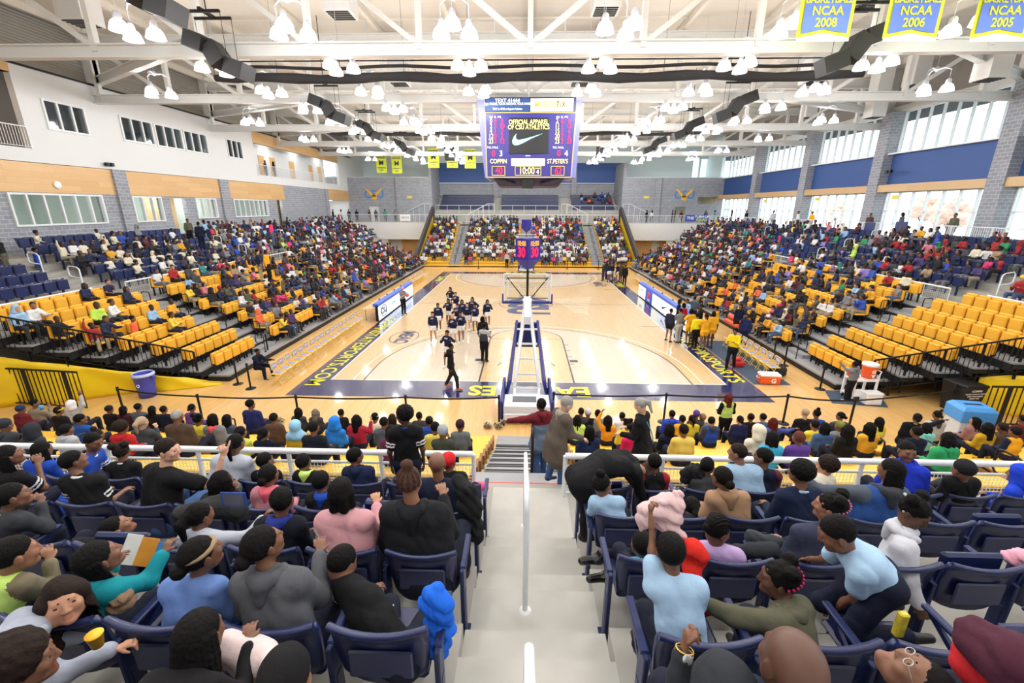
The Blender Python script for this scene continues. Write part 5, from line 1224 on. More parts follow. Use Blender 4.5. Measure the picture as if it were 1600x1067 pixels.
    for e in (-1, 1):
        for q in (-1, 1):
            xd = Vector((1,e*-1*-1,0)) if False else Vector((1, e, 0)); 
            if q > 0: continue
            cx = Vector((e*h/2, -.1-h/2, 0)); nrm_ = Vector((e*1.0,-1,0)).normalized(); xdir = Vector((1,e*1.0,0)).normalized(); o = cx+nrm_*.012
            text('clock_digits', '10:00', .26, L_g, (o.x,o.y,z1-.18), xdir, (0,0,1), root, bold=.02, sx=.8); text('clock_digits', '30', .5, L_r, (o.x,o.y,z0+.27), xdir, (0,0,1), root, bold=.03, sx=.8)
    if sgn < 0:
        s = MB(); s.bbox((-.4,-.6,4.4), (.4,-.3,5.1), .03)
    return root
hoop(1); hoop(-1)
# retractable-belt barriers across the near floor and in front of the stands
def stanchion(x, y, lab, h=.97, base=True):
    root = empty('barrier_post', (x,y,0)); tag(root, lab, 'barrier post', 'black belt barrier posts')
    MB().tube([(0,0,.02),(0,0,h)], .032, 12).build('post', M_black, root); MB().lathe([(0,.03),(.08,.03),(.17,.015),(.18,0)], 24).build('base', M_black, root)
    MB().tube([(0,0,h-.1),(0,0,h+.02)], .04, 12).build('belt_head', M_tape, root)
def belt(a, b, lab, z=.92):
    a = Vector((a[0],a[1],z)); b = Vector((b[0],b[1],z)); n = 8; pts = [a+(b-a)*i/n-Vector((0,0,.05*math.sin(math.pi*i/n))) for i in range(n+1)]
    m = MB()
    for p, q in zip(pts[:-1], pts[1:]): m.beam(p, q, .006, .05)
    o = m.build('barrier_belt', M_tape); tag(o, lab, 'barrier belt')
PX_ = [(-12.9,12.4),(-10.0,11.95),(-7.0,12.0),(-3.68,12.1),(-.85,12.2),(.83,12.5),(4.29,12.55),(8.0,12.6),(9.84,12.35)]
for i, p in enumerate(PX_): stanchion(*p, 'black belt barrier post behind the near benches, %s from the left' % NUM[i])
for i in (0,1,2,3,5,6,7): belt(PX_[i], PX_[i+1], 'black belt strung between the %s and %s barrier posts from the left' % (NUM[i], NUM[i+1]))
belt(PX_[8], (13.9,13.4), 'black belt running from the rightmost near post to the black bin'); stanchion(13.9, 13.6, 'black belt barrier post standing by the black rubbish bin')
for i, (u, v) in enumerate(((392,607),(372,600),(420,555))): p = W(u, v, 'z', 0); stanchion(p[0], p[1], 'black belt barrier post at the near corner of the left stand, %s of three' % NUM[i])
for i, (u, v) in enumerate(((1281,608),(1208,560),(1225,571))): p = W(u, v, 'z', 0); stanchion(p[0], p[1], 'black belt barrier post beside the right stand, %s from the camera' % ['nearest','farthest','middle'][i])
for i, (x, y) in enumerate(((-5.2,48.2),(0,48.2),(4.5,48.2),(7.9,48.2))): stanchion(x, y, 'small black barrier post before the far stand, %s from the left' % NUM[i])
# folding chairs
def chair_proto():
    o = empty('folding_chair', (0,0,0)); m = mat('yellow_chair_metal', (238,204,84), .4); lil = mat('lilac_chair_vinyl', (150,150,206), .5, noise=.25, scale=20)
    f = MB()
    for e in (-1, 1): f.tube([(e*.21,.2,0),(e*.2,.0,.42),(e*.19,-.16,.84)], .014, 6); f.tube([(e*.2,-.24,0),(e*.19,.16,.44)], .014, 6)
    f.tube([(-.19,-.16,.84),(.19,-.16,.84)], .014, 6); f.tube([(-.21,.17,.08),(.21,.17,.08)], .01, 6); f.tube([(-.2,-.21,.08),(.2,-.21,.08)], .01, 6); f.build('frame', m, o)
    s = MB(); s.bbox((-.2,-.2,.43), (.2,.2,.465), .015); s.build('seat', m, o); s2 = MB(); s2.bbox((-.14,-.15,.465), (.14,.15,.472), .003); s2.build('seat_logo', lil, o)
    b = MB(); b.bbox((-.18,-.17,.6), (.18,-.145,.84), .008); b.build('backrest', lil, o)
    t = text('backrest_lettering', 'CSU', .13, mat('chair_letter_white', (240,236,220), .5), (0,-.135,.72), (-1,0,0), (0,0,1), o, bold=.02)
    return o
cp = chair_proto(); fc = True
def fchair(x, y, rz, lab, grp):
    global fc
    o = cp if fc else copy_tree(cp); fc = False; o.location = (x,y,0); o.rotation_euler = (0,0,rz); tag(o, lab, 'folding chair', grp)
for i in range(17): fchair(-9.35-.02*(i % 3), 15.2+.52*i, -math.pi/2, 'yellow folding chair in the left sideline row, %s from the near end' % ((NUM+['seventeenth'])[i]), 'folding chairs along the left sideline')
for i in range(8): fchair(9.75, 16.6+.55*i, math.pi/2, 'yellow folding chair with lilac seat on the right sideline, %s from the near end' % NUM[i], 'folding chairs along the right sideline')
for i in range(12): fchair(-9.6, 34.6+.55*i, -math.pi/2, 'yellow folding chair beyond the left scorers table, %s from the table' % NUM[i], 'folding chairs past the left table')
for i in range(7): fchair(9.8, 36+.55*i, math.pi/2, 'yellow folding chair beyond the right scorers table, %s from the table' % NUM[i], 'folding chairs past the right table')
# scorers tables
def scorer(e, ya, yb2, lab):
    root = empty('scorers_table', (e*8.75,ya,0)); tag(root, lab, 'table'); L = yb2-ya; x0, x1 = (0,.05) if e > 0 else (-.05,0)
    MB().box((min(e*-.15,e*.0),0,.05), (max(e*-.15,e*.0),L,.98)).build('display_housing', M_black, root)
    xf = -e*.16
    P = [('led_panel_white',(235,244,250),1.3), ('led_panel_pale',(226,240,238),1.3), ('led_panel_cream',(240,246,216),1.2)]
    n = 2 if e < 0 else 5; cut = [0,.62,1] if e < 0 else [0,.28,.52,.66,.82,1.0]
    for i in range(n):
        a, b = L*cut[i]+.02, L*cut[i+1]-.02
        nm = ['led_panel_white','led_panel_pale'][i % 2] if e < 0 else ['led_panel_cream','led_panel_white','led_panel_cream2','led_panel_royal','led_panel_cream3'][i]
        cc = (228,240,250) if e < 0 else [(246,248,214),(240,246,236),(244,246,220),(46,72,170),(240,244,222)][i]
        MB().box((min(xf,xf-e*.015),a,.08), (max(xf,xf-e*.015),b,.9)).build('led_panel', mat(nm, cc, .4, emit=1.1 if cc[0] > 100 else .7), root)
    MB().box((min(xf-e*.03,xf+e*.3),0,.9), (max(xf-e*.03,xf+e*.3),L,1.07)).build('blue_top_strip', mat('royal_strip', (66,104,214), .4, emit=.12), root)
    MB().box((min(0,e*.8),0,.72), (max(0,e*.8),L,.76)).build('tabletop', mat('beige_tabletop', (222,186,132), .5), root)
    lg = MB()
    for y in (.3,L/2,L-.3): MB().tube([(e*.1,y,.0),(e*.1,y,.72),(e*.7,y,.72),(e*.7,y,0)], .02, 6).build('trestle', M_black, root)
    xd = (0,1,0) if e < 0 else (0,-1,0); xx = xf-e*.03
    if e < 0:
        text('panel_lettering', 'CSU', .5, M_blk, (xx,L*.12,.5), (0,1,0), (0,0,1), root, bold=.02); mb = MB(); mb.tube([(xx,L*.12+.48*math.cos(t),.5+.34*math.sin(t)) for t in np.linspace(0, 2*math.pi, 25)[:-1]], .025, 4, closed=True); mb.build('panel_ring', M_blk, root)
        text('panel_lettering', 'COPPIN STATE', .42, mat('pale_blue_letter', (150,176,206), .5), (xx,L*.42,.5), (0,1,0), (0,0,1), root); text('panel_lettering', 'COPPIN STATE', .36, mat('pale_blue_letter', (150,176,206), .5), (xx,L*.8,.5), (0,1,0), (0,0,1), root, sx=.7)
    else:
        def swoosh(yc, sc_, m):
            pts = [(-.5,.12),(-.6,-.02),(-.56,-.14),(-.42,-.16),(-.2,-.08),(.6,.22),(-.2,.03),(-.4,-.02),(-.5,.02)]
            s = MB(); s.add([(xx,yc-a*sc_,.5+b*sc_) for a, b in pts], [tuple(range(9))[::-1]]); s.build('swoosh_mark', m, root)
        swoosh(L*.4, 1.0, M_blk)
        mb = MB(); mb.tube([(xx,L*.74+.2*math.cos(t),.58+.17*math.sin(t)) for t in np.linspace(0, 2*math.pi, 19)[:-1]], .05, 4, closed=True); mb.build('red_round_mark', mat('red_mark', (226,64,60), .5, emit=.5), root); text('panel_lettering', 'pepsi', .34, M_wht, (xx,L*.74,.27), (0,-1,0), (0,0,1), root, bold=.02)
        text('panel_lettering', 'MEAC', .3, mat('grey_letter', (150,150,110), .5), (xx,L*.91,.6), (0,-1,0), (0,0,1), root); text('panel_lettering', 'COPPIN', .3, mat('grey_letter', (150,150,110), .5), (xx,L*.14,.5), (0,-1,0), (0,0,1), root)
    for i in range(4): k = MB(); y = L*(.2+.2*i); k.box((e*.25,y,.765), (e*.5,y+.34,.785)); k.beam((e*.24,y+.17,.78), (e*.18,y+.17,1.0), .34, .012, (0,1,0)); o = k.build('laptop', M_black, root)
    return root
scorer(-1, 24.6, 32.6, 'long scorers table with pale glowing sideline display on the left of the court'); scorer(1, 22.4, 33.4, 'long scorers table with cream and blue glowing display panels on the right of the court')
# bins, tarps, coolers, bags
b = empty('rubbish_bin', W(232,619,'z',0)); tag(b, 'round blue recycling bin in front of the yellow sheet', 'bin'); m = mat('blue_bin_plastic', (58,72,178), .4)
MB().lathe([(0,.01),(.25,.01),(.27,.3),(.31,.78),(.33,.8),(.33,.86),(.3,.86),(.28,.8),(.24,.05),(0,.04)], 28).build('bin_body', m, b); MB().lathe([(.335,.8),(.345,.83),(.335,.86),(.30,.9),(.29,.86)], 28).build('bin_liner', mat('clear_liner', (190,194,228), .3), b)
for e in (-1, 1): MB().bbox((e*.36-.05,-.06,.68), (e*.36+.05,.06,.8), .015).build('handle', m, b)
c = MB(); 
for k in range(3): a = 2*math.pi*k/3; c.tube([(.05*math.cos(a+t), -.296, .5+.05*math.sin(a+t)) for t in (0,.6,1.2,1.7)], .011, 5)
c.build('recycling_symbol', M_wht, b)
p = W(1495,641,'z',0); b = empty('rubbish_bin', p, .12); tag(b, 'square black rubbish bin with white lettering beside the yellow sheet', 'bin'); m = mat('black_bin', (24,24,27), .5)
k = MB(); k.add([(x*.3,y*.3,0) for x,y in ((-1,-1),(1,-1),(1,1),(-1,1))]+[(x*.38,y*.38,.95) for x,y in ((-1,-1),(1,-1),(1,1),(-1,1))], [(0,3,2,1),(4,5,6,7),(0,1,5,4),(1,2,6,5),(2,3,7,6),(3,0,4,7)]); k.build('bin_body', m, b)
MB().bbox((-.4,-.4,.93), (.4,.4,1.02), .02).build('lid', m, b)
def bl(t_, s_, z_, mm=M_wht): yy = -.3-.08*z_/.95-.012; text('bin_lettering', t_, s_, mm, (0,yy,z_), (1,0,0), (0,-.084,1), b, bold=.01)
bl('COPPIN', .1, .84); bl("THERE'S A PLACE TO THROW", .055, .74); bl('AWAY YOUR RUBBISH', .055, .66); bl('THANK YOU', .06, .58); bl('COPPIN', .12, .16); g = MB(); g.box((-.09,-.375,.33), (.09,-.35,.46)); g.build('bin_symbol', M_wht, b)
g = MB(); g.lathe([(0,0),(.05,0),(.05,.01),(0,.01)], 14, Matrix.Translation((-.27,-.335,.16)) @ Matrix.Rotation(math.pi/2, 4, 'X')); g.build('gold_emblem', mat('gold_dot', (226,190,50), .4), b)
p = W(1508,668,'z',.42); b = empty('recycling_bin', (p[0],p[1],0), -.15); tag(b, 'sky blue square recycling bin with slot lid at the end of the benches', 'bin'); m = mat('sky_blue_bin', (74,152,226), .45)
k = MB(); k.bbox((-.38,-.3,0), (.38,.3,.95), .02); k.build('bin_body', mat('clear_bag', (206,214,222), .4), b)
k = MB(); k.bbox((-.42,-.34,.7), (.42,.34,1.05), .02); k.add([(-.42,-.34,1.05),(.42,-.34,1.05),(.42,.34,1.05),(-.42,.34,1.05),(-.34,-.26,1.15),(.34,-.26,1.15),(.34,.26,1.15),(-.34,.26,1.15)], [(0,1,5,4),(1,2,6,5),(2,3,7,6),(3,0,4,7),(4,5,6,7)]); k.build('lid', m, b)
MB().bbox((-.22,-.05,1.14), (.22,.05,1.16), .008).build('slot', mat('dark_slot', (22,40,80), .6), b)
p = W(1200,598,'z',0); o = empty('cool_box', p, -.1); tag(o, 'orange cool box with white lid and a white G on the right sideline', 'cool box'); m = mat('cooler_orange', (236,92,30), .35)
MB().bbox((-.36,-.2,0), (.36,.2,.3), .03).build('box', m, o); MB().bbox((-.37,-.21,.3), (.37,.21,.4), .03).build('lid', mat('cooler_white', (240,242,244), .35), o); text('box_lettering', 'G', .24, M_wht, (.1,-.212,.15), (1,0,0), (0,0,1), o, bold=.05)
for e in (-1, 1): MB().tube([(e*.37,-.1,.26),(e*.42,-.1,.22),(e*.42,.1,.22),(e*.37,.1,.26)], .014, 6).build('handle', mat('cooler_white'), o)
p = W(1214,587,'z',0); o = MB(); o.bbox((-.3,-.22,0), (.3,.22,.4), .09); o.tube([(-.15,0,.38),(-.1,0,.5),(.1,0,.5),(.15,0,.38)], .018, 6); o = o.build('sports_bag', mat('black_bag', (26,27,30), .7), loc=p, rz=.3); tag(o, 'black sports bag behind the orange cool box', 'bag')
p = W(1152,572,'z',0); o = MB(); o.bbox((-.25,-.18,0), (.25,.18,.26), .06); o.bbox((-.2,-.14,.24), (.1,.14,.4), .05); o = o.build('sports_bag', mat('red_bag', (206,44,48), .6), loc=p); tag(o, 'red sports bag on the floor behind the right sideline chairs', 'bag')
struct(flat('floor_mat', [(8.66,15.75),(10.05,15.75),(10.05,21.5),(8.66,21.5)], .012, mat('slate_mat', (58,74,96), .8)))
struct(flat('floor_mat', [tuple(W(*q,'z',0)[:2]) for q in ((1288,610),(1372,613),(1388,637),(1300,630))][::-1], .012, mat('slate_mat')))
# drinks cart with the water jug
p = W(1338,622,'z',0); o = empty('drinks_cart', p, .05); tag(o, 'white two-shelf drinks cart standing on a slate mat', 'cart'); m = mat('cart_white', (232,234,238), .4)
for z in (.16,.72): MB().bbox((-.42,-.28,z), (.42,.28,z+.07), .02).build('shelf', m, o)
for x in (-.38,.38):
    for y in (-.24,.24): MB().box((x-.03,y-.03,.1), (x+.03,y+.03,.95)).build('upright', m, o)
for x in (-.4,.4): MB().tube([(x,-.24,.95),(x*1.1,-.24,1.08),(x*1.1,.24,1.08),(x,.24,.95)], .022, 8).build('handle', m, o)
for x in (-.36,.36):
    for y in (-.22,.22): MB().lathe([(0,-.02),(.05,-.02),(.06,0),(.05,.02),(0,.02)], 12, Matrix.Translation((x,y,.06)) @ Matrix.Rotation(math.pi/2, 4, 'Y')).build('wheel', M_black, o)
j = empty('drinks_jug', (p[0]+.2,p[1],.79)); tag(j, 'round orange drinks jug with white lid and G emblem on the white cart', 'drinks jug')
MB().lathe([(0,0),(.17,0),(.19,.02),(.225,.42),(.22,.44),(0,.44)], 26).build('jug_body', m_o := mat('cooler_orange'), j); MB().lathe([(.215,.44),(.245,.44),(.25,.5),(.24,.53),(.1,.56),(0,.56)], 26).build('lid', mat('cooler_white'), j)
text('jug_lettering', 'G', .17, M_wht, (0,-.222,.27), (1,0,0), (0,-.08,1), j, bold=.05); g = MB(); g.add([(-.07,-.215,.17),(.09,-.215,.17),(.03,-.2,.04)], [(0,2,1)]); g.build('jug_mark', M_wht, j)
j = empty('drinks_jug', (p[0]-.3,p[1]+.05,.79)); tag(j, 'small red drinks bottle crate on the left of the white cart', 'crate'); MB().bbox((-.1,-.1,0), (.1,.1,.22), .02).build('crate', mat('red_crate', (226,60,40), .4), j)
j = empty('white_box', (p[0]+.15,p[1]-.42,0)); tag(j, 'white ice chest on the floor in front of the drinks cart', 'ice chest'); MB().bbox((-.27,-.18,0), (.27,.18,.36), .03).build('chest', mat('cooler_white'), j); MB().bbox((-.28,-.19,.36), (.28,.19,.43), .02).build('lid', mat('cooler_white'), j)
# pompoms on the floor
for i, (u, v) in enumerate(((762,668),(779,668),(437,660),(428,662))):
    p = W(u, v, 'z', .0); g = MB(); r_ = random.Random(i)
    for k in range(220):
        d = Vector((r_.gauss(0,1), r_.gauss(0,1), abs(r_.gauss(0,1))*.9)).normalized(); a = d*.03+Vector((0,0,.03)); q = d*r_.uniform(.11,.16)+Vector((0,0,.03)); g.cur = k % 3; g.beam(a, q, .02, .003)
    o = g.build('pompom', [mat('pompom_black', (30,28,30), .4), mat('pompom_gold', (214,186,84), .4), M_wht], loc=p); tag(o, 'black, gold and white pompom on the floor %s' % ('left of the barrier base' if i == 0 else 'right in front of the barrier base' if i == 1 else 'by the left benches, %s one' % ('right' if i == 2 else 'left')), 'pompom')
# rack of black folding chairs and orange rolls by the right stand, black rack left
def rack(u, v, lab, n=9):
    p = W(u, v, 'z', 0); o = empty('chair_rack', (p[0],p[1],.3)); tag(o, lab, 'rack')
    for k in range(n): MB().bbox((-.5+k*.11,-.3,.05), (-.44+k*.11,.3,.95), .02).build('folded_chair', M_black, o)
    MB().box((-.6,-.32,0), (.6,.32,.05)).build('rack_base', M_black, o)
p = W(1142,520,'z',.2)
for i, (dx, dz) in enumerate(((0,0),(.3,.0),(.15,.26))):
    g = MB(); g.tube([(dx,-.7,.15+dz),(dx,.7,.15+dz)], .13, 14); o = g.build('mat_roll', mat('orange_roll', (222,92,54), .6), loc=(p[0],p[1],.55)); tag(o, 'rolled orange mat stacked by the front of the right stand, %s' % ['bottom left','bottom right','top one'][i], 'roll')
# zebra-like black gear screens beside the stands
for u, v, lab in ((522,480,'left'), (1128,500,'right')):
    pass
# far end stand -----------------------------------------------------
FR, FY0 = 13, 49.6
def far(i): return FY0+.83*i, .1+.335*i
mb = MB(); st_ = MB()
for i in range(FR):
    y, z = far(i)
    mb.box((-12.2,y,z-.1), (12.2,y+.85 if i < FR-1 else 60.6,z))
    for xa in (-8.1,0,8.1): st_.box((xa-.6,y-.33,max(0,z-.335)), (xa+.6,y,z-.17))
struct(mb.build('floor_far_decks', M_alu)); struct(st_.build('floor_far_steps', M_alu)); struct(MB().box((-12.2,FY0,0), (12.2,FY0+.05,.25)).build('floor_far_front', M_ybench))
mb = MB()
for i in range(FR):
    y, z = far(i); mb.box((-12.2,y+.8,z), (12.2,y+.83,z+.3)) if i < FR-1 else None
struct(mb.build('floor_far_risers', M_alu))
for i in range(FR):
    y, z = far(i)
    for (a, b), w in zip(((-12,-8.8), (-7.4,-.7), (.7,7.4), (8.8,12)), ('far left','left of centre','right of centre','far right')):
        o = MB().bbox((a,y+.35,z+.34), (b,y+.62,z+.43), .02).build('bench', M_ybench); tag(o, 'yellow bench of the far stand, %s row up, %s block' % (NUM[i], w), 'bench', 'yellow benches of the far stand')
        MB().box((a,y+.46,z), (b,y+.5,z+.34)).build('bench_riser', M_ybench, o)
for e in (-1, 1):                              # sloping black and yellow end screens of the far stand
    o = empty('end_screen', (0,0,0)); tag(o, 'tall black-edged yellow end screen on the %s of the far stand' % ('left' if e < 0 else 'right'), 'screen')
    x = e*12.35; a = MB(); pts = [(49.0,.0),(49.0,.9),(59.6,6.0),(60.4,6.0),(60.4,0)]
    a.add([(x,y,z) for y,z in pts]+[(x+e*.06,y,z) for y,z in pts], [tuple(range(5)), tuple(range(5,10))[::-1]]+[(i,(i+1)%5,(i+1)%5+5,i+5) for i in range(5)]); a.build('yellow_sheet', mat('yellow_vinyl'), o)
    b = MB(); b.beam((x,49.0,.9), (x,60.2,6.2), .3, .75, (0,0,1)); b.beam((x,60.3,0), (x,60.3,6.3), .3, .3); b.build('black_edge', mat('charcoal_edge', (62,58,60), .7), o)
for i, xa in enumerate((-8.1,0,8.1)):
    o = empty('handrail', (xa,0,0)); tag(o, 'dark handrail up the %s aisle of the far stand' % ('left','middle','right')[i], 'handrail'); g = MB()
    for k in range(0, FR-1, 2): y, z = far(k); g.tube([(0,y+.3,z),(0,y+.3,z+.9),(0,y+1.1,z+1.2),(0,y+1.1,z+.33)], .025, 5)
    g.build('rails', M_black, o)
# blue benches in the alcoves, on a raised platform
struct(MB().box((-13.15,65.2,4.3), (13.15,66.02,5.7)).build('floor_alcove_platform', M_conc))
for i in range(5):
    y, z = 66.0+.85*i, 6.1+.42*i
    struct(MB().box((-13.15,y,4.3), (13.15,y+.87 if i < 4 else 70.5,z)).build('floor_alcove_step', M_conc))
    for a, b, w in ((-12.6,-4.9,'left'), (-3.7,4.7,'middle'), (6.6,12.6,'right')):
        o = MB().bbox((a,y+.05,z+.32), (b,y+.75,z+.46), .02).build('bench', M_bseat); tag(o, 'plain blue bench row in the %s alcove behind the far concourse, %s up' % (w, NUM[i]), 'bench', 'blue benches in the far alcoves'); MB().box((a,y+.1,z+.0), (b,y+.2,z+.32)).build('bench_riser', M_bseat, o)
mesh_rail('concourse_railing', [(-13.0,65.3,5.7),(-4.6,65.3,5.7)], 1.0, M_rail, 'white railing before the left blue alcove benches', 1.7); mesh_rail('concourse_railing', [(-3.6,65.3,5.7),(4.6,65.3,5.7)], 1.0, M_rail, 'white railing before the middle blue alcove benches', 1.7); mesh_rail('concourse_railing', [(5.8,65.3,5.7),(13.0,65.3,5.7)], 1.0, M_rail, 'white railing before the right blue alcove benches', 1.7)
for i, (xa, xb) in enumerate(((-13.5,-17.5), (-4.5,-8.2), (4.9,8.6), (13.4,17.4))):
    o = empty('stair_railing', (0,0,0)); tag(o, 'sloping white stair railing on the far concourse, %s from the left' % NUM[i], 'railing'); g = MB()
    g.tube([(xa,64.0,6.9),(xa+(xb-xa)*.25,64.0,6.9),(xb,64.0,5.5)], .04, 6)
    for k in range(6): x = xa+(xb-xa)*k/5; g.tube([(x,64.0,4.45),(x,64.0,6.9 if k < 2 else 6.9-1.4*(k/5-.25)/.75)], .025, 5)
    g.build('rail', M_rail, o)
for u, v, t_, cc, lab in ((633,340,'NEWS','w','white paper banner tied to the far left concourse railing'), (1089,341,'TURN-UP SQUAD','b','blue banner with yellow and white words on the far right concourse railing')):
    p = W(u, v, 'y', 59.78); w_ = 1.4 if cc == 'w' else 3.0; o = MB().box((-w_/2,-.02,-.42), (w_/2,0,.42)).build('banner', mat('banner_'+cc, (238,240,240) if cc == 'w' else (58,84,182), .7), loc=p); tag(o, lab, 'banner')
    if cc == 'w': text('banner_lettering', t_, .4, mat('grey_ink', (120,130,150), .7), (0,-.03,0), (1,0,0), (0,0,1), o)
    else: text('banner_lettering', 'TURN-UP', .42, M_wht, (.6,-.03,.18), (1,0,0), (0,0,1), o, bold=.03); text('banner_lettering', 'SQUAD', .42, M_by, (.6,-.03,-.2), (1,0,0), (0,0,1), o, bold=.03); text('banner_lettering', 'THE', .5, M_wht, (-.85,-.03,0), (1,0,0), (0,0,1), o, bold=.03)
# camera pods and clock on the walls
o = MB(); o.lathe([(0,0),(.19,0),(.2,.05),(.18,.08),(0,.08)], 24, rot_to((1,0,0), loc=(0,0,0))); p = W(89,289,'x',XL+.04); o = o.build('wall_clock', M_wht, loc=p); tag(o, 'round white disc on the wood panel high on the left wall', 'clock')
for u, v, x, lab in ((171,257,XL+.2,'pair of black camera heads at the top of the left grey pier'), (1389,268,XR-.8,'black camera pod on a right wall pier above the wood band')):
    p = W(u, v, 'x', x); o = MB().bbox((-.1,-.25,-.1), (.1,-.05,.1), .02); o.bbox((-.1,.05,-.1), (.1,.25,.1), .02); o = o.build('wall_camera', M_black, loc=p); tag(o, lab, 'camera')
for i, (u, v) in enumerate(((1277,311),(1196,314),(1399,308))):
    p = W(u, v, 'x', XR-.78); o = MB().box((-.02,-.28,-.14), (0,.28,.14)).build('wall_sign', mat('yellow_sign'), loc=p); tag(o, 'small yellow plate sign on the %s right wall pier' % ['second visible','third visible','nearest visible'][i], 'sign')
# service banner pads hanging on the right concourse rail
for i, u in enumerate((1358,1407)):
    p = W(u, 357, 'x', 23.7); o = MB().bbox((-.03,-.45,-.42), (.03,.45,.42), .02).build('rail_pad', mat('navy_board', (54,64,110), .6), loc=p); tag(o, 'dark blue board hung on the right concourse railing, %s one' % ['left','right'][i], 'board')
# ================================================================ people in the near blue seats, each by hand
K = dict(black=(22,22,25), navy=(28,36,66), dnavy=(20,26,46), royal=(34,72,168), grey=(120,122,128), lgrey=(176,178,184), white=(226,228,230), jeans=(70,90,120), khaki=(168,154,130), red=(176,34,40), maroon=(96,30,40),
         pink=(226,150,160), hot=(224,52,110), lblue=(158,190,220), sky=(104,176,226), teal=(20,130,142), tan=(166,132,104), olive=(88,88,72), green=(46,150,96), mint=(130,206,200), lime=(198,230,120), yellow=(228,204,60), gold=(226,164,36), mustard=(190,156,40), lav=(186,160,210), orange=(238,110,70), brown=(84,64,54), cream=(222,214,196), purple=(92,60,140), char=(58,60,66), slate=(76,84,98), denim=(66,94,140))
def C_(x): return K[x] if isinstance(x, str) else x
def near_person(u, v, row, label, q='near', arms=('lap','lap'), yaw=0.0, face=0.0, nod=0.0, dy=.22, fat=1.0, smax=1.1, legs_pose='bend', spread=.08, seat=True, ox=None, **kw):
    yb_, zt = near_row(row); P = W(u, v, 'y', yb_+dy); e = -1 if P[0] < 0 else 1; x = P[0]
    if (row, e) in near_xs and seat:
        xs = near_xs[row, e]; k = min(range(len(xs)), key=lambda i: abs(xs[i]-x)+(10 if (row,e,i) in occupied else 0))
        if abs(xs[k]-x) < .45: occupied.add((row,e,k)); x = xs[k]
    if ox is not None: x = ox
    h = np.array([P[0]-x, dy, P[2]-zt]); s = (h[2]-.50)/.68; hz = .50
    if s > smax: hz += (s-smax)*.68; s = smax
    s = max(s, .62); sb = max(s, .74)
    for key in ('top','bot','hood','vest','collar','stripe','band','shoe','strap'):
        if key in kw and kw[key] is not None: kw[key] = C_(kw[key])
    if 'two' in kw: kw['two'] = (C_(kw['two'][0]),)+tuple(kw['two'][1:])
    J = set_arms(pose_sit(sb, h, yaw=yaw, hz=hz, legs=legs_pose, spread=spread), sb, *arms)
    global LAST; LAST = {k_: np.array(v_)+np.array([x, yb_, zt]) for k_, v_ in J.items()}
    parts = person_parts(J, sb, face=face, nod=nod, q=q, fat=fat, **kw)
    return put_person(parts, (x, yb_, zt), 0, label)
N = near_person; PI = math.pi
# fifth and nearer rows
N(100,938,5,'girl-height person with long dark hair and grey hooded sweatshirt turning back, bottom left', sk='t', hair='long', hairc='dbrown', top=(150,156,172), hood=(150,156,172), bot=(150,156,168), yaw=-.75, face=-1.5, nod=.25, arms=('lap',((.12,.12,-.18),(.05,.27,.02))), hands=(.6,.9), dy=.85)
N(312,992,5,'person with short loose twists in black jacket and blue collar, bottom row left', hair='braids', top='black', collar='white', vest=None, bot='black', arms=('lap','hold'), dy=.55, nod=-.15)
N(36,1035,5,'person with dark bushy hair cut by the bottom left corner', hair='afro', hairc='dbrown', sk='m', top='dnavy', face=-.9, dy=.4, arms=('lap','lap'), seat=False)
N(448,1062,5,'person in black knit cap at the bottom edge, bare forearm raised', hair='beanie', hairc=(20,20,22), sk='b', top=(24,60,60), arms=('lap',((.24,.04,-.04),(-.2,.06,.12))), face=.2, dy=.3, sleeve='short', seat=False)
N(1238,1040,5,'bald person at the bottom edge in dark coat, seen from behind', hair='bald', sk='d', top='char', fat=1.15, arms=('lap','lap'), dy=.17, seat=False)
N(1128,1085,5,'person in dark hooded coat raising a hand with a gold watch, bottom edge', hair='hood', hairc=(44,48,54), top=(44,48,54), hood=None, sk='m', fat=1.2, arms=(((-.05,.22,-.1),(-.05,.08,.24)),'lap'), dy=.2, hands=(1.2,.6), seat=False)
WRIST = (LAST['wrl'], nrm(LAST['wrl']-LAST['ell']))
N(1432,1062,5,'person with glasses and pink hair clip tipping face up, bottom right', hair='fade', sk='m', top='royal', glasses='light', nod=1.1, face=.8, dy=.4, beads=(240,150,190), arms=('lap','lap'), seat=False)
# fourth row
N(24,866,4,'boy-height person with shaved head, camouflage sleeves and lime vest, left edge', hair='fade', sk='b', top=(112,104,84), vest='lime', collar='white', face=-.45, arms=('lap','chin'), q='near')
N(155,872,4,'person with long braids and teal hooded top holding up a printed programme', hair='braids', top='teal', hood='teal', face=-.5, nod=.3, arms=('chin',((.08,.2,-.1),(.02,.16,.12))), dy=.25)
N(315,866,4,'person with pale headband and plain blue sweatshirt in the fourth row left', hair='lowbun', sk='m', top=(104,134,196), band=(150,128,100), face=-.5, nod=.2, arms=('lap','lap'))
N(412,850,4,'person with tied-back hair and charcoal hooded sweatshirt with bright sleeve print', hair='lowbun', sk='m', top=(86,88,94), hood=(78,80,86), face=-.5, nod=.25, fat=1.15, arms=('lap','hold'))
N(534,880,4,'person leaning over in black shirt with two white sleeve stripes, fourth row aisle end', hair='fade', sk='m', top='black', stripe='white', sleeve='short', collar='white', fat=1.3, yaw=-.5, face=.1, nod=-.5, arms=('lap',((.24,.02,-.14),(.10,-.04,-.24))), dy=.42, ox=-.80)
N(1047,862,4,'small person in pale blue polo reaching up with the left arm, fourth row right', hair='short', top='lblue', sleeve='short', collar='lblue', arms=(((-.02,.16,.18),(.0,.12,.20)),'lap'), face=-.1, nod=-.2, hands=(1.0,.6), dy=.35, ox=.80)
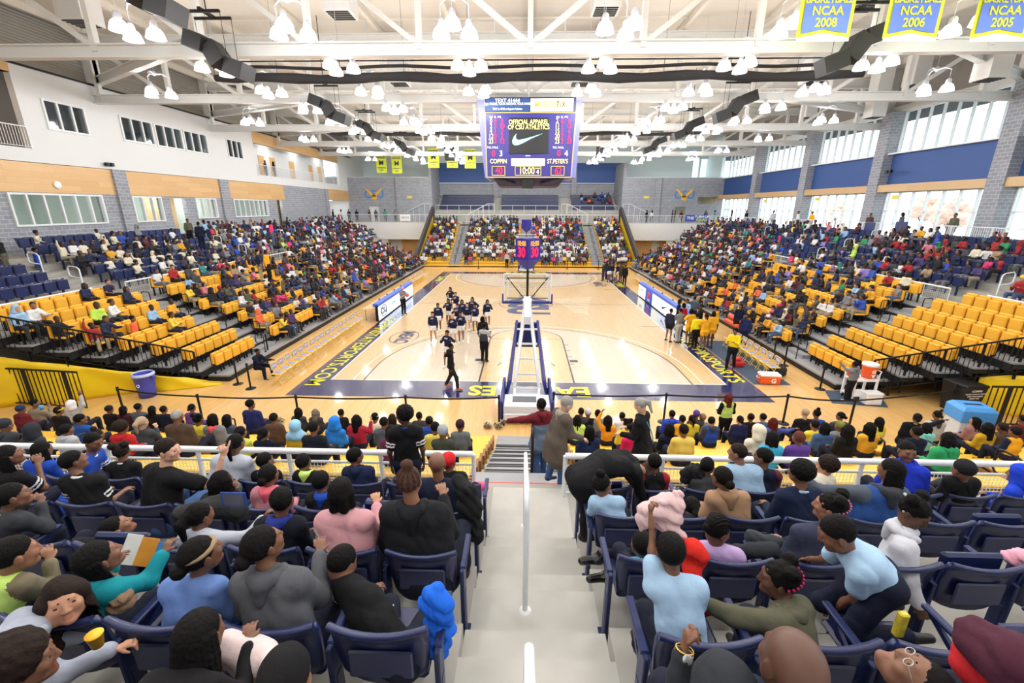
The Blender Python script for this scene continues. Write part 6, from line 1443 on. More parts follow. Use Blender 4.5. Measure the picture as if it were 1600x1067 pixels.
N(1216,905,4,'small person with pink hair ties and olive jacket leaning left, fourth row right', hair='puffs', top='olive', hood='olive', face=.7, yaw=.5, beads=(240,60,130), arms=(((.2,.2,-.02),(.12,.16,.02)),'lap'), dy=.35, sk='d')
# third row
N(20,775,3,'person in black with lime vest and hand at the mouth, left edge', hair='fade', sk='m', top='char', vest=None, stripe=None, face=-.6, nod=.1, arms=('chin','chin'), hands=(1.2,1.2), collar='lime')
N(183,824,3,'boy-height person with short hair looking up at the scoreboard, third row left', hair='fade', sk='b', top='black', face=-.7, nod=.55, arms=('lap','lap'), dy=.35)
N(312,806,3,'person with ponytail and pale grey sweatshirt holding up a small blue tablet', hair='pony', top=(176,182,196), collar='char', face=-.35, arms=('lap',((.22,.18,-.12),(.12,.12,.16))), hands=(.6,1.1))
N(440,782,3,'small person in black puffer jacket with blue hood lining, third row left', hair='short', top=(20,22,34), hood=(34,50,130), face=.4)
N(534,768,3,'broad person with short dark hair and dusty pink sweater, third row left', hair='bob', sk='t', top=(206,152,160), fat=1.3, arms=('lap','hold'), strap=(150,140,128), face=.0)
N(640,752,3,'broad person with braids wound in a top knot and black hooded sweatshirt', hair='corntop', hairc=(74,52,42), sk='b', top=(26,27,32), hood=(26,27,32), fat=1.4, arms=('lap','hold'), smax=1.15)
N(1120,828,3,'person with corn-row braids and lavender long-sleeved top standing in the third row', hair='corn', sk='m', top='lav', face=-.9, yaw=-.3, nod=-.3, arms=('lap','lap'), smax=.85, dy=.15)
N(1003,850,3,'small dark-haired person in pale blue behind the held-up pink coat', hair='short', top='sky', arms=('lap','lap'), dy=.2)
N(1296,792,3,'person with pink and white hair beads in profile, third row right', hair='puffs', sk='b', top=(52,56,78), face=.9, beads=(244,150,196), nod=.05)
N(1428,800,3,'person with white-beaded braids and pale grey hoodie leaning back over the seat', hair='puffs', sk='d', top=(196,198,208), hood=(196,198,208), yaw=-2.2, face=-.5, nod=-.4, beads=(240,240,240), arms=('side',((.08,.06,-.2),(.02,.1,-.18))), dy=.2, smax=.9)
# second row
N(14,712,2,'person with long braids and dark school shirt with white trim, left edge', hair='braids', sk='m', top='black', stripe='white', sleeve='short', collar='white', face=-.55, nod=.2, arms=('lap','chin'), fat=1.15)
N(115,720,2,'boy-height person in black polo with two white sleeve stripes, second row left', hair='fade', sk='m', top='black', stripe='white', sleeve='short', collar='white', face=-.5, nod=.15)
N(152,757,2,'person with bushy black hair and blue jacket slumped low, second row left', hair='afro', top='royal', hood='char', dy=.45)
N(263,703,2,'pale adult man-height person in black shirt raising a pointing finger', hair='short', hairc='dbrown', sk='l', top='black', sleeve='short', face=-1.15, yaw=-.35, fat=1.2, arms=('lap',((.22,.16,-.12),(.03,.1,.24))), hpoint='r', bot='denim')
N(347,752,2,'person with long straight black hair in dark coat, second row left', hair='long', top='char', face=-.4, arms=('lap','chin'))
N(420,742,2,'person with bun hair and pink padded coat, second row left', hair='lowbun', top=(190,128,138), hood=(226,100,120), q='near')
N(502,752,2,'boy-height person with black sweater and white collar over a blue jacket', hair='short', top='black', collar='white', hood='royal')
N(683,724,2,'broad bald person in navy sweater on the left aisle seat', hair='bald', sk='m', top=(24,32,52), fat=1.3, collar=None, smax=1.1)
N(940,757,2,'small person with glasses and bun in pale blue polo on the right aisle seat', hair='bun', top='lblue', sleeve='short', collar='lblue', glasses='light', face=-.9, arms=('lap','chin'))
N(1080,792,2,'small person with dark ponytail and navy top, second row right', hair='pony', top='dnavy', dy=.4)
N(1128,746,2,'person with bun and tan hooded jacket, second row right', hair='lowbun', top='tan', hood=(150,118,92), face=.2)
N(1250,738,2,'person in dark navy sweater with pale blue collar, second row right', hair='afro', hairc='black', top=(24,34,60), collar='lblue', face=.45, fat=1.15)
N(1392,735,2,'person with twists, grey sleeves and blue vest leaning on the seat back', hair='braids', top='slate', vest=(40,74,134), hood='char', face=.4, arms=(((.24,.2,-.12),(.1,.14,.06)),'lap'), fat=1.15)
# first row by the rail
N(66,703,1,'person with braids and royal blue jacket at the rail, far left', hair='braids', top='royal', collar='white')
N(146,690,1,'small person in royal blue with white sleeve stripes turning round at the rail', hair='fade', top='royal', stripe='white', sleeve='short', collar='white', yaw=-1.2, face=-.5, nod=-.25, sk='m')
N(190,705,1,'person with frizzy tied hair and black shirt by the rail, left', hair='puffs', hairc='dbrown', top='black', collar='white', face=.5)
N(369,692,1,'broad person with dark ponytail and pale grey sweater by the rail', hair='pony', top=(184,190,204), fat=1.35, sk='m')
N(414,720,1,'small person in black with cyan hood by the rail, left', hair='fade', top='black', hood='sky', face=-.3)
N(474,722,1,'small person in black jacket with lime collar by the rail', hair='short', top='black', hood='lime', dy=.25)
N(555,713,1,'small person in navy padded jacket by the rail, face turned right', hair='short', top=(26,36,66), hood=(26,36,66), face=-.6)
N(701,722,1,'small person in red beanie and black jacket with red 16, rail end seat', hair='beanie', hairc=(200,36,44), top='black', vest='black', q='near', face=-.1)
N(1022,722,1,'small person with pale blue collar and red and black jacket, rail seats right', hair='short', top=(150,32,44), collar='lblue', vest='black')
N(1105,728,1,'small person in patterned grey sweater by the rail, right', hair='fade', top='char', face=-.6)
N(1152,707,1,'person with shaved fair-brown head and pale blue polo by the rail', hair='fade', hairc='dbrown', sk=(150,106,84), top='lblue', sleeve='short', collar='lblue', face=.9, fat=1.35)
N(1192,714,1,'person with glasses in maroon and navy jacket by the rail', hair='short', top='maroon', vest='dnavy', glasses='dark', face=.8)
N(1291,728,1,'small curly-haired person in cream top looking left, rail seats right', hair='afro', hairc='dbrown', sk='t', top='cream', face=.9, smax=.9)
N(1417,705,1,'boy-height person in bright blue padded jacket facing the camera, rail seats right', hair='fade', sk='m', top=(30,52,180), collar='lblue', yaw=2.4, face=.5, smax=.85, arms=('side','side'), hood=(30,52,180))
N(1592,742,1,'person in bright blue jacket at the right picture edge by the rail', hair='hood', hairc=(30,62,190), top=(30,62,190), yaw=.6)
N(1505,735,1,'person lying back in black with grey trousers, feet up on the right rail', hair='beanie', hairc=(30,30,34), top='black', bot='char', arms=('lap','lap'), dy=-.05, legs_pose='long', smax=.8, shoe=(150,150,156))
near_seats()
# custom standing figures -------------------------------------------------
def arr(d): return {k: np.array(v, float) for k, v in d.items()}
def world_person(J, s, label, **kw):
    J = arr(J); o = J['origin']; J = {k: (v if k == 'R' else v-o) for k, v in J.items() if k != 'origin'}
    for key in ('top','bot','hood','vest','collar','stripe','band','shoe','strap'):
        if key in kw and kw[key] is not None: kw[key] = C_(kw[key])
    if 'two' in kw: kw['two'] = (C_(kw['two'][0]),)+tuple(kw['two'][1:])
    return put_person(person_parts(J, s, **kw), tuple(o), 0, label)
def stand_person(x, y, z, s, rz, label, arms=('side','side'), q='near', lean=0, stride=0, side=0, pyaw=0, **kw):
    for key in ('top','bot','hood','vest','collar','stripe','band','shoe','strap'):
        if key in kw and kw[key] is not None: kw[key] = C_(kw[key])
    if 'two' in kw: kw['two'] = (C_(kw['two'][0]),)+tuple(kw['two'][1:])
    J = set_arms(pose_stand(s, lean, stride, pyaw, side), s, *arms)
    return put_person(person_parts(J, s, q=q, **kw), (x,y,z), rz, label)
# the person in black bending over the aisle seats
yb_ = 4.15; f0 = W(905,836,'y',4.0); hipP = W(906,750,'y',4.05); nk = W(990,722,'y',4.45); hd = W(1015,738,'y',4.6); zf = f0[2]
R0 = nrm(V3(.15,-1,0)); J = dict(origin=V3(f0[0],4.0,zf), hip=hipP, spine=(hipP+nk)/2+V3(-.02,-.02,.1), neck=nk, head=hd, R=R0)
for e, n in ((-1,'l'), (1,'r')):
    J['hip'+n] = hipP+R0*e*.1; J['sh'+n] = nk+R0*e*.17+V3(-.04,0,-.03); J['an'+n] = V3(f0[0]+.06-.1*e*.2, 4.02-e*.13, zf+.09); J['kn'+n] = (J['hip'+n]+J['an'+n])/2+V3(.04,0,0); J['to'+n] = J['an'+n]+V3(.14,.03,-.045)
    J['el'+n] = J['sh'+n]+V3(.08,.03,-.27); J['wr'+n] = J['el'+n]+V3(.12,.02,-.2)
world_person(J, 1.02, 'adult in black with brown hair bending far over into the right aisle seats', q='near', hair='long', hairc=(70,52,44), sk='l', top='black', bot='black', shoe='black' and (20,20,22), fat=1.12, nod=-1.1)
# man in the brown-grey coat at the landing
p = W(868,752,'y',5.75); stand_person(p[0]-.02, 5.72, 2.40, .83, -1.15, 'grey-haired adult in a long brown coat with grey hood and jeans at the stair top', lean=.25, arms=(((.03,.06,-.26),(.02,.2,-.13)),((.03,.06,-.26),(.02,.22,-.10))), hair='short', hairc='grey', sk='l', top=(92,82,74), hood=(150,144,134), bot='denim', coat=.3, shoe=(48,44,80), nod=-.45, glasses='light', fat=1.28, stride=.18)
p = W(845,700,'y',7.0); stand_person(p[0], 7.0, 1.62, .93, .35, 'person in maroon and grey blue jacket walking down the grey bench stairs', arms=(((.2,.1,-.05),(.24,.1,-.03)),'side'), hair='short', sk='d', top=(108,34,44), hood=(108,34,44), two=((104,118,140), .34, True), bot='denim', shoe='navy', fat=1.1, coat=.12, stride=.2)
stand_person(float(W(1004,700,'y',6.35)[0]), 6.35, 1.9, .95, 1.0, 'grey-haired adult with ponytail, black cardigan and blue lanyard standing above the benches', arms=(((.04,.05,-.25),(-.05,.23,-.05)),((.04,.05,-.25),(-.05,.23,-.05))), hair='pony', hairc='grey', sk='l', top='black', bot='denim', nod=-.45, lean=.12, glasses='dark', strap=(60,160,210), coat=.15)
stand_person(float(W(634,690,'y',4.85)[0]), 4.85, 2.5, .9, .2, 'person standing at the rail in black shirt with white sleeve stripes and blue collar', arms=('side','side'), hair='afro', hairc='black', sk='d', top='black', sleeve='short', stripe='white', collar='royal', face=.9, bot='dnavy')
p = W(1128,690,'y',11.2); stand_person(p[0], 11.2, 0, .9, 0, 'person with long red-brown hair and lime vest standing behind the bottom bench', arms=('lap','lap'), hair='long', hairc=(92,34,32), sk='d', top='black', vest='lime', bot='black')
# boy kneeling on the seat, fourth row right
yk = 2.1; hp_ = W(1378,905,'y',2.12); hd = W(1312,838,'y',2.2); nk = W(1330,868,'y',2.16); R0 = nrm(V3(.25,-1,.0)); R0 = nrm(V3(.35,1,0)); F0 = nrm(V3(-1,.35,0)); R0 = nrm(np.cross(F0, V3(0,0,1)))
J = dict(origin=V3(hp_[0], 1.85, 3.52), hip=hp_, spine=(hp_+nk)/2+V3(0,0,.02), neck=nk, head=hd+V3(-.02,0,.02), R=R0)
for e, n in ((-1,'l'), (1,'r')):
    J['hip'+n] = hp_+R0*e*.075; J['kn'+n] = V3(hp_[0]-.2, hp_[1]-R0[1]*0+(-.1 if n == 'l' else .12), 4.03); J['an'+n] = V3(hp_[0]+.16, J['kn'+n][1], 4.03); J['to'+n] = J['an'+n]+V3(.12,0,-.01); J['sh'+n] = nk+R0*e*.12+V3(.02,0,-.03)
a = W(1306,955,'z',4.02); b = W(1243,872,'y',2.62)
J['wrl'] = V3(*a)+V3(.0,.0,.03); J['ell'] = (J['shl']+J['wrl'])/2+V3(.03,-.02,.0); J['wrr'] = V3(*b)+V3(.05,-.05,.04); J['elr'] = (J['shr']+J['wrr'])/2+V3(0,0,-.05)
world_person(J, .78, 'small person in pale blue polo kneeling on a seat and reaching left, fourth row right', q='near', hair='fade', sk='m', top='lblue', sleeve='short', collar='lblue', bot='dnavy', nod=-.45, face=.0, hands=(.15,.8))
# coats, bags and small things among the near seats
def lump(name, cat, label, pts, rgb, noise=.016, vox=.012, f=38, extra=None):
    pr = []; Pw = [(W(u, v, 'y', y), r) for u, v, y, r in pts]
    for (a, ra), (b, rb) in zip(Pw[:-1], Pw[1:]): pr.append(rc(a, b, ra, rb, k=.06))
    v, f_, m = nets(pr, vox, noise=wrinkle(noise, len(label)*.7, f)); o0 = Pw[0][0]; v = v-o0; o = mobj(name, np_mesh(name, [(v, f_, m*0)], [cloth(C_(rgb))]), None, tuple(o0)); tag(o, label, cat); return o
lump('coat', 'coat', 'pale pink padded coat held up in the air, third row right', [(1004,822,2.35,.03),(1008,802,2.38,.04),(1024,795,2.42,.055),(1044,785,2.5,.05),(1058,778,2.5,.03),(1052,802,2.45,.045),(1040,815,2.42,.05),(1060,838,2.4,.04)], (206,176,178), .011, .009, 80)
lump('coat', 'coat', 'bright red padded coat hanging over the seat beside the reaching child', [(1070,870,2.3,.03),(1082,858,2.3,.045),(1094,872,2.3,.04),(1080,895,2.25,.035),(1086,925,2.2,.06),(1094,950,2.15,.06)], (206,42,34), .012, .01, 45)
lump('coat', 'coat', 'royal blue coat draped over the left aisle armrest, fourth row', [(664,935,1.95,.03),(680,928,1.92,.045),(690,948,1.9,.05),(694,980,1.9,.05),(686,1012,1.88,.045),(680,985,1.9,.04),(672,950,1.92,.035)], (32,100,214), .010, .009, 70)
lump('coat', 'coat', 'blue coat sleeve under the left aisle seat, fourth row', [(640,1030,1.8,.04),(638,1052,1.8,.04)], (32,90,200), .006)
lump('coat', 'coat', 'black padded coat hanging off the left aisle seat, second row', [(716,750,3.5,.05),(730,768,3.4,.065),(740,795,3.38,.06),(742,820,3.35,.06),(746,838,3.3,.04),(728,825,3.32,.05),(724,790,3.36,.06)], (26,27,30), .016)
lump('hat', 'hat', 'hot pink knitted hat on the floor by the left rail end', [(742,760,5.2,.06),(758,762,5.25,.05)], (244,70,160), .005)
lump('coat', 'coat', 'brown fur-trimmed coat hood on a seat back, fourth row left', [(135,925,1.9,.06),(165,920,1.95,.06),(188,938,1.9,.06)], (132,108,86), .016, .009, 120)
lump('coat', 'coat', 'pink fluffy coat lying on a seat at the right edge', [(1580,870,2.7,.05),(1598,872,2.7,.06)], (224,160,180), .01, .009, 90)
lump('coat', 'coat', 'pale floral coat in the lap at the bottom edge, left of centre', [(355,1010,1.5,.06),(400,1030,1.5,.07),(425,1040,1.45,.06)], (216,196,196), .01)
lump('coat', 'coat', 'black coat over the seats at the right rail', [(1072,745,4.6,.07),(1085,738,4.6,.09),(1092,755,4.6,.07)], (24,24,28), .016)
lump('coat', 'coat', 'grey-green coat lying over seat backs, third row left', [(280,800,3.0,.05),(345,790,3.2,.08),(372,800,3.2,.08)], (44,46,46), .014)
lump('bag', 'bag', 'maroon bag with teal lining at the bottom right corner', [(1540,1010,1.3,.09),(1590,1040,1.2,.1)], (72,34,50), .01)
lump('coat', 'coat', 'dark trousers and boots lump across the right aisle seat, third row', [(1130,862,2.75,.05),(1205,860,2.75,.055)], (40,44,50), .01)
lump('coat', 'coat', 'grey jacket bundle on a right seat, second row', [(1175,838,3.0,.05),(1215,850,2.9,.05)], (52,58,62), .01)
p = W(226,862,'y',2.35); o = MB(); o.box((-.13,-.003,-.09), (-.04,.003,.1)); o.cur = 1; o.box((-.04,-.003,-.09), (.06,.003,.09)); o.cur = 2; o.box((.06,-.003,-.08), (.14,.003,.07)); o = o.build('programme', [mat('printed_white', (214,216,214), .5), mat('printed_ochre', (196,134,40), .5, noise=.3), mat('printed_blue', (52,120,184), .5, noise=.3)], loc=p, rz=.25); tag(o, 'colourful printed programme held up in the fourth row left', 'programme'); o.rotation_euler = (-.5,.35,.25)
p = W(366,780,'y',3.1); o = MB(); o.bbox((-.11,-.006,-.07), (.11,.006,.07), .005); o.cur = 1; o.box((-.09,-.008,-.055), (.09,-.0055,.055)); o = o.build('tablet_computer', [mat('blue_case', (34,74,170), .4), mat('dull_screen', (96,100,112), .2)], loc=p); tag(o, 'small tablet in a blue case held up in the third row left', 'tablet')
p = W(150,1000,'y',1.45); o = MB(); o.lathe([(0,-.035),(.022,-.035),(.032,.03),(.034,.03),(.034,.036),(0,.036)], 18); o = o.build('snack_cup', mat('yellow_cup', (240,180,20), .4), loc=p); tag(o, 'yellow snack cup in the hand of the grey hooded person, bottom left', 'cup')
wp, wd_ = WRIST; Mw = rot_to(wd_, loc=(0,0,0)); o = MB(); o.cur = 1; o.tube([tuple(Mw @ Vector((.031*math.cos(t),.031*math.sin(t),0))) for t in np.linspace(0, 2*math.pi, 21)[:-1]], .005, 6, closed=True); o.tube([tuple(Mw @ Vector((.031*math.cos(t),.031*math.sin(t),.013))) for t in np.linspace(0, 2*math.pi, 21)[:-1]], .004, 6, closed=True); o.cur = 0; o.lathe([(0,-.004),(.017,-.004),(.019,0),(.017,.004),(0,.004)], 20, rot_to((0,-1,.45), loc=(0,-.034,.01))); o = o.build('wristwatch', [mat('watch_face', (190,196,204), .2, .5), mat('watch_gold', (212,170,80), .25, .8)], loc=tuple(wp)); tag(o, 'gold wristwatch on the raised wrist at the bottom edge', 'watch')
p = W(1407,975,'y',1.9); o = MB(); o.bbox((-.025,-.02,-.08), (.025,.02,.08), .008); o = o.build('drink_carton', mat('yellow_blue_wrap', (222,196,60), .4, noise=.5, scale=30), loc=p); tag(o, 'yellow and navy carton wedged between two seats, fourth row right', 'carton')
lump('coat', 'coat', 'red jacket slumped in the bottom right corner', [(1530,1045,1.3,.07),(1560,1035,1.3,.09),(1590,1060,1.3,.1)], 'red', .01)
# dress shoes sticking into the aisle from the third row right
for i, (u, v) in enumerate(((926,877),(938,905))):
    p = W(u, v, 'y', 3.0); pr = [rc(V3(-.09,.0,0), V3(.06,.02,.01), .034, .042), rc(V3(.05,.02,.01), V3(.08,.03,.06), .042, .045)]; v_, f_, m_ = nets(pr, .008); o = mobj('shoe', np_mesh('shoe', [(v_, f_, m_*0)], [mat('patent_black', (14,14,16), .15, coat=.6)]), None, tuple(p)); tag(o, 'black lace-up shoe stuck out into the central aisle, %s of the pair' % ('upper' if i == 0 else 'lower'), 'shoe')
    l = MB().tube([(.08,.03,.03),(.3,.05,.03),(.5,.05,-.05)], [.05,.06,.07], 12).build('trouser_leg', cloth((18,18,24)), o)
# ================================================================ people on the yellow benches in front, by hand
def bench_person(u, v, label, q='mid', arms=('lap','lap'), yaw=0.0, face=0.0, nod=0.0, fat=1.0, want=.84, k=None, **kw):
    best = None
    for kk in range(8):
        y, z = bench(kk); P = W(u, v, 'y', y+.14); s = (P[2]-z-.06)/.68
        d = abs(s-want)
        if k is None and (best is None or d < best[0]): best = (d, kk, P, s)
        if k == kk: best = (d, kk, P, s)
    d, kk, P, s = best; y, z = bench(kk); s = min(max(s, .7), 1.1); zt = z-.42
    for key in ('top','bot','hood','vest','collar','stripe','band','shoe','strap'):
        if key in kw and kw[key] is not None: kw[key] = C_(kw[key])
    J = set_arms(pose_sit(s, (0,.14,P[2]-zt), yaw=yaw, hz=.50, spread=.07), s, *arms)
    bench_used.setdefault(kk, []).append(float(P[0]))
    return put_person(person_parts(J, s, face=face, nod=nod, q=q, fat=fat, **kw), (float(P[0]), y, zt), 0, label)
bench_used = {}
B = bench_person; L = ' on the left benches'; Rr = ' on the right benches'
BL = [(33,640,'person in navy cap and maroon hooded top, far left benches',dict(hair='beanie',hairc=(34,46,84),top='maroon',hood='maroon',fat=1.3)),
(55,630,'person drinking from a blue cup in camouflage jacket, far left benches',dict(hair='short',top=(134,122,104),face=-.9,arms=('lap','chin'))),
(92,642,'person in black with bright yellow headband, left benches',dict(hair='short',top='black',band='yellow')),
(112,632,'person in white hood raising a hand, left benches',dict(hair='hood',hairc=(222,222,228),top='lgrey',arms=('lap','up'))),
(171,640,'person in black beanie and black coat, left benches by the loop rail',dict(hair='beanie',hairc=(30,28,34),top='black')),
(193,640,'person with beaded braids and wine top, left benches',dict(hair='braids',top=(64,34,48))),
(216,636,'person with short hair and grey-blue jacket, left benches',dict(hair='short',top='slate')),
(126,655,'person with black hair and bright blue top beside the loop rail, left benches',dict(hair='short',top=(36,76,150),face=-.5)),
(104,672,'person in grey hooded top with shaved head just beyond the left rail',dict(hair='fade',top='lgrey',hood='lgrey')),
(8,665,'person in charcoal padded coat at the left edge beyond the rail',dict(hair='beanie',hairc=(44,46,54),top='char',hood='char',fat=1.3)),
(52,672,'person in dark charcoal coat with hood up beyond the left rail',dict(hair='hood',hairc=(42,44,52),top='char',fat=1.2)),
(28,687,'person in lilac coat with face turned to the right beyond the left rail',dict(hair='lowbun',top=(196,150,200),face=-.9,q='near',hood=(196,150,200))),
(190,668,'person with curly hair and scarlet hooded top beyond the left rail',dict(hair='afro',hairc='dbrown',top='red',hood='red')),
(152,680,'person with bushy bun hair and dark top beyond the left rail',dict(hair='bun',hairc='dbrown',top='char')),
(222,660,'person with tied ash-blonde hair and charcoal checked shirt',dict(hair='pony',hairc='blonde',sk='l',top=(66,72,74),arms=('lap','chin'),fat=1.15)),
(277,650,'person with shaved grey head and brown striped sweater, left benches',dict(hair='fade',hairc='grey',top=(78,62,50),fat=1.3,k=6)),
(310,655,'person with puff hair and pale yellow top, left benches',dict(hair='puffs',top='yellow')),
(333,655,'person in coral hood and grey coat, left benches',dict(hair='bob',top='grey',hood=(232,96,100),fat=1.2)),
(355,655,'person with black braids and slate top, left benches',dict(hair='braids',top='slate')),
(392,632,'person with short twists in navy sweater looking right, left benches',dict(hair='afro',top=(34,42,96),face=-1.0,fat=1.2)),
(300,637,'person with low bun beside the first loop rail, left benches',dict(hair='lowbun',top='purple')),
(256,640,'person in dark navy with bowed head, left benches',dict(hair='short',top='dnavy')),
(238,640,'person with violet scarf and dark braids, left benches',dict(hair='braids',top='black')),
(428,653,'person with brown jacket and short hair, left benches',dict(hair='short',top='brown')),
(376,676,'person with long ponytail and lemon top beyond the left rail',dict(hair='pony',top=(214,214,90))),
(412,678,'person with low ponytail and navy top beyond the left rail',dict(hair='lowbun',top='dnavy')),
(466,643,'person with long black hair and charcoal jacket, left benches',dict(hair='long',top='char',sk='t')),
(493,645,'person with long grey-brown hair and dark coat, left benches',dict(hair='long',hairc=(110,100,96),sk='l',top='char')),
(462,666,'person in pale blue head scarf and mustard top, left benches',dict(hair='hijab',hairc=(142,192,226),top='mustard')),
(490,668,'person in black puffer jacket and short hair, left benches',dict(hair='short',top=(24,28,40))),
(523,660,'person in bright blue hooded sweatshirt with hood up',dict(hair='hood',hairc=(40,124,220),top=(40,124,220))),
(533,645,'person with black hair behind the blue hood, left benches',dict(hair='short',top='black')),
(557,656,'person with long black hair and crimson top raising a fist',dict(hair='long',top=(168,36,58),arms=('lap',((.14,.08,-.1),(.02,.06,.24))),fat=1.3,sk='t')),
(586,652,'small person with mint headband and pale top, left benches',dict(hair='short',band='mint',top='cream')),
(600,660,'small person in grey-navy vest, left benches near the middle',dict(hair='short',top='slate')),
(613,654,'person with brown hair and dark top, left benches near the middle',dict(hair='bob',hairc='dbrown',top='char')),
(612,674,'person with long hair and plum top beyond the left rail',dict(hair='long',top=(104,40,80))),
(655,650,'person in charcoal puffer beside the standing child, left benches',dict(hair='short',top='char')),
(671,658,'person with black hair and bright blue collar, left benches',dict(hair='short',top='royal')),
(680,668,'person with black hair and pale yellow shirt, left benches',dict(hair='short',top=(214,196,90))),
(692,675,'person in pale grey knit cap and olive top, left benches by the stairs',dict(hair='beanie',hairc=(148,156,166),top=(60,66,56),arms=('chin','chin'))),
(719,665,'person in plum knit cap and grey camouflage jacket by the stairs',dict(hair='beanie',hairc=(52,24,44),top=(104,112,118))),
(902,655,'person with long braids and lime yellow top, right benches by the stairs',dict(hair='braids',top='lime')),
(919,645,'person in black and white patterned head wrap, right benches',dict(hair='beanie',hairc=(196,196,200),top='black')),
(908,643,'person with shaved head beside the coat wearer, right benches',dict(hair='fade',top='char')),
(934,646,'person with short hair and grey top, right benches',dict(hair='short',top='grey')),
(921,674,'person with braids and navy top just beyond the right rail',dict(hair='braids',top=(32,46,84))),
(950,656,'person with long black hair and orange shirt raising a bent arm',dict(hair='long',top=(232,154,40),arms=(((.12,.08,.2),(-.1,.05,.2)),'lap'))),
(972,650,'person with black hair and white top, right benches',dict(hair='short',top='white')),
(990,672,'person with long ponytail and magenta top beyond the right rail',dict(hair='pony',top=(222,40,92))),
(997,652,'person with short hair and wine jacket, right benches',dict(hair='short',top='maroon')),
(980,662,'person with puff hair and yellow top, right benches',dict(hair='puffs',top='yellow')),
(1050,647,'person in royal blue hooded jacket, right benches',dict(hair='short',top=(44,70,196),hood=(44,70,196))),
(1066,655,'person with short hair and golden top, right benches',dict(hair='short',top='gold')),
(1081,655,'person with ponytail in a green tie and yellow top',dict(hair='pony',top='yellow')),
(1088,648,'person in purple knit cap, right benches',dict(hair='beanie',hairc=(78,60,130),top='char')),
(1046,670,'person with bob hair and navy top beyond the right rail',dict(hair='bob',top='dnavy')),
(1068,672,'person with dark hair and butter yellow shirt beyond the right rail',dict(hair='short',top=(224,198,96),fat=1.1)),
(1098,652,'person with light brown hair and grey jacket, right benches',dict(hair='short',hairc=(140,110,84),top='grey')),
(1112,658,'smiling person with black hair, grey hood and blue backpack',dict(hair='short',sk='t',top='char',hood='char',face=-.9,vest='royal')),
(1156,656,'broad person with low bun and navy sweater, right benches',dict(hair='lowbun',sk='t',top=(28,34,74),fat=1.45)),
(1173,652,'person with dark hair behind the broad navy sweater',dict(hair='short',top='black')),
(1184,674,'person in cream hood with face turned left, right benches',dict(hair='hood',hairc=(220,214,190),top='cream',sk='t',face=.6)),
(1192,652,'person with short hair and blue top, right benches',dict(hair='short',sk='t',top='denim')),
(1208,660,'person with wavy red-brown hair and blue-violet top stretching an arm right',dict(hair='long',hairc='red',top=(70,84,160),arms=('lap','out'))),
(1206,684,'person with dark bob and cyan top beyond the right rail',dict(hair='bob',top=(64,170,210))),
(1248,684,'small person with red-brown hair and purple jacket on the right benches',dict(hair='short',hairc=(90,50,40),top='purple')),
(1258,645,'person with fair hair and black top, right benches',dict(hair='short',hairc='blonde',sk='l',top='black')),
(1276,646,'person with bun and royal blue top, right benches',dict(hair='bun',top='royal')),
(1273,664,'person with short hair and mustard yellow shirt, right benches',dict(hair='short',sk='b',top='yellow')),
(1288,668,'person with dark bob and denim jacket, right benches',dict(hair='bob',top='denim')),
(1312,666,'broad person in camouflage cap and grey top with black bag strap',dict(hair='beanie',hairc=(120,124,60),top='grey',strap='black',fat=1.25)),
(1313,650,'person with tied hair in profile, right benches',dict(hair='lowbun',top='char',face=.6)),
(1325,672,'person with long dark hair beside the camouflage cap',dict(hair='long',top='black')),
(1359,668,'person with long hair and orange floral dress, right benches',dict(hair='long',top=(224,168,54))),
(1374,658,'person with very long black hair and yellow top, right benches',dict(hair='long',top=(216,206,80))),
(1432,675,'person with short hair and dark sweater, right benches',dict(hair='short',top='dnavy',fat=1.15)),
(1447,668,'person with black hair and mint hooded top, right benches',dict(hair='bob',top='mint',hood='mint')),
(1480,686,'person with black bob and emerald green top beyond the right rail',dict(hair='bob',top='green',hood='green')),
(1464,648,'person with low bun, grey sleeve and black coat, right benches',dict(hair='lowbun',top='lgrey',hood='char')),
(1523,658,'person in mauve top leaning back beside the sky blue bin',dict(hair='long',top=(150,110,110),sk='t',face=.9)),
(1543,668,'person with long hair and mustard sweater, right benches',dict(hair='long',top='mustard')),
(1566,668,'person with tied hair and brown top at the right end of the benches',dict(hair='lowbun',hairc='dbrown',top='brown')),
(1586,675,'person in navy and gold jacket at the right end of the benches',dict(hair='short',top=(28,36,62),vest='gold')),
(1598,655,'person cut by the right picture edge on the benches, in maroon',dict(hair='short',top='maroon'))]
for u, v, lab, kw in BL: B(u, v, lab, **kw)
p = W(1412,690,'y',9.3); stand_person(p[0]+.05, 9.3, .55, .82, -.5, 'person in black jacket half standing and pointing with a straight right arm', arms=('side',((.24,.14,.1),(.22,.12,.12))), q='mid', hair='lowbun', top='black', bot='lgrey', coat=.05, side=.15, hpoint='r', collar='lime')
# blue cup by the far left drinker
p = W(66,640,'y',9.9); o = MB().lathe([(0,0),(.035,0),(.045,.12),(.04,.12),(0,.02)], 14).build('drinking_cup', mat('cyan_cup', (60,160,226), .3), loc=p); tag(o, 'bright blue drinking cup held up on the far left benches', 'cup')
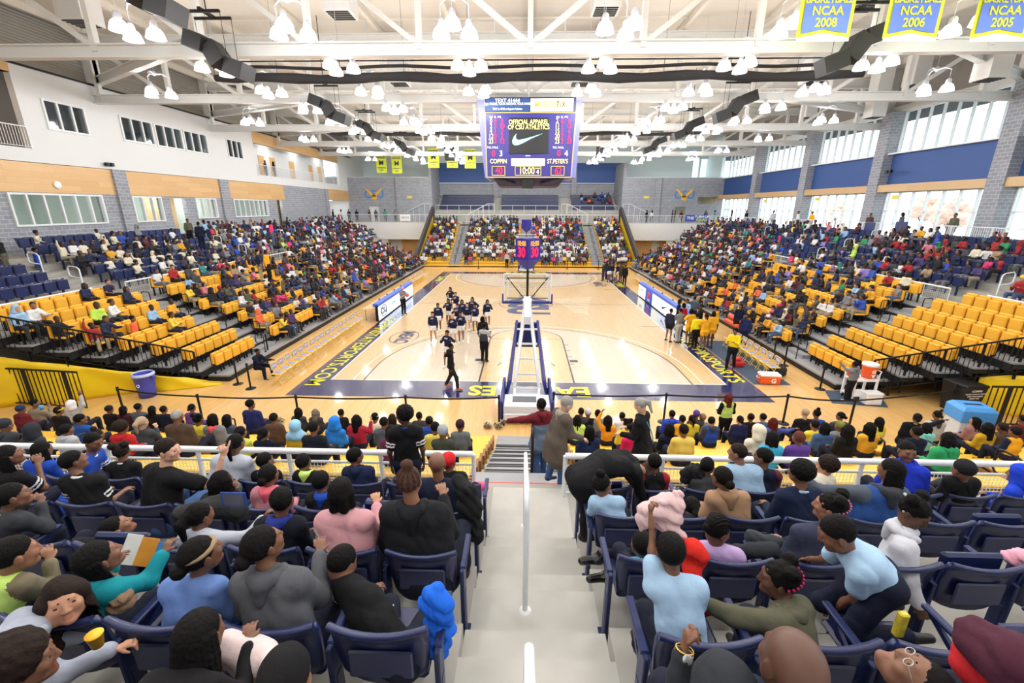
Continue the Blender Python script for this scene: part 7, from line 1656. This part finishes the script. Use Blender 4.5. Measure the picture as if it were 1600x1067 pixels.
# ---------------------------------------------------------------- people on the court
def court(u, v, h, rz, label, z=0.0, **kw):       # (u, v) the feet; h height in metres
    p = W(u, v, 'z', z); return stand_person(float(p[0]), float(p[1]), z, h/1.77, rz, label, q=kw.pop('q', 'mid'), **kw)
CH = 'cheerleader in navy crop top and white skirt, '
CHL = [(701,573,'in front at the bottom of the group','run','clap'),(678,536,'leftmost of the group','side','lap'),(686,519,'second from the left, behind the leftmost','side','side'),(709,541,'blonde, just behind the front one','clap','lap'),(721,536,'to the right of the blonde one','clap','clap'),
 (702,510,'middle column, third from the back','clap','clap'),(705,487,'farthest back with long curls','hipn','hipn'),(713,497,'second from the back','clap','clap'),(723,512,'centre right, arms bent','side','clap'),(731,518,'standing straight with legs together','lap','lap'),
 (739,507,'long curls, right part behind two others','hipn','side'),(743,520,'right part, clapping in front','clap','clap'),(762,512,'rightmost with long hair','clap','side'),(716,520,'centre, partly hidden','clap','clap')]
for i, (u, v, w, a, b) in enumerate(CHL):
    cg = court(u, v, 1.62, PI+rnd.uniform(-.5,.5), CH+w, arms=(a,b), hair='bob' if i in (6,10,12,8) else ('pony' if i % 2 else 'lowbun'), hairc='blonde' if i == 3 else 'black', sk=['b','t','m','l','b','m'][i % 6], top=(28,34,64), bot=(236,236,238), legs='short', sleeve='long', shoe='white' and (235,235,235), stride=.35 if i in (0,1,3) else .12); text('shirt_lettering', 'CSU', .085, M_white, (0,.112,1.27), (-1,0,0), (0,0,1), cg, bold=.03)
court(757,566,1.76,-.35,'referee in striped shirt and black trousers standing in the near lane', hair='afro', sk='d', top='lgrey', two=('char', .38), sleeve='short', bot='black', arms=('hold','hold'))
court(755,548,1.68,.3,'cheer coach with long black hair behind the referee', hair='long', sk='m', top='black', bot='black')
court(706,608,1.8,-PI/2,'person in black hooded jacket and leggings walking along the blue baseline', hair='short', sk='d', top='black', hood='black', bot=(40,42,46), shoe=(220,110,76), stride=.55, arms=('run','side'))
court(631,491,1.78,-PI/2-.6,'referee holding a basketball by the left scorers table', hair='bald', sk='l', top='grey', sleeve='short', bot='black', arms=('hold','hold'))
p = W(636,461,'y',26.3); o = MB(); o.lathe([(.12*math.sin(t), -.12*math.cos(t)) for t in np.linspace(0, PI, 13)], 20); o = o.build('basketball', mat('basketball_orange', (206,98,62), .6, bump=.3, scale=80), loc=p); tag(o, 'orange basketball in the hands of the referee at the left table', 'ball')
court(792,419,1.78,.2,'referee in black trousers standing by the far baseline', hair='bald', sk='l', top='lgrey', bot='black', q='far')
for i, (u, v, top, bot, lab, sk_) in enumerate(((942,439,'char','char','coach in dark suit at the far end of the right sideline','l'),(951,441,'navy','white','player in navy and white, far right sideline, left of the huddle','m'),(957,440,'dnavy','white','player in navy and white, far right sideline, middle of the huddle','d'),(963,442,'navy','white','player in navy and white, far right sideline, right of the huddle','b'),(969,441,'brown','brown','person in brown in the far right huddle','b'),(975,446,'black','black','person in black at the right of the far huddle','m'),(947,437,'dnavy','navy','player at the back of the far right huddle','d'))):
    court(u, v, 1.8, rnd.uniform(-1.5,1.5), lab, hair=['fade','pony','short'][i % 3], sk=sk_, top=top, bot=bot, legs='short' if bot == 'white' else 'long', q='far')
GO = [(1043,535,(38,40,64),'black','short','person in short navy dress at the display end, back to the court','b',(-.9)),(1058,537,'grey','lgrey','long','person in pale grey tracksuit beside the huddle','b',.3),
 (1074,540,'gold','gold','short','player in gold at the left edge of the near right huddle','m',.2),(1084,545,(236,220,40),'black','long','person in bright yellow top and black trousers in the near right huddle','b',.1),(1097,548,'gold','gold','short','player in gold with ponytail and bent knees in the near right huddle','m',.1),
 (1108,545,'gold','gold','short','tallest player in gold at the right of the near right huddle','d',.0),(1114,530,'gold','gold','short','player in gold sitting at the back of the near right huddle','m',.8),(1140,578,(236,208,30),'black','long','person in yellow top and black trousers walking past the sideline chairs','m',2.4),
 (1056,520,'dnavy','dnavy','long','person in navy suit at the left table end behind the huddle','d',-2),(1069,515,'lblue','navy','long','person in pale blue shirt behind the huddle','m',2),(1080,512,'slate','dnavy','long','tall person in dark suit at the back of the huddle','b',-.5),(1150,530,'dnavy','black','long','person in dark navy jacket beside the orange rolls','m',2.2),(1159,545,(34,40,84),'navy','long','person in blue-violet tracksuit beside the orange rolls','d',2.4),(1090,528,'black','black','long','person in black in the middle of the huddle','d',1.4),(1063,528,'red','black','long','person in red between the suits at the table end','m',.6)]
for i, (u, v, top, bot, lg, lab, sk_, rz) in enumerate(GO):
    court(u, v, 1.76+.06*(i % 3), rz, lab, hair='pony' if i in (4,) else ('afro' if i in (3,7) else ['short','lowbun','bob'][i % 3]), sk=sk_, top=top, bot=bot, legs=lg, arms=[('side','side'),('hold','hold'),('hipn','side')][i % 3], shoe=(28,28,30), stride=.35 if i == 7 else .1, sleeve='short' if top == 'gold' else 'long')
court(1323,628,1.5,.35,'person in grey hooded jacket filling a cup at the white drinks cart', hair='short', sk='d', top='grey', hood='grey', bot='black', arms=(((.0,.2,-.02),(.05,.2,.18)),'side'), shoe=(235,235,238))
# photographer crouching at the near corner of the left stand
p = W(402,588,'z',0); J = pose_sit(1.0, hz=.42, head=(0,.22,1.05)); set_arms(J, 1.0, 'fwd', 'fwd'); put_person(person_parts(J, 1.0, q='mid', hair='short', top=K['dnavy'], bot=K['dnavy'], sk='d', hands=(1,1)), (float(p[0]), float(p[1]), 0), -PI/2-.2, 'photographer in navy crouching with a camera at the left stand corner')
q_ = W(414,566,'y',float(p[1])); o = MB(); o.bbox((-.07,-.05,-.05), (.07,.05,.05), .015); o.lathe([(0,0),(.04,0),(.045,.12),(0,.12)], 14, rot_to((1,0,0))); o = o.build('camera', M_black, loc=q_); tag(o, 'black camera held by the crouching photographer', 'camera')
# far concourse and gallery walkers
def walker(u, v, y, h, lab, ax='y', z=None, **kw):
    p = W(u, v, ax, y); hz = float(p[2]) if z is None else z; stand_person(float(p[0]), float(p[1]), hz, h/1.77, rnd.uniform(-3,3), lab, q='far', **kw)
tl = ['black','white','char','navy','maroon','slate','green','grey','royal','lgrey']
for i, u in enumerate((521,534,546,558,578,588,602,618)): walker(u, 341, 61.0+.3*(i % 3), 1.7, 'person in %s leaning on the far left concourse railing, %s from the left' % (['black','white','dark grey','navy','maroon','slate','green','grey'][i], NUM[i]), z=4.45, hair=['short','long','afro','fade'][i % 4], sk='dmb'[i % 3], top=tl[i], bot='navy')
for i, u in enumerate((1010,1018,1050,1054,1064,1102,1116)): walker(u, 341, 61.0+.3*(i % 3), 1.7, 'person in %s on the far right concourse, %s from the left' % (['black','white','dark grey','navy','maroon','slate','green'][i], NUM[i]), z=4.45, hair=['short','long','afro','fade'][i % 4], sk='dmb'[i % 3], top=tl[i], bot='navy')
for i, (u, v, top, bot, w) in enumerate(((1145,345,'black','slate','in black with long hair'),(1168,345,'black','grey','in black with grey trousers'),(1210,346,'lgrey','slate','in grey'),(1249,350,'white','lgrey','in white with dark hair'),(1271,349,'gold','khaki','in gold'),(1362,357,'brown','lblue','in a brown and white jacket leaning forward'),(1402,356,'slate','jeans','in slate blue with long hair'),(1494,368,'olive','lgrey','in olive holding the rail'))):
    p = W(u, 333+(u-1145)*.035, 'x', 24.6); stand_person(24.5 if i != 6 else 24.9, float(p[1]), 4.45, 1.0 if i != 5 else .95, 1.3+.4*(i % 3), 'person %s, right concourse by the windows' % w, q='far', hair=['long','short','afro','short','short','short','long','fade'][i], sk='dmbm'[i % 4], top=top, bot=bot)
for i, (u, v) in enumerate(((411,237),(424,236))): p = W(u, v, 'x', -25.9); stand_person(-25.9, float(p[1]), 9.12, .97, -1.5, 'person in black %s on the white balcony high on the left' % ('at its near end' if i == 0 else 'leaning on the rail'), q='far', hair='fade' if i == 0 else 'hood', hairc=(20,20,22), sk='d', top='black', bot='jeans')

for u, v, z, rz_, lab, kw in ((70,446,3.0,-.6,'person in bright blue shirt standing in the left aisle of the blue seats',dict(hair='short',top='royal',bot='jeans',sk='d')),
    (14,432,3.6,-1.2,'person in black shirt standing at the left edge by the white loop rail',dict(hair='short',top='black',bot='olive',sk='m')),
    (300,382,4.0,-2.2,'person in olive jacket standing by the open doorway in the left wall',dict(hair='short',top='olive',bot='black',sk='d')),
    (318,392,3.9,.8,'person in navy leaning over the blue seats near the left doorway',dict(hair='short',top='dnavy',bot='dnavy',sk='d')),
    (428,385,3.9,-1.4,'person in hot pink standing by the second doorway in the left wall',dict(hair='long',top='hot',bot='jeans',sk='m')),
    (409,440,2.6,-1.2,'person in navy shirt and khaki trousers standing at the left low rail gap',dict(hair='short',top='navy',bot='khaki',sk='l')),
    (422,440,2.6,-1.5,'person in orange-yellow shirt standing at the left low rail gap',dict(hair='short',top='gold',bot='black',sk='d')),
    (222,560,.9,-1.0,'person in coral orange jacket and white trousers standing in the near left yellow seats',dict(hair='short',top=(238,104,66),bot='white',sk='m'))):
    p = W(u, v, 'z', z); stand_person(float(p[0]), float(p[1]), z, .96, rz_, lab, q='far', **kw)
# ---------------------------------------------------------------- crowd in the side and far stands
def obj_color_mat(name, rough, noise):
    m = bpy.data.materials.new(name); m.use_nodes = True; nt, N_, Lk = nodes(m); b = N_['Principled BSDF']; b.inputs['Roughness'].default_value = rough
    oi = N_.new('ShaderNodeObjectInfo'); tc = N_.new('ShaderNodeTexCoord'); nz = N_.new('ShaderNodeTexNoise'); nz.inputs['Scale'].default_value = 9; Lk.new(tc.outputs['Object'], nz.inputs['Vector'])
    hv = N_.new('ShaderNodeHueSaturation'); mr = N_.new('ShaderNodeMapRange'); mr.inputs[3].default_value = 1-noise; mr.inputs[4].default_value = 1+noise
    Lk.new(nz.outputs['Fac'], mr.inputs[0]); Lk.new(mr.outputs[0], hv.inputs['Value']); Lk.new(oi.outputs['Color'], hv.inputs['Color']); Lk.new(hv.outputs[0], b.inputs['Base Color']); return m
M_oc, M_oh = obj_color_mat('crowd_fabric', .85, .15), obj_color_mat('crowd_hair', .6, .3)
TPL = {}
def template(q):
    out = []
    defs = [('short',('lap','lap'),'long',.86,'bend'), ('long',('lap','lap'),'long',.86,'bend'), ('afro',('lap','chin'),'long',.9,'bend'), ('fade',('chin','lap'),'short',.84,'bend'), ('pony',('fwd','lap'),'long',.84,'bend'), ('lowbun',('cross','cross'),'long',.9,'bend'), ('hood',('lap','lap'),'long',.88,'bend'), ('short',('lap','up'),'long',.86,'bend'), ('beanie',('hold','hold'),'long',.9,'bend')]
    for i, (h, a, sl, s, lg) in enumerate(defs):
        J = set_arms(pose_sit(s, lean=.03*(i % 3), yaw=.2*((i % 3)-1), spread=.05+.03*(i % 2)), s, *a)
        out.append((h, person_parts(J, s, q=q, hair=h, sleeve=sl, hairc='black', face=.3*((i % 4)-1.5))))
    return out
TF, TT = template('far'), template('tiny')
for h, parts in TF:
    for nm, me in parts:
        me.materials.clear(); me.materials.append(M_oh if nm == 'hair' else M_oc)
        me.polygons.foreach_set('material_index', [0]*len(me.polygons))
PAL = [('black',(24,24,28),22),('navy',(30,38,72),20),('dark grey',(64,66,72),12),('grey',(128,130,136),8),('white',(222,222,224),11),('royal blue',(44,78,176),6),('red',(160,38,44),4),('maroon',(88,34,46),6),('pink',(206,120,140),3),('hot pink',(206,60,110),2),('pale blue',(150,186,220),5),('teal',(50,130,140),1),('lime',(190,226,90),1),('yellow',(228,200,70),2),('gold',(222,164,50),3),('tan',(166,138,112),3),('olive',(88,90,70),3),('green',(46,140,90),1),('lavender',(150,126,190),2),('orange',(230,110,70),2),('purple',(74,60,110),2),('cream',(220,212,190),5)]
PW = [p[2] for p in PAL]
SKL = [(88,58,44),(118,80,60),(142,98,74),(70,46,36),(182,132,104)]; BOT = [(30,34,54),(40,42,48),(150,140,120),(66,86,120),(24,24,28),(110,112,118)]
HCR = (15,13,13)
def pick(e, level, y, i):
    if level == 'b' and e > 0 and y < 24 and rnd.random() < .45: return PAL[6] if rnd.random() < .6 else PAL[1]
    if level == 'b' and e < 0 and y < 30 and rnd.random() < .35: return PAL[21]
    return rnd.choices(PAL, PW)[0]
def lin3(c): return (*lin(c), 1)
ppl = []; seats_y = []; seats_b = []
for (x,y,z,rz,e,i,k) in spots_y:
    u_, v_, zc_ = PX((x,y,z+.5)); vis = zc_ > 0 and -20 < u_ < 1620
    on = rnd.random() < density(e, 'y', y, i)
    if not vis: continue
    seats_y.append((x,y,z,rz,e,i,k,on))
    if on: ppl.append((x,y,z,rz,e,'y',i,k))
for (x,y,z,rz,e,j,k) in spots_b:
    u_, v_, zc_ = PX((x,y,z+.5)); vis = zc_ > 0 and -20 < u_ < 1620
    if not vis or (e > 0 and j == NU-1 and False): continue
    on = rnd.random() < density(e, 'b', y, j)
    seats_b.append((x,y,z,rz,e,j,k,on))
    if on: ppl.append((x,y,z,rz,e,'b',j,k))
for i in range(FR):
    y, z = far(i)
    for a, b in ((-12,-8.8), (-7.4,-.7), (.7,7.4), (8.8,12)):
        n = int((b-a)/.43)
        for k in range(n):
            dens = .97 if i > 1 else (.45 if a < 0 else .8)
            if i == 0 and a in (-12,-7.4) and k % 12 > 3: continue
            if rnd.random() < dens: ppl.append((a+.22+k*.43+rnd.uniform(-.05,.05), y+.42, z, PI, 0, 'f', i, k))
for k in range(9):
    for i_ in (1,2,3):
        if rnd.random() < .45: ppl.append((8.2+.5*k, 66.0+.85*i_+.75, 6.1+.42*i_+.02, PI, 0, 'f', 12, k))
dist = lambda p: (p[0]-CAM[0])**2+p[1]**2+(p[2]-CAM[2])**2
ppl.sort(key=dist)
already = sum(1 for o in col.objects if o.get('category') == 'person')
n_ind = max(0, 300-already); print('persons already', already, 'crowd', len(ppl), 'individual', n_ind)
def seat_word(n): return (NUM+['seventeenth','eighteenth','nineteenth','twentieth'])[n] if n < 20 else '%dth' % (n+1)
def crowd_person(p):
    x,y,z,rz,e,lv,i,k = p; ti = rnd.choice((0,0,1,1,2,2,3,3,4,4,5,5,6,7,8)); h, parts = TF[ti]; pc = pick(e, lv, y, i); sk = rnd.choice(SKL); bt = rnd.choice(BOT); sc_ = rnd.uniform(.92,1.1)
    root = empty('person', (x,y,z), rz+rnd.uniform(-.2,.2)); root.scale = (sc_,)*3
    where = 'in the %s %s seats, %s row up, %s from near end' % ('left' if e < 0 else 'right', 'yellow' if lv == 'y' else 'blue', seat_word(i), seat_word(k))
    tag(root, 'person in %s %s' % (pc[0], where), 'person', None)
    for nm, me in parts:
        o = mobj(nm, me, root); o.color = lin3({'body': sk, 'hair': HCR, 'top': pc[1], 'trousers': bt, 'shorts': bt, 'shoe': (40,40,44), 'beanie': rnd.choice(PAL)[1], 'hood': pc[1]}.get(nm, pc[1]))
for p in ppl[:n_ind]: crowd_person(p)
# the rest of the crowd: one object
def merge(name, items, mats_n, label, cat, mt):
    """items: (list of (verts, quads, colour), x, y, z, rz, scale) -> one mesh with a colour per face"""
    Vs = []; Fs = []; Cs = []; off = 0
    for geo, x, y, z, rz, s in items:
        c_, s_ = math.cos(rz)*s, math.sin(rz)*s; M_ = np.array([[c_,-s_,0],[s_,c_,0],[0,0,s]]).T
        for v, f, c in geo: Vs.append(v@M_+np.array([x,y,z])); Fs.append(f+off); Cs.append(np.tile(c, (len(f),1))); off += len(v)
    V_ = np.concatenate(Vs).astype(np.float32); F_ = np.concatenate(Fs).astype(np.int32); C = np.concatenate(Cs).astype(np.float32)
    me = bpy.data.meshes.new(name); me.vertices.add(len(V_)); me.vertices.foreach_set('co', V_.ravel()); me.loops.add(F_.size); me.loops.foreach_set('vertex_index', F_.ravel())
    me.polygons.add(len(F_)); me.polygons.foreach_set('loop_start', np.arange(0, F_.size, 4, dtype=np.int32)); me.polygons.foreach_set('use_smooth', np.ones(len(F_), bool) if cat == 'crowd' else np.zeros(len(F_), bool))
    at = me.attributes.new('tint', 'FLOAT_COLOR', 'FACE'); at.data.foreach_set('color', C.ravel()); me.materials.append(mt); me.update(calc_edges=True)
    o = mobj(name, me); tag(o, label, cat, kind='stuff'); return o
def attr_mat(name, rough):
    m = bpy.data.materials.new(name); m.use_nodes = True; nt, N_, Lk = nodes(m); b = N_['Principled BSDF']; b.inputs['Roughness'].default_value = rough
    a = N_.new('ShaderNodeAttribute'); a.attribute_name = 'tint'; Lk.new(a.outputs['Color'], b.inputs['Base Color']); return m
def geo_of(me):
    v = np.empty(len(me.vertices)*3, np.float32); me.vertices.foreach_get('co', v); f = np.empty(len(me.loops), np.int32); me.loops.foreach_get('vertex_index', f); return v.reshape(-1,3), f.reshape(-1,4)
TG = [[(nm,)+geo_of(me) for nm, me in parts] for h, parts in TT]
items = []
for p in ppl[n_ind:]:
    x,y,z,rz,e,lv,i,k = p; pc = pick(e, lv, y, i); sk = rnd.choice(SKL[:4]); bt = rnd.choice(BOT); t = TG[rnd.choice((0,0,1,1,2,2,3,3,4,4,5,5,6,7,8))]
    if lv == 'f' and i < 5 and rnd.random() < .3: pc = PAL[4]
    cm = {'body': sk, 'hair': HCR, 'top': pc[1], 'trousers': bt, 'shorts': bt, 'shoe': (40,40,44), 'beanie': rnd.choice(PAL)[1], 'hood': pc[1]}
    items.append(([(v, f, np.array(lin3(cm.get(nm, pc[1])))) for nm, v, f in t], x, y, z, rz+rnd.uniform(-.3,.3), rnd.uniform(.92,1.12)))
merge('spectators', items, None, 'dense far crowd of seated spectators filling the stands', 'crowd', attr_mat('crowd_tint', .8))
print('crowd faces', len(bpy.data.meshes['spectators'].polygons))
# seats ------------------------------------------------------------
seats_y.sort(key=dist); seats_b.sort(key=dist); n_near_blue = sum(len(v) for v in near_xs.values())
for (x,y,z,rz,e,i,k,on) in seats_y[:300]:
    o = empty('stand_seat', (x,y,z), rz); tag(o, 'yellow padded seat on the %s, %s row up, %s from the near end' % ('left' if e < 0 else 'right', seat_word(i), seat_word(k)), 'seat', 'yellow padded seats')
    mobj('backrest', YM['back'], o); mobj('seat', YM['dn' if on else 'up'], o); mobj('support', YM['leg'], o)
for (x,y,z,rz,e,j,k,on) in seats_b[:max(0, 300-n_near_blue)]:
    o = mobj('stadium_seat', UBM, None, (x,y,z), rz); tag(o, 'navy folding seat on the %s concrete rows, %s row up, %s from the near end' % ('left' if e < 0 else 'right', seat_word(j), seat_word(k)), 'seat', 'navy seats of the side stands')
def quads(mb):
    v = np.array(mb.v, np.float32); f = np.array([(q if len(q) == 4 else (*q, q[-1])) for q in mb.f if len(q) in (3, 4)], np.int32); return v, f
sy = MB(); sy.box((-.225,-.06,.40), (.225,.05,.84)); syu = MB(); syu.box((-.215,.065,.36), (.215,.17,.76)); syd = MB(); syd.box((-.215,.05,.38), (.215,.48,.46)); syk = MB(); syk.box((-.19,-.04,0), (-.15,.02,.42)); syk.box((.15,-.04,0), (.19,.02,.42))
yc = np.array(lin3((236,172,48))); bk = np.array(lin3((24,24,26)))
merge('yellow_seats', [([(*quads(sy), yc), (*quads(syd if s[7] else syu), yc), (*quads(syk), bk)], s[0], s[1], s[2], s[3], 1) for s in seats_y[300:]], None, 'farther rows of yellow padded seats in both side stands', 'seats', attr_mat('seat_tint', .5))
sb_ = MB(); sb_.box((-.23,-.03,.43), (.23,.02,.86)); sb_.box((-.22,.06,.42), (.22,.16,.83)); sb_.box((-.03,.02,0), (.03,.08,.45)); bc = np.array(lin3((32,48,98)))
merge('blue_seats', [([(*quads(sb_), bc)], s[0], s[1], s[2], s[3], 1) for s in seats_b[max(0, 300-n_near_blue):]], None, 'farther rows of navy folding seats in both side stands', 'seats', bpy.data.materials['seat_tint'])
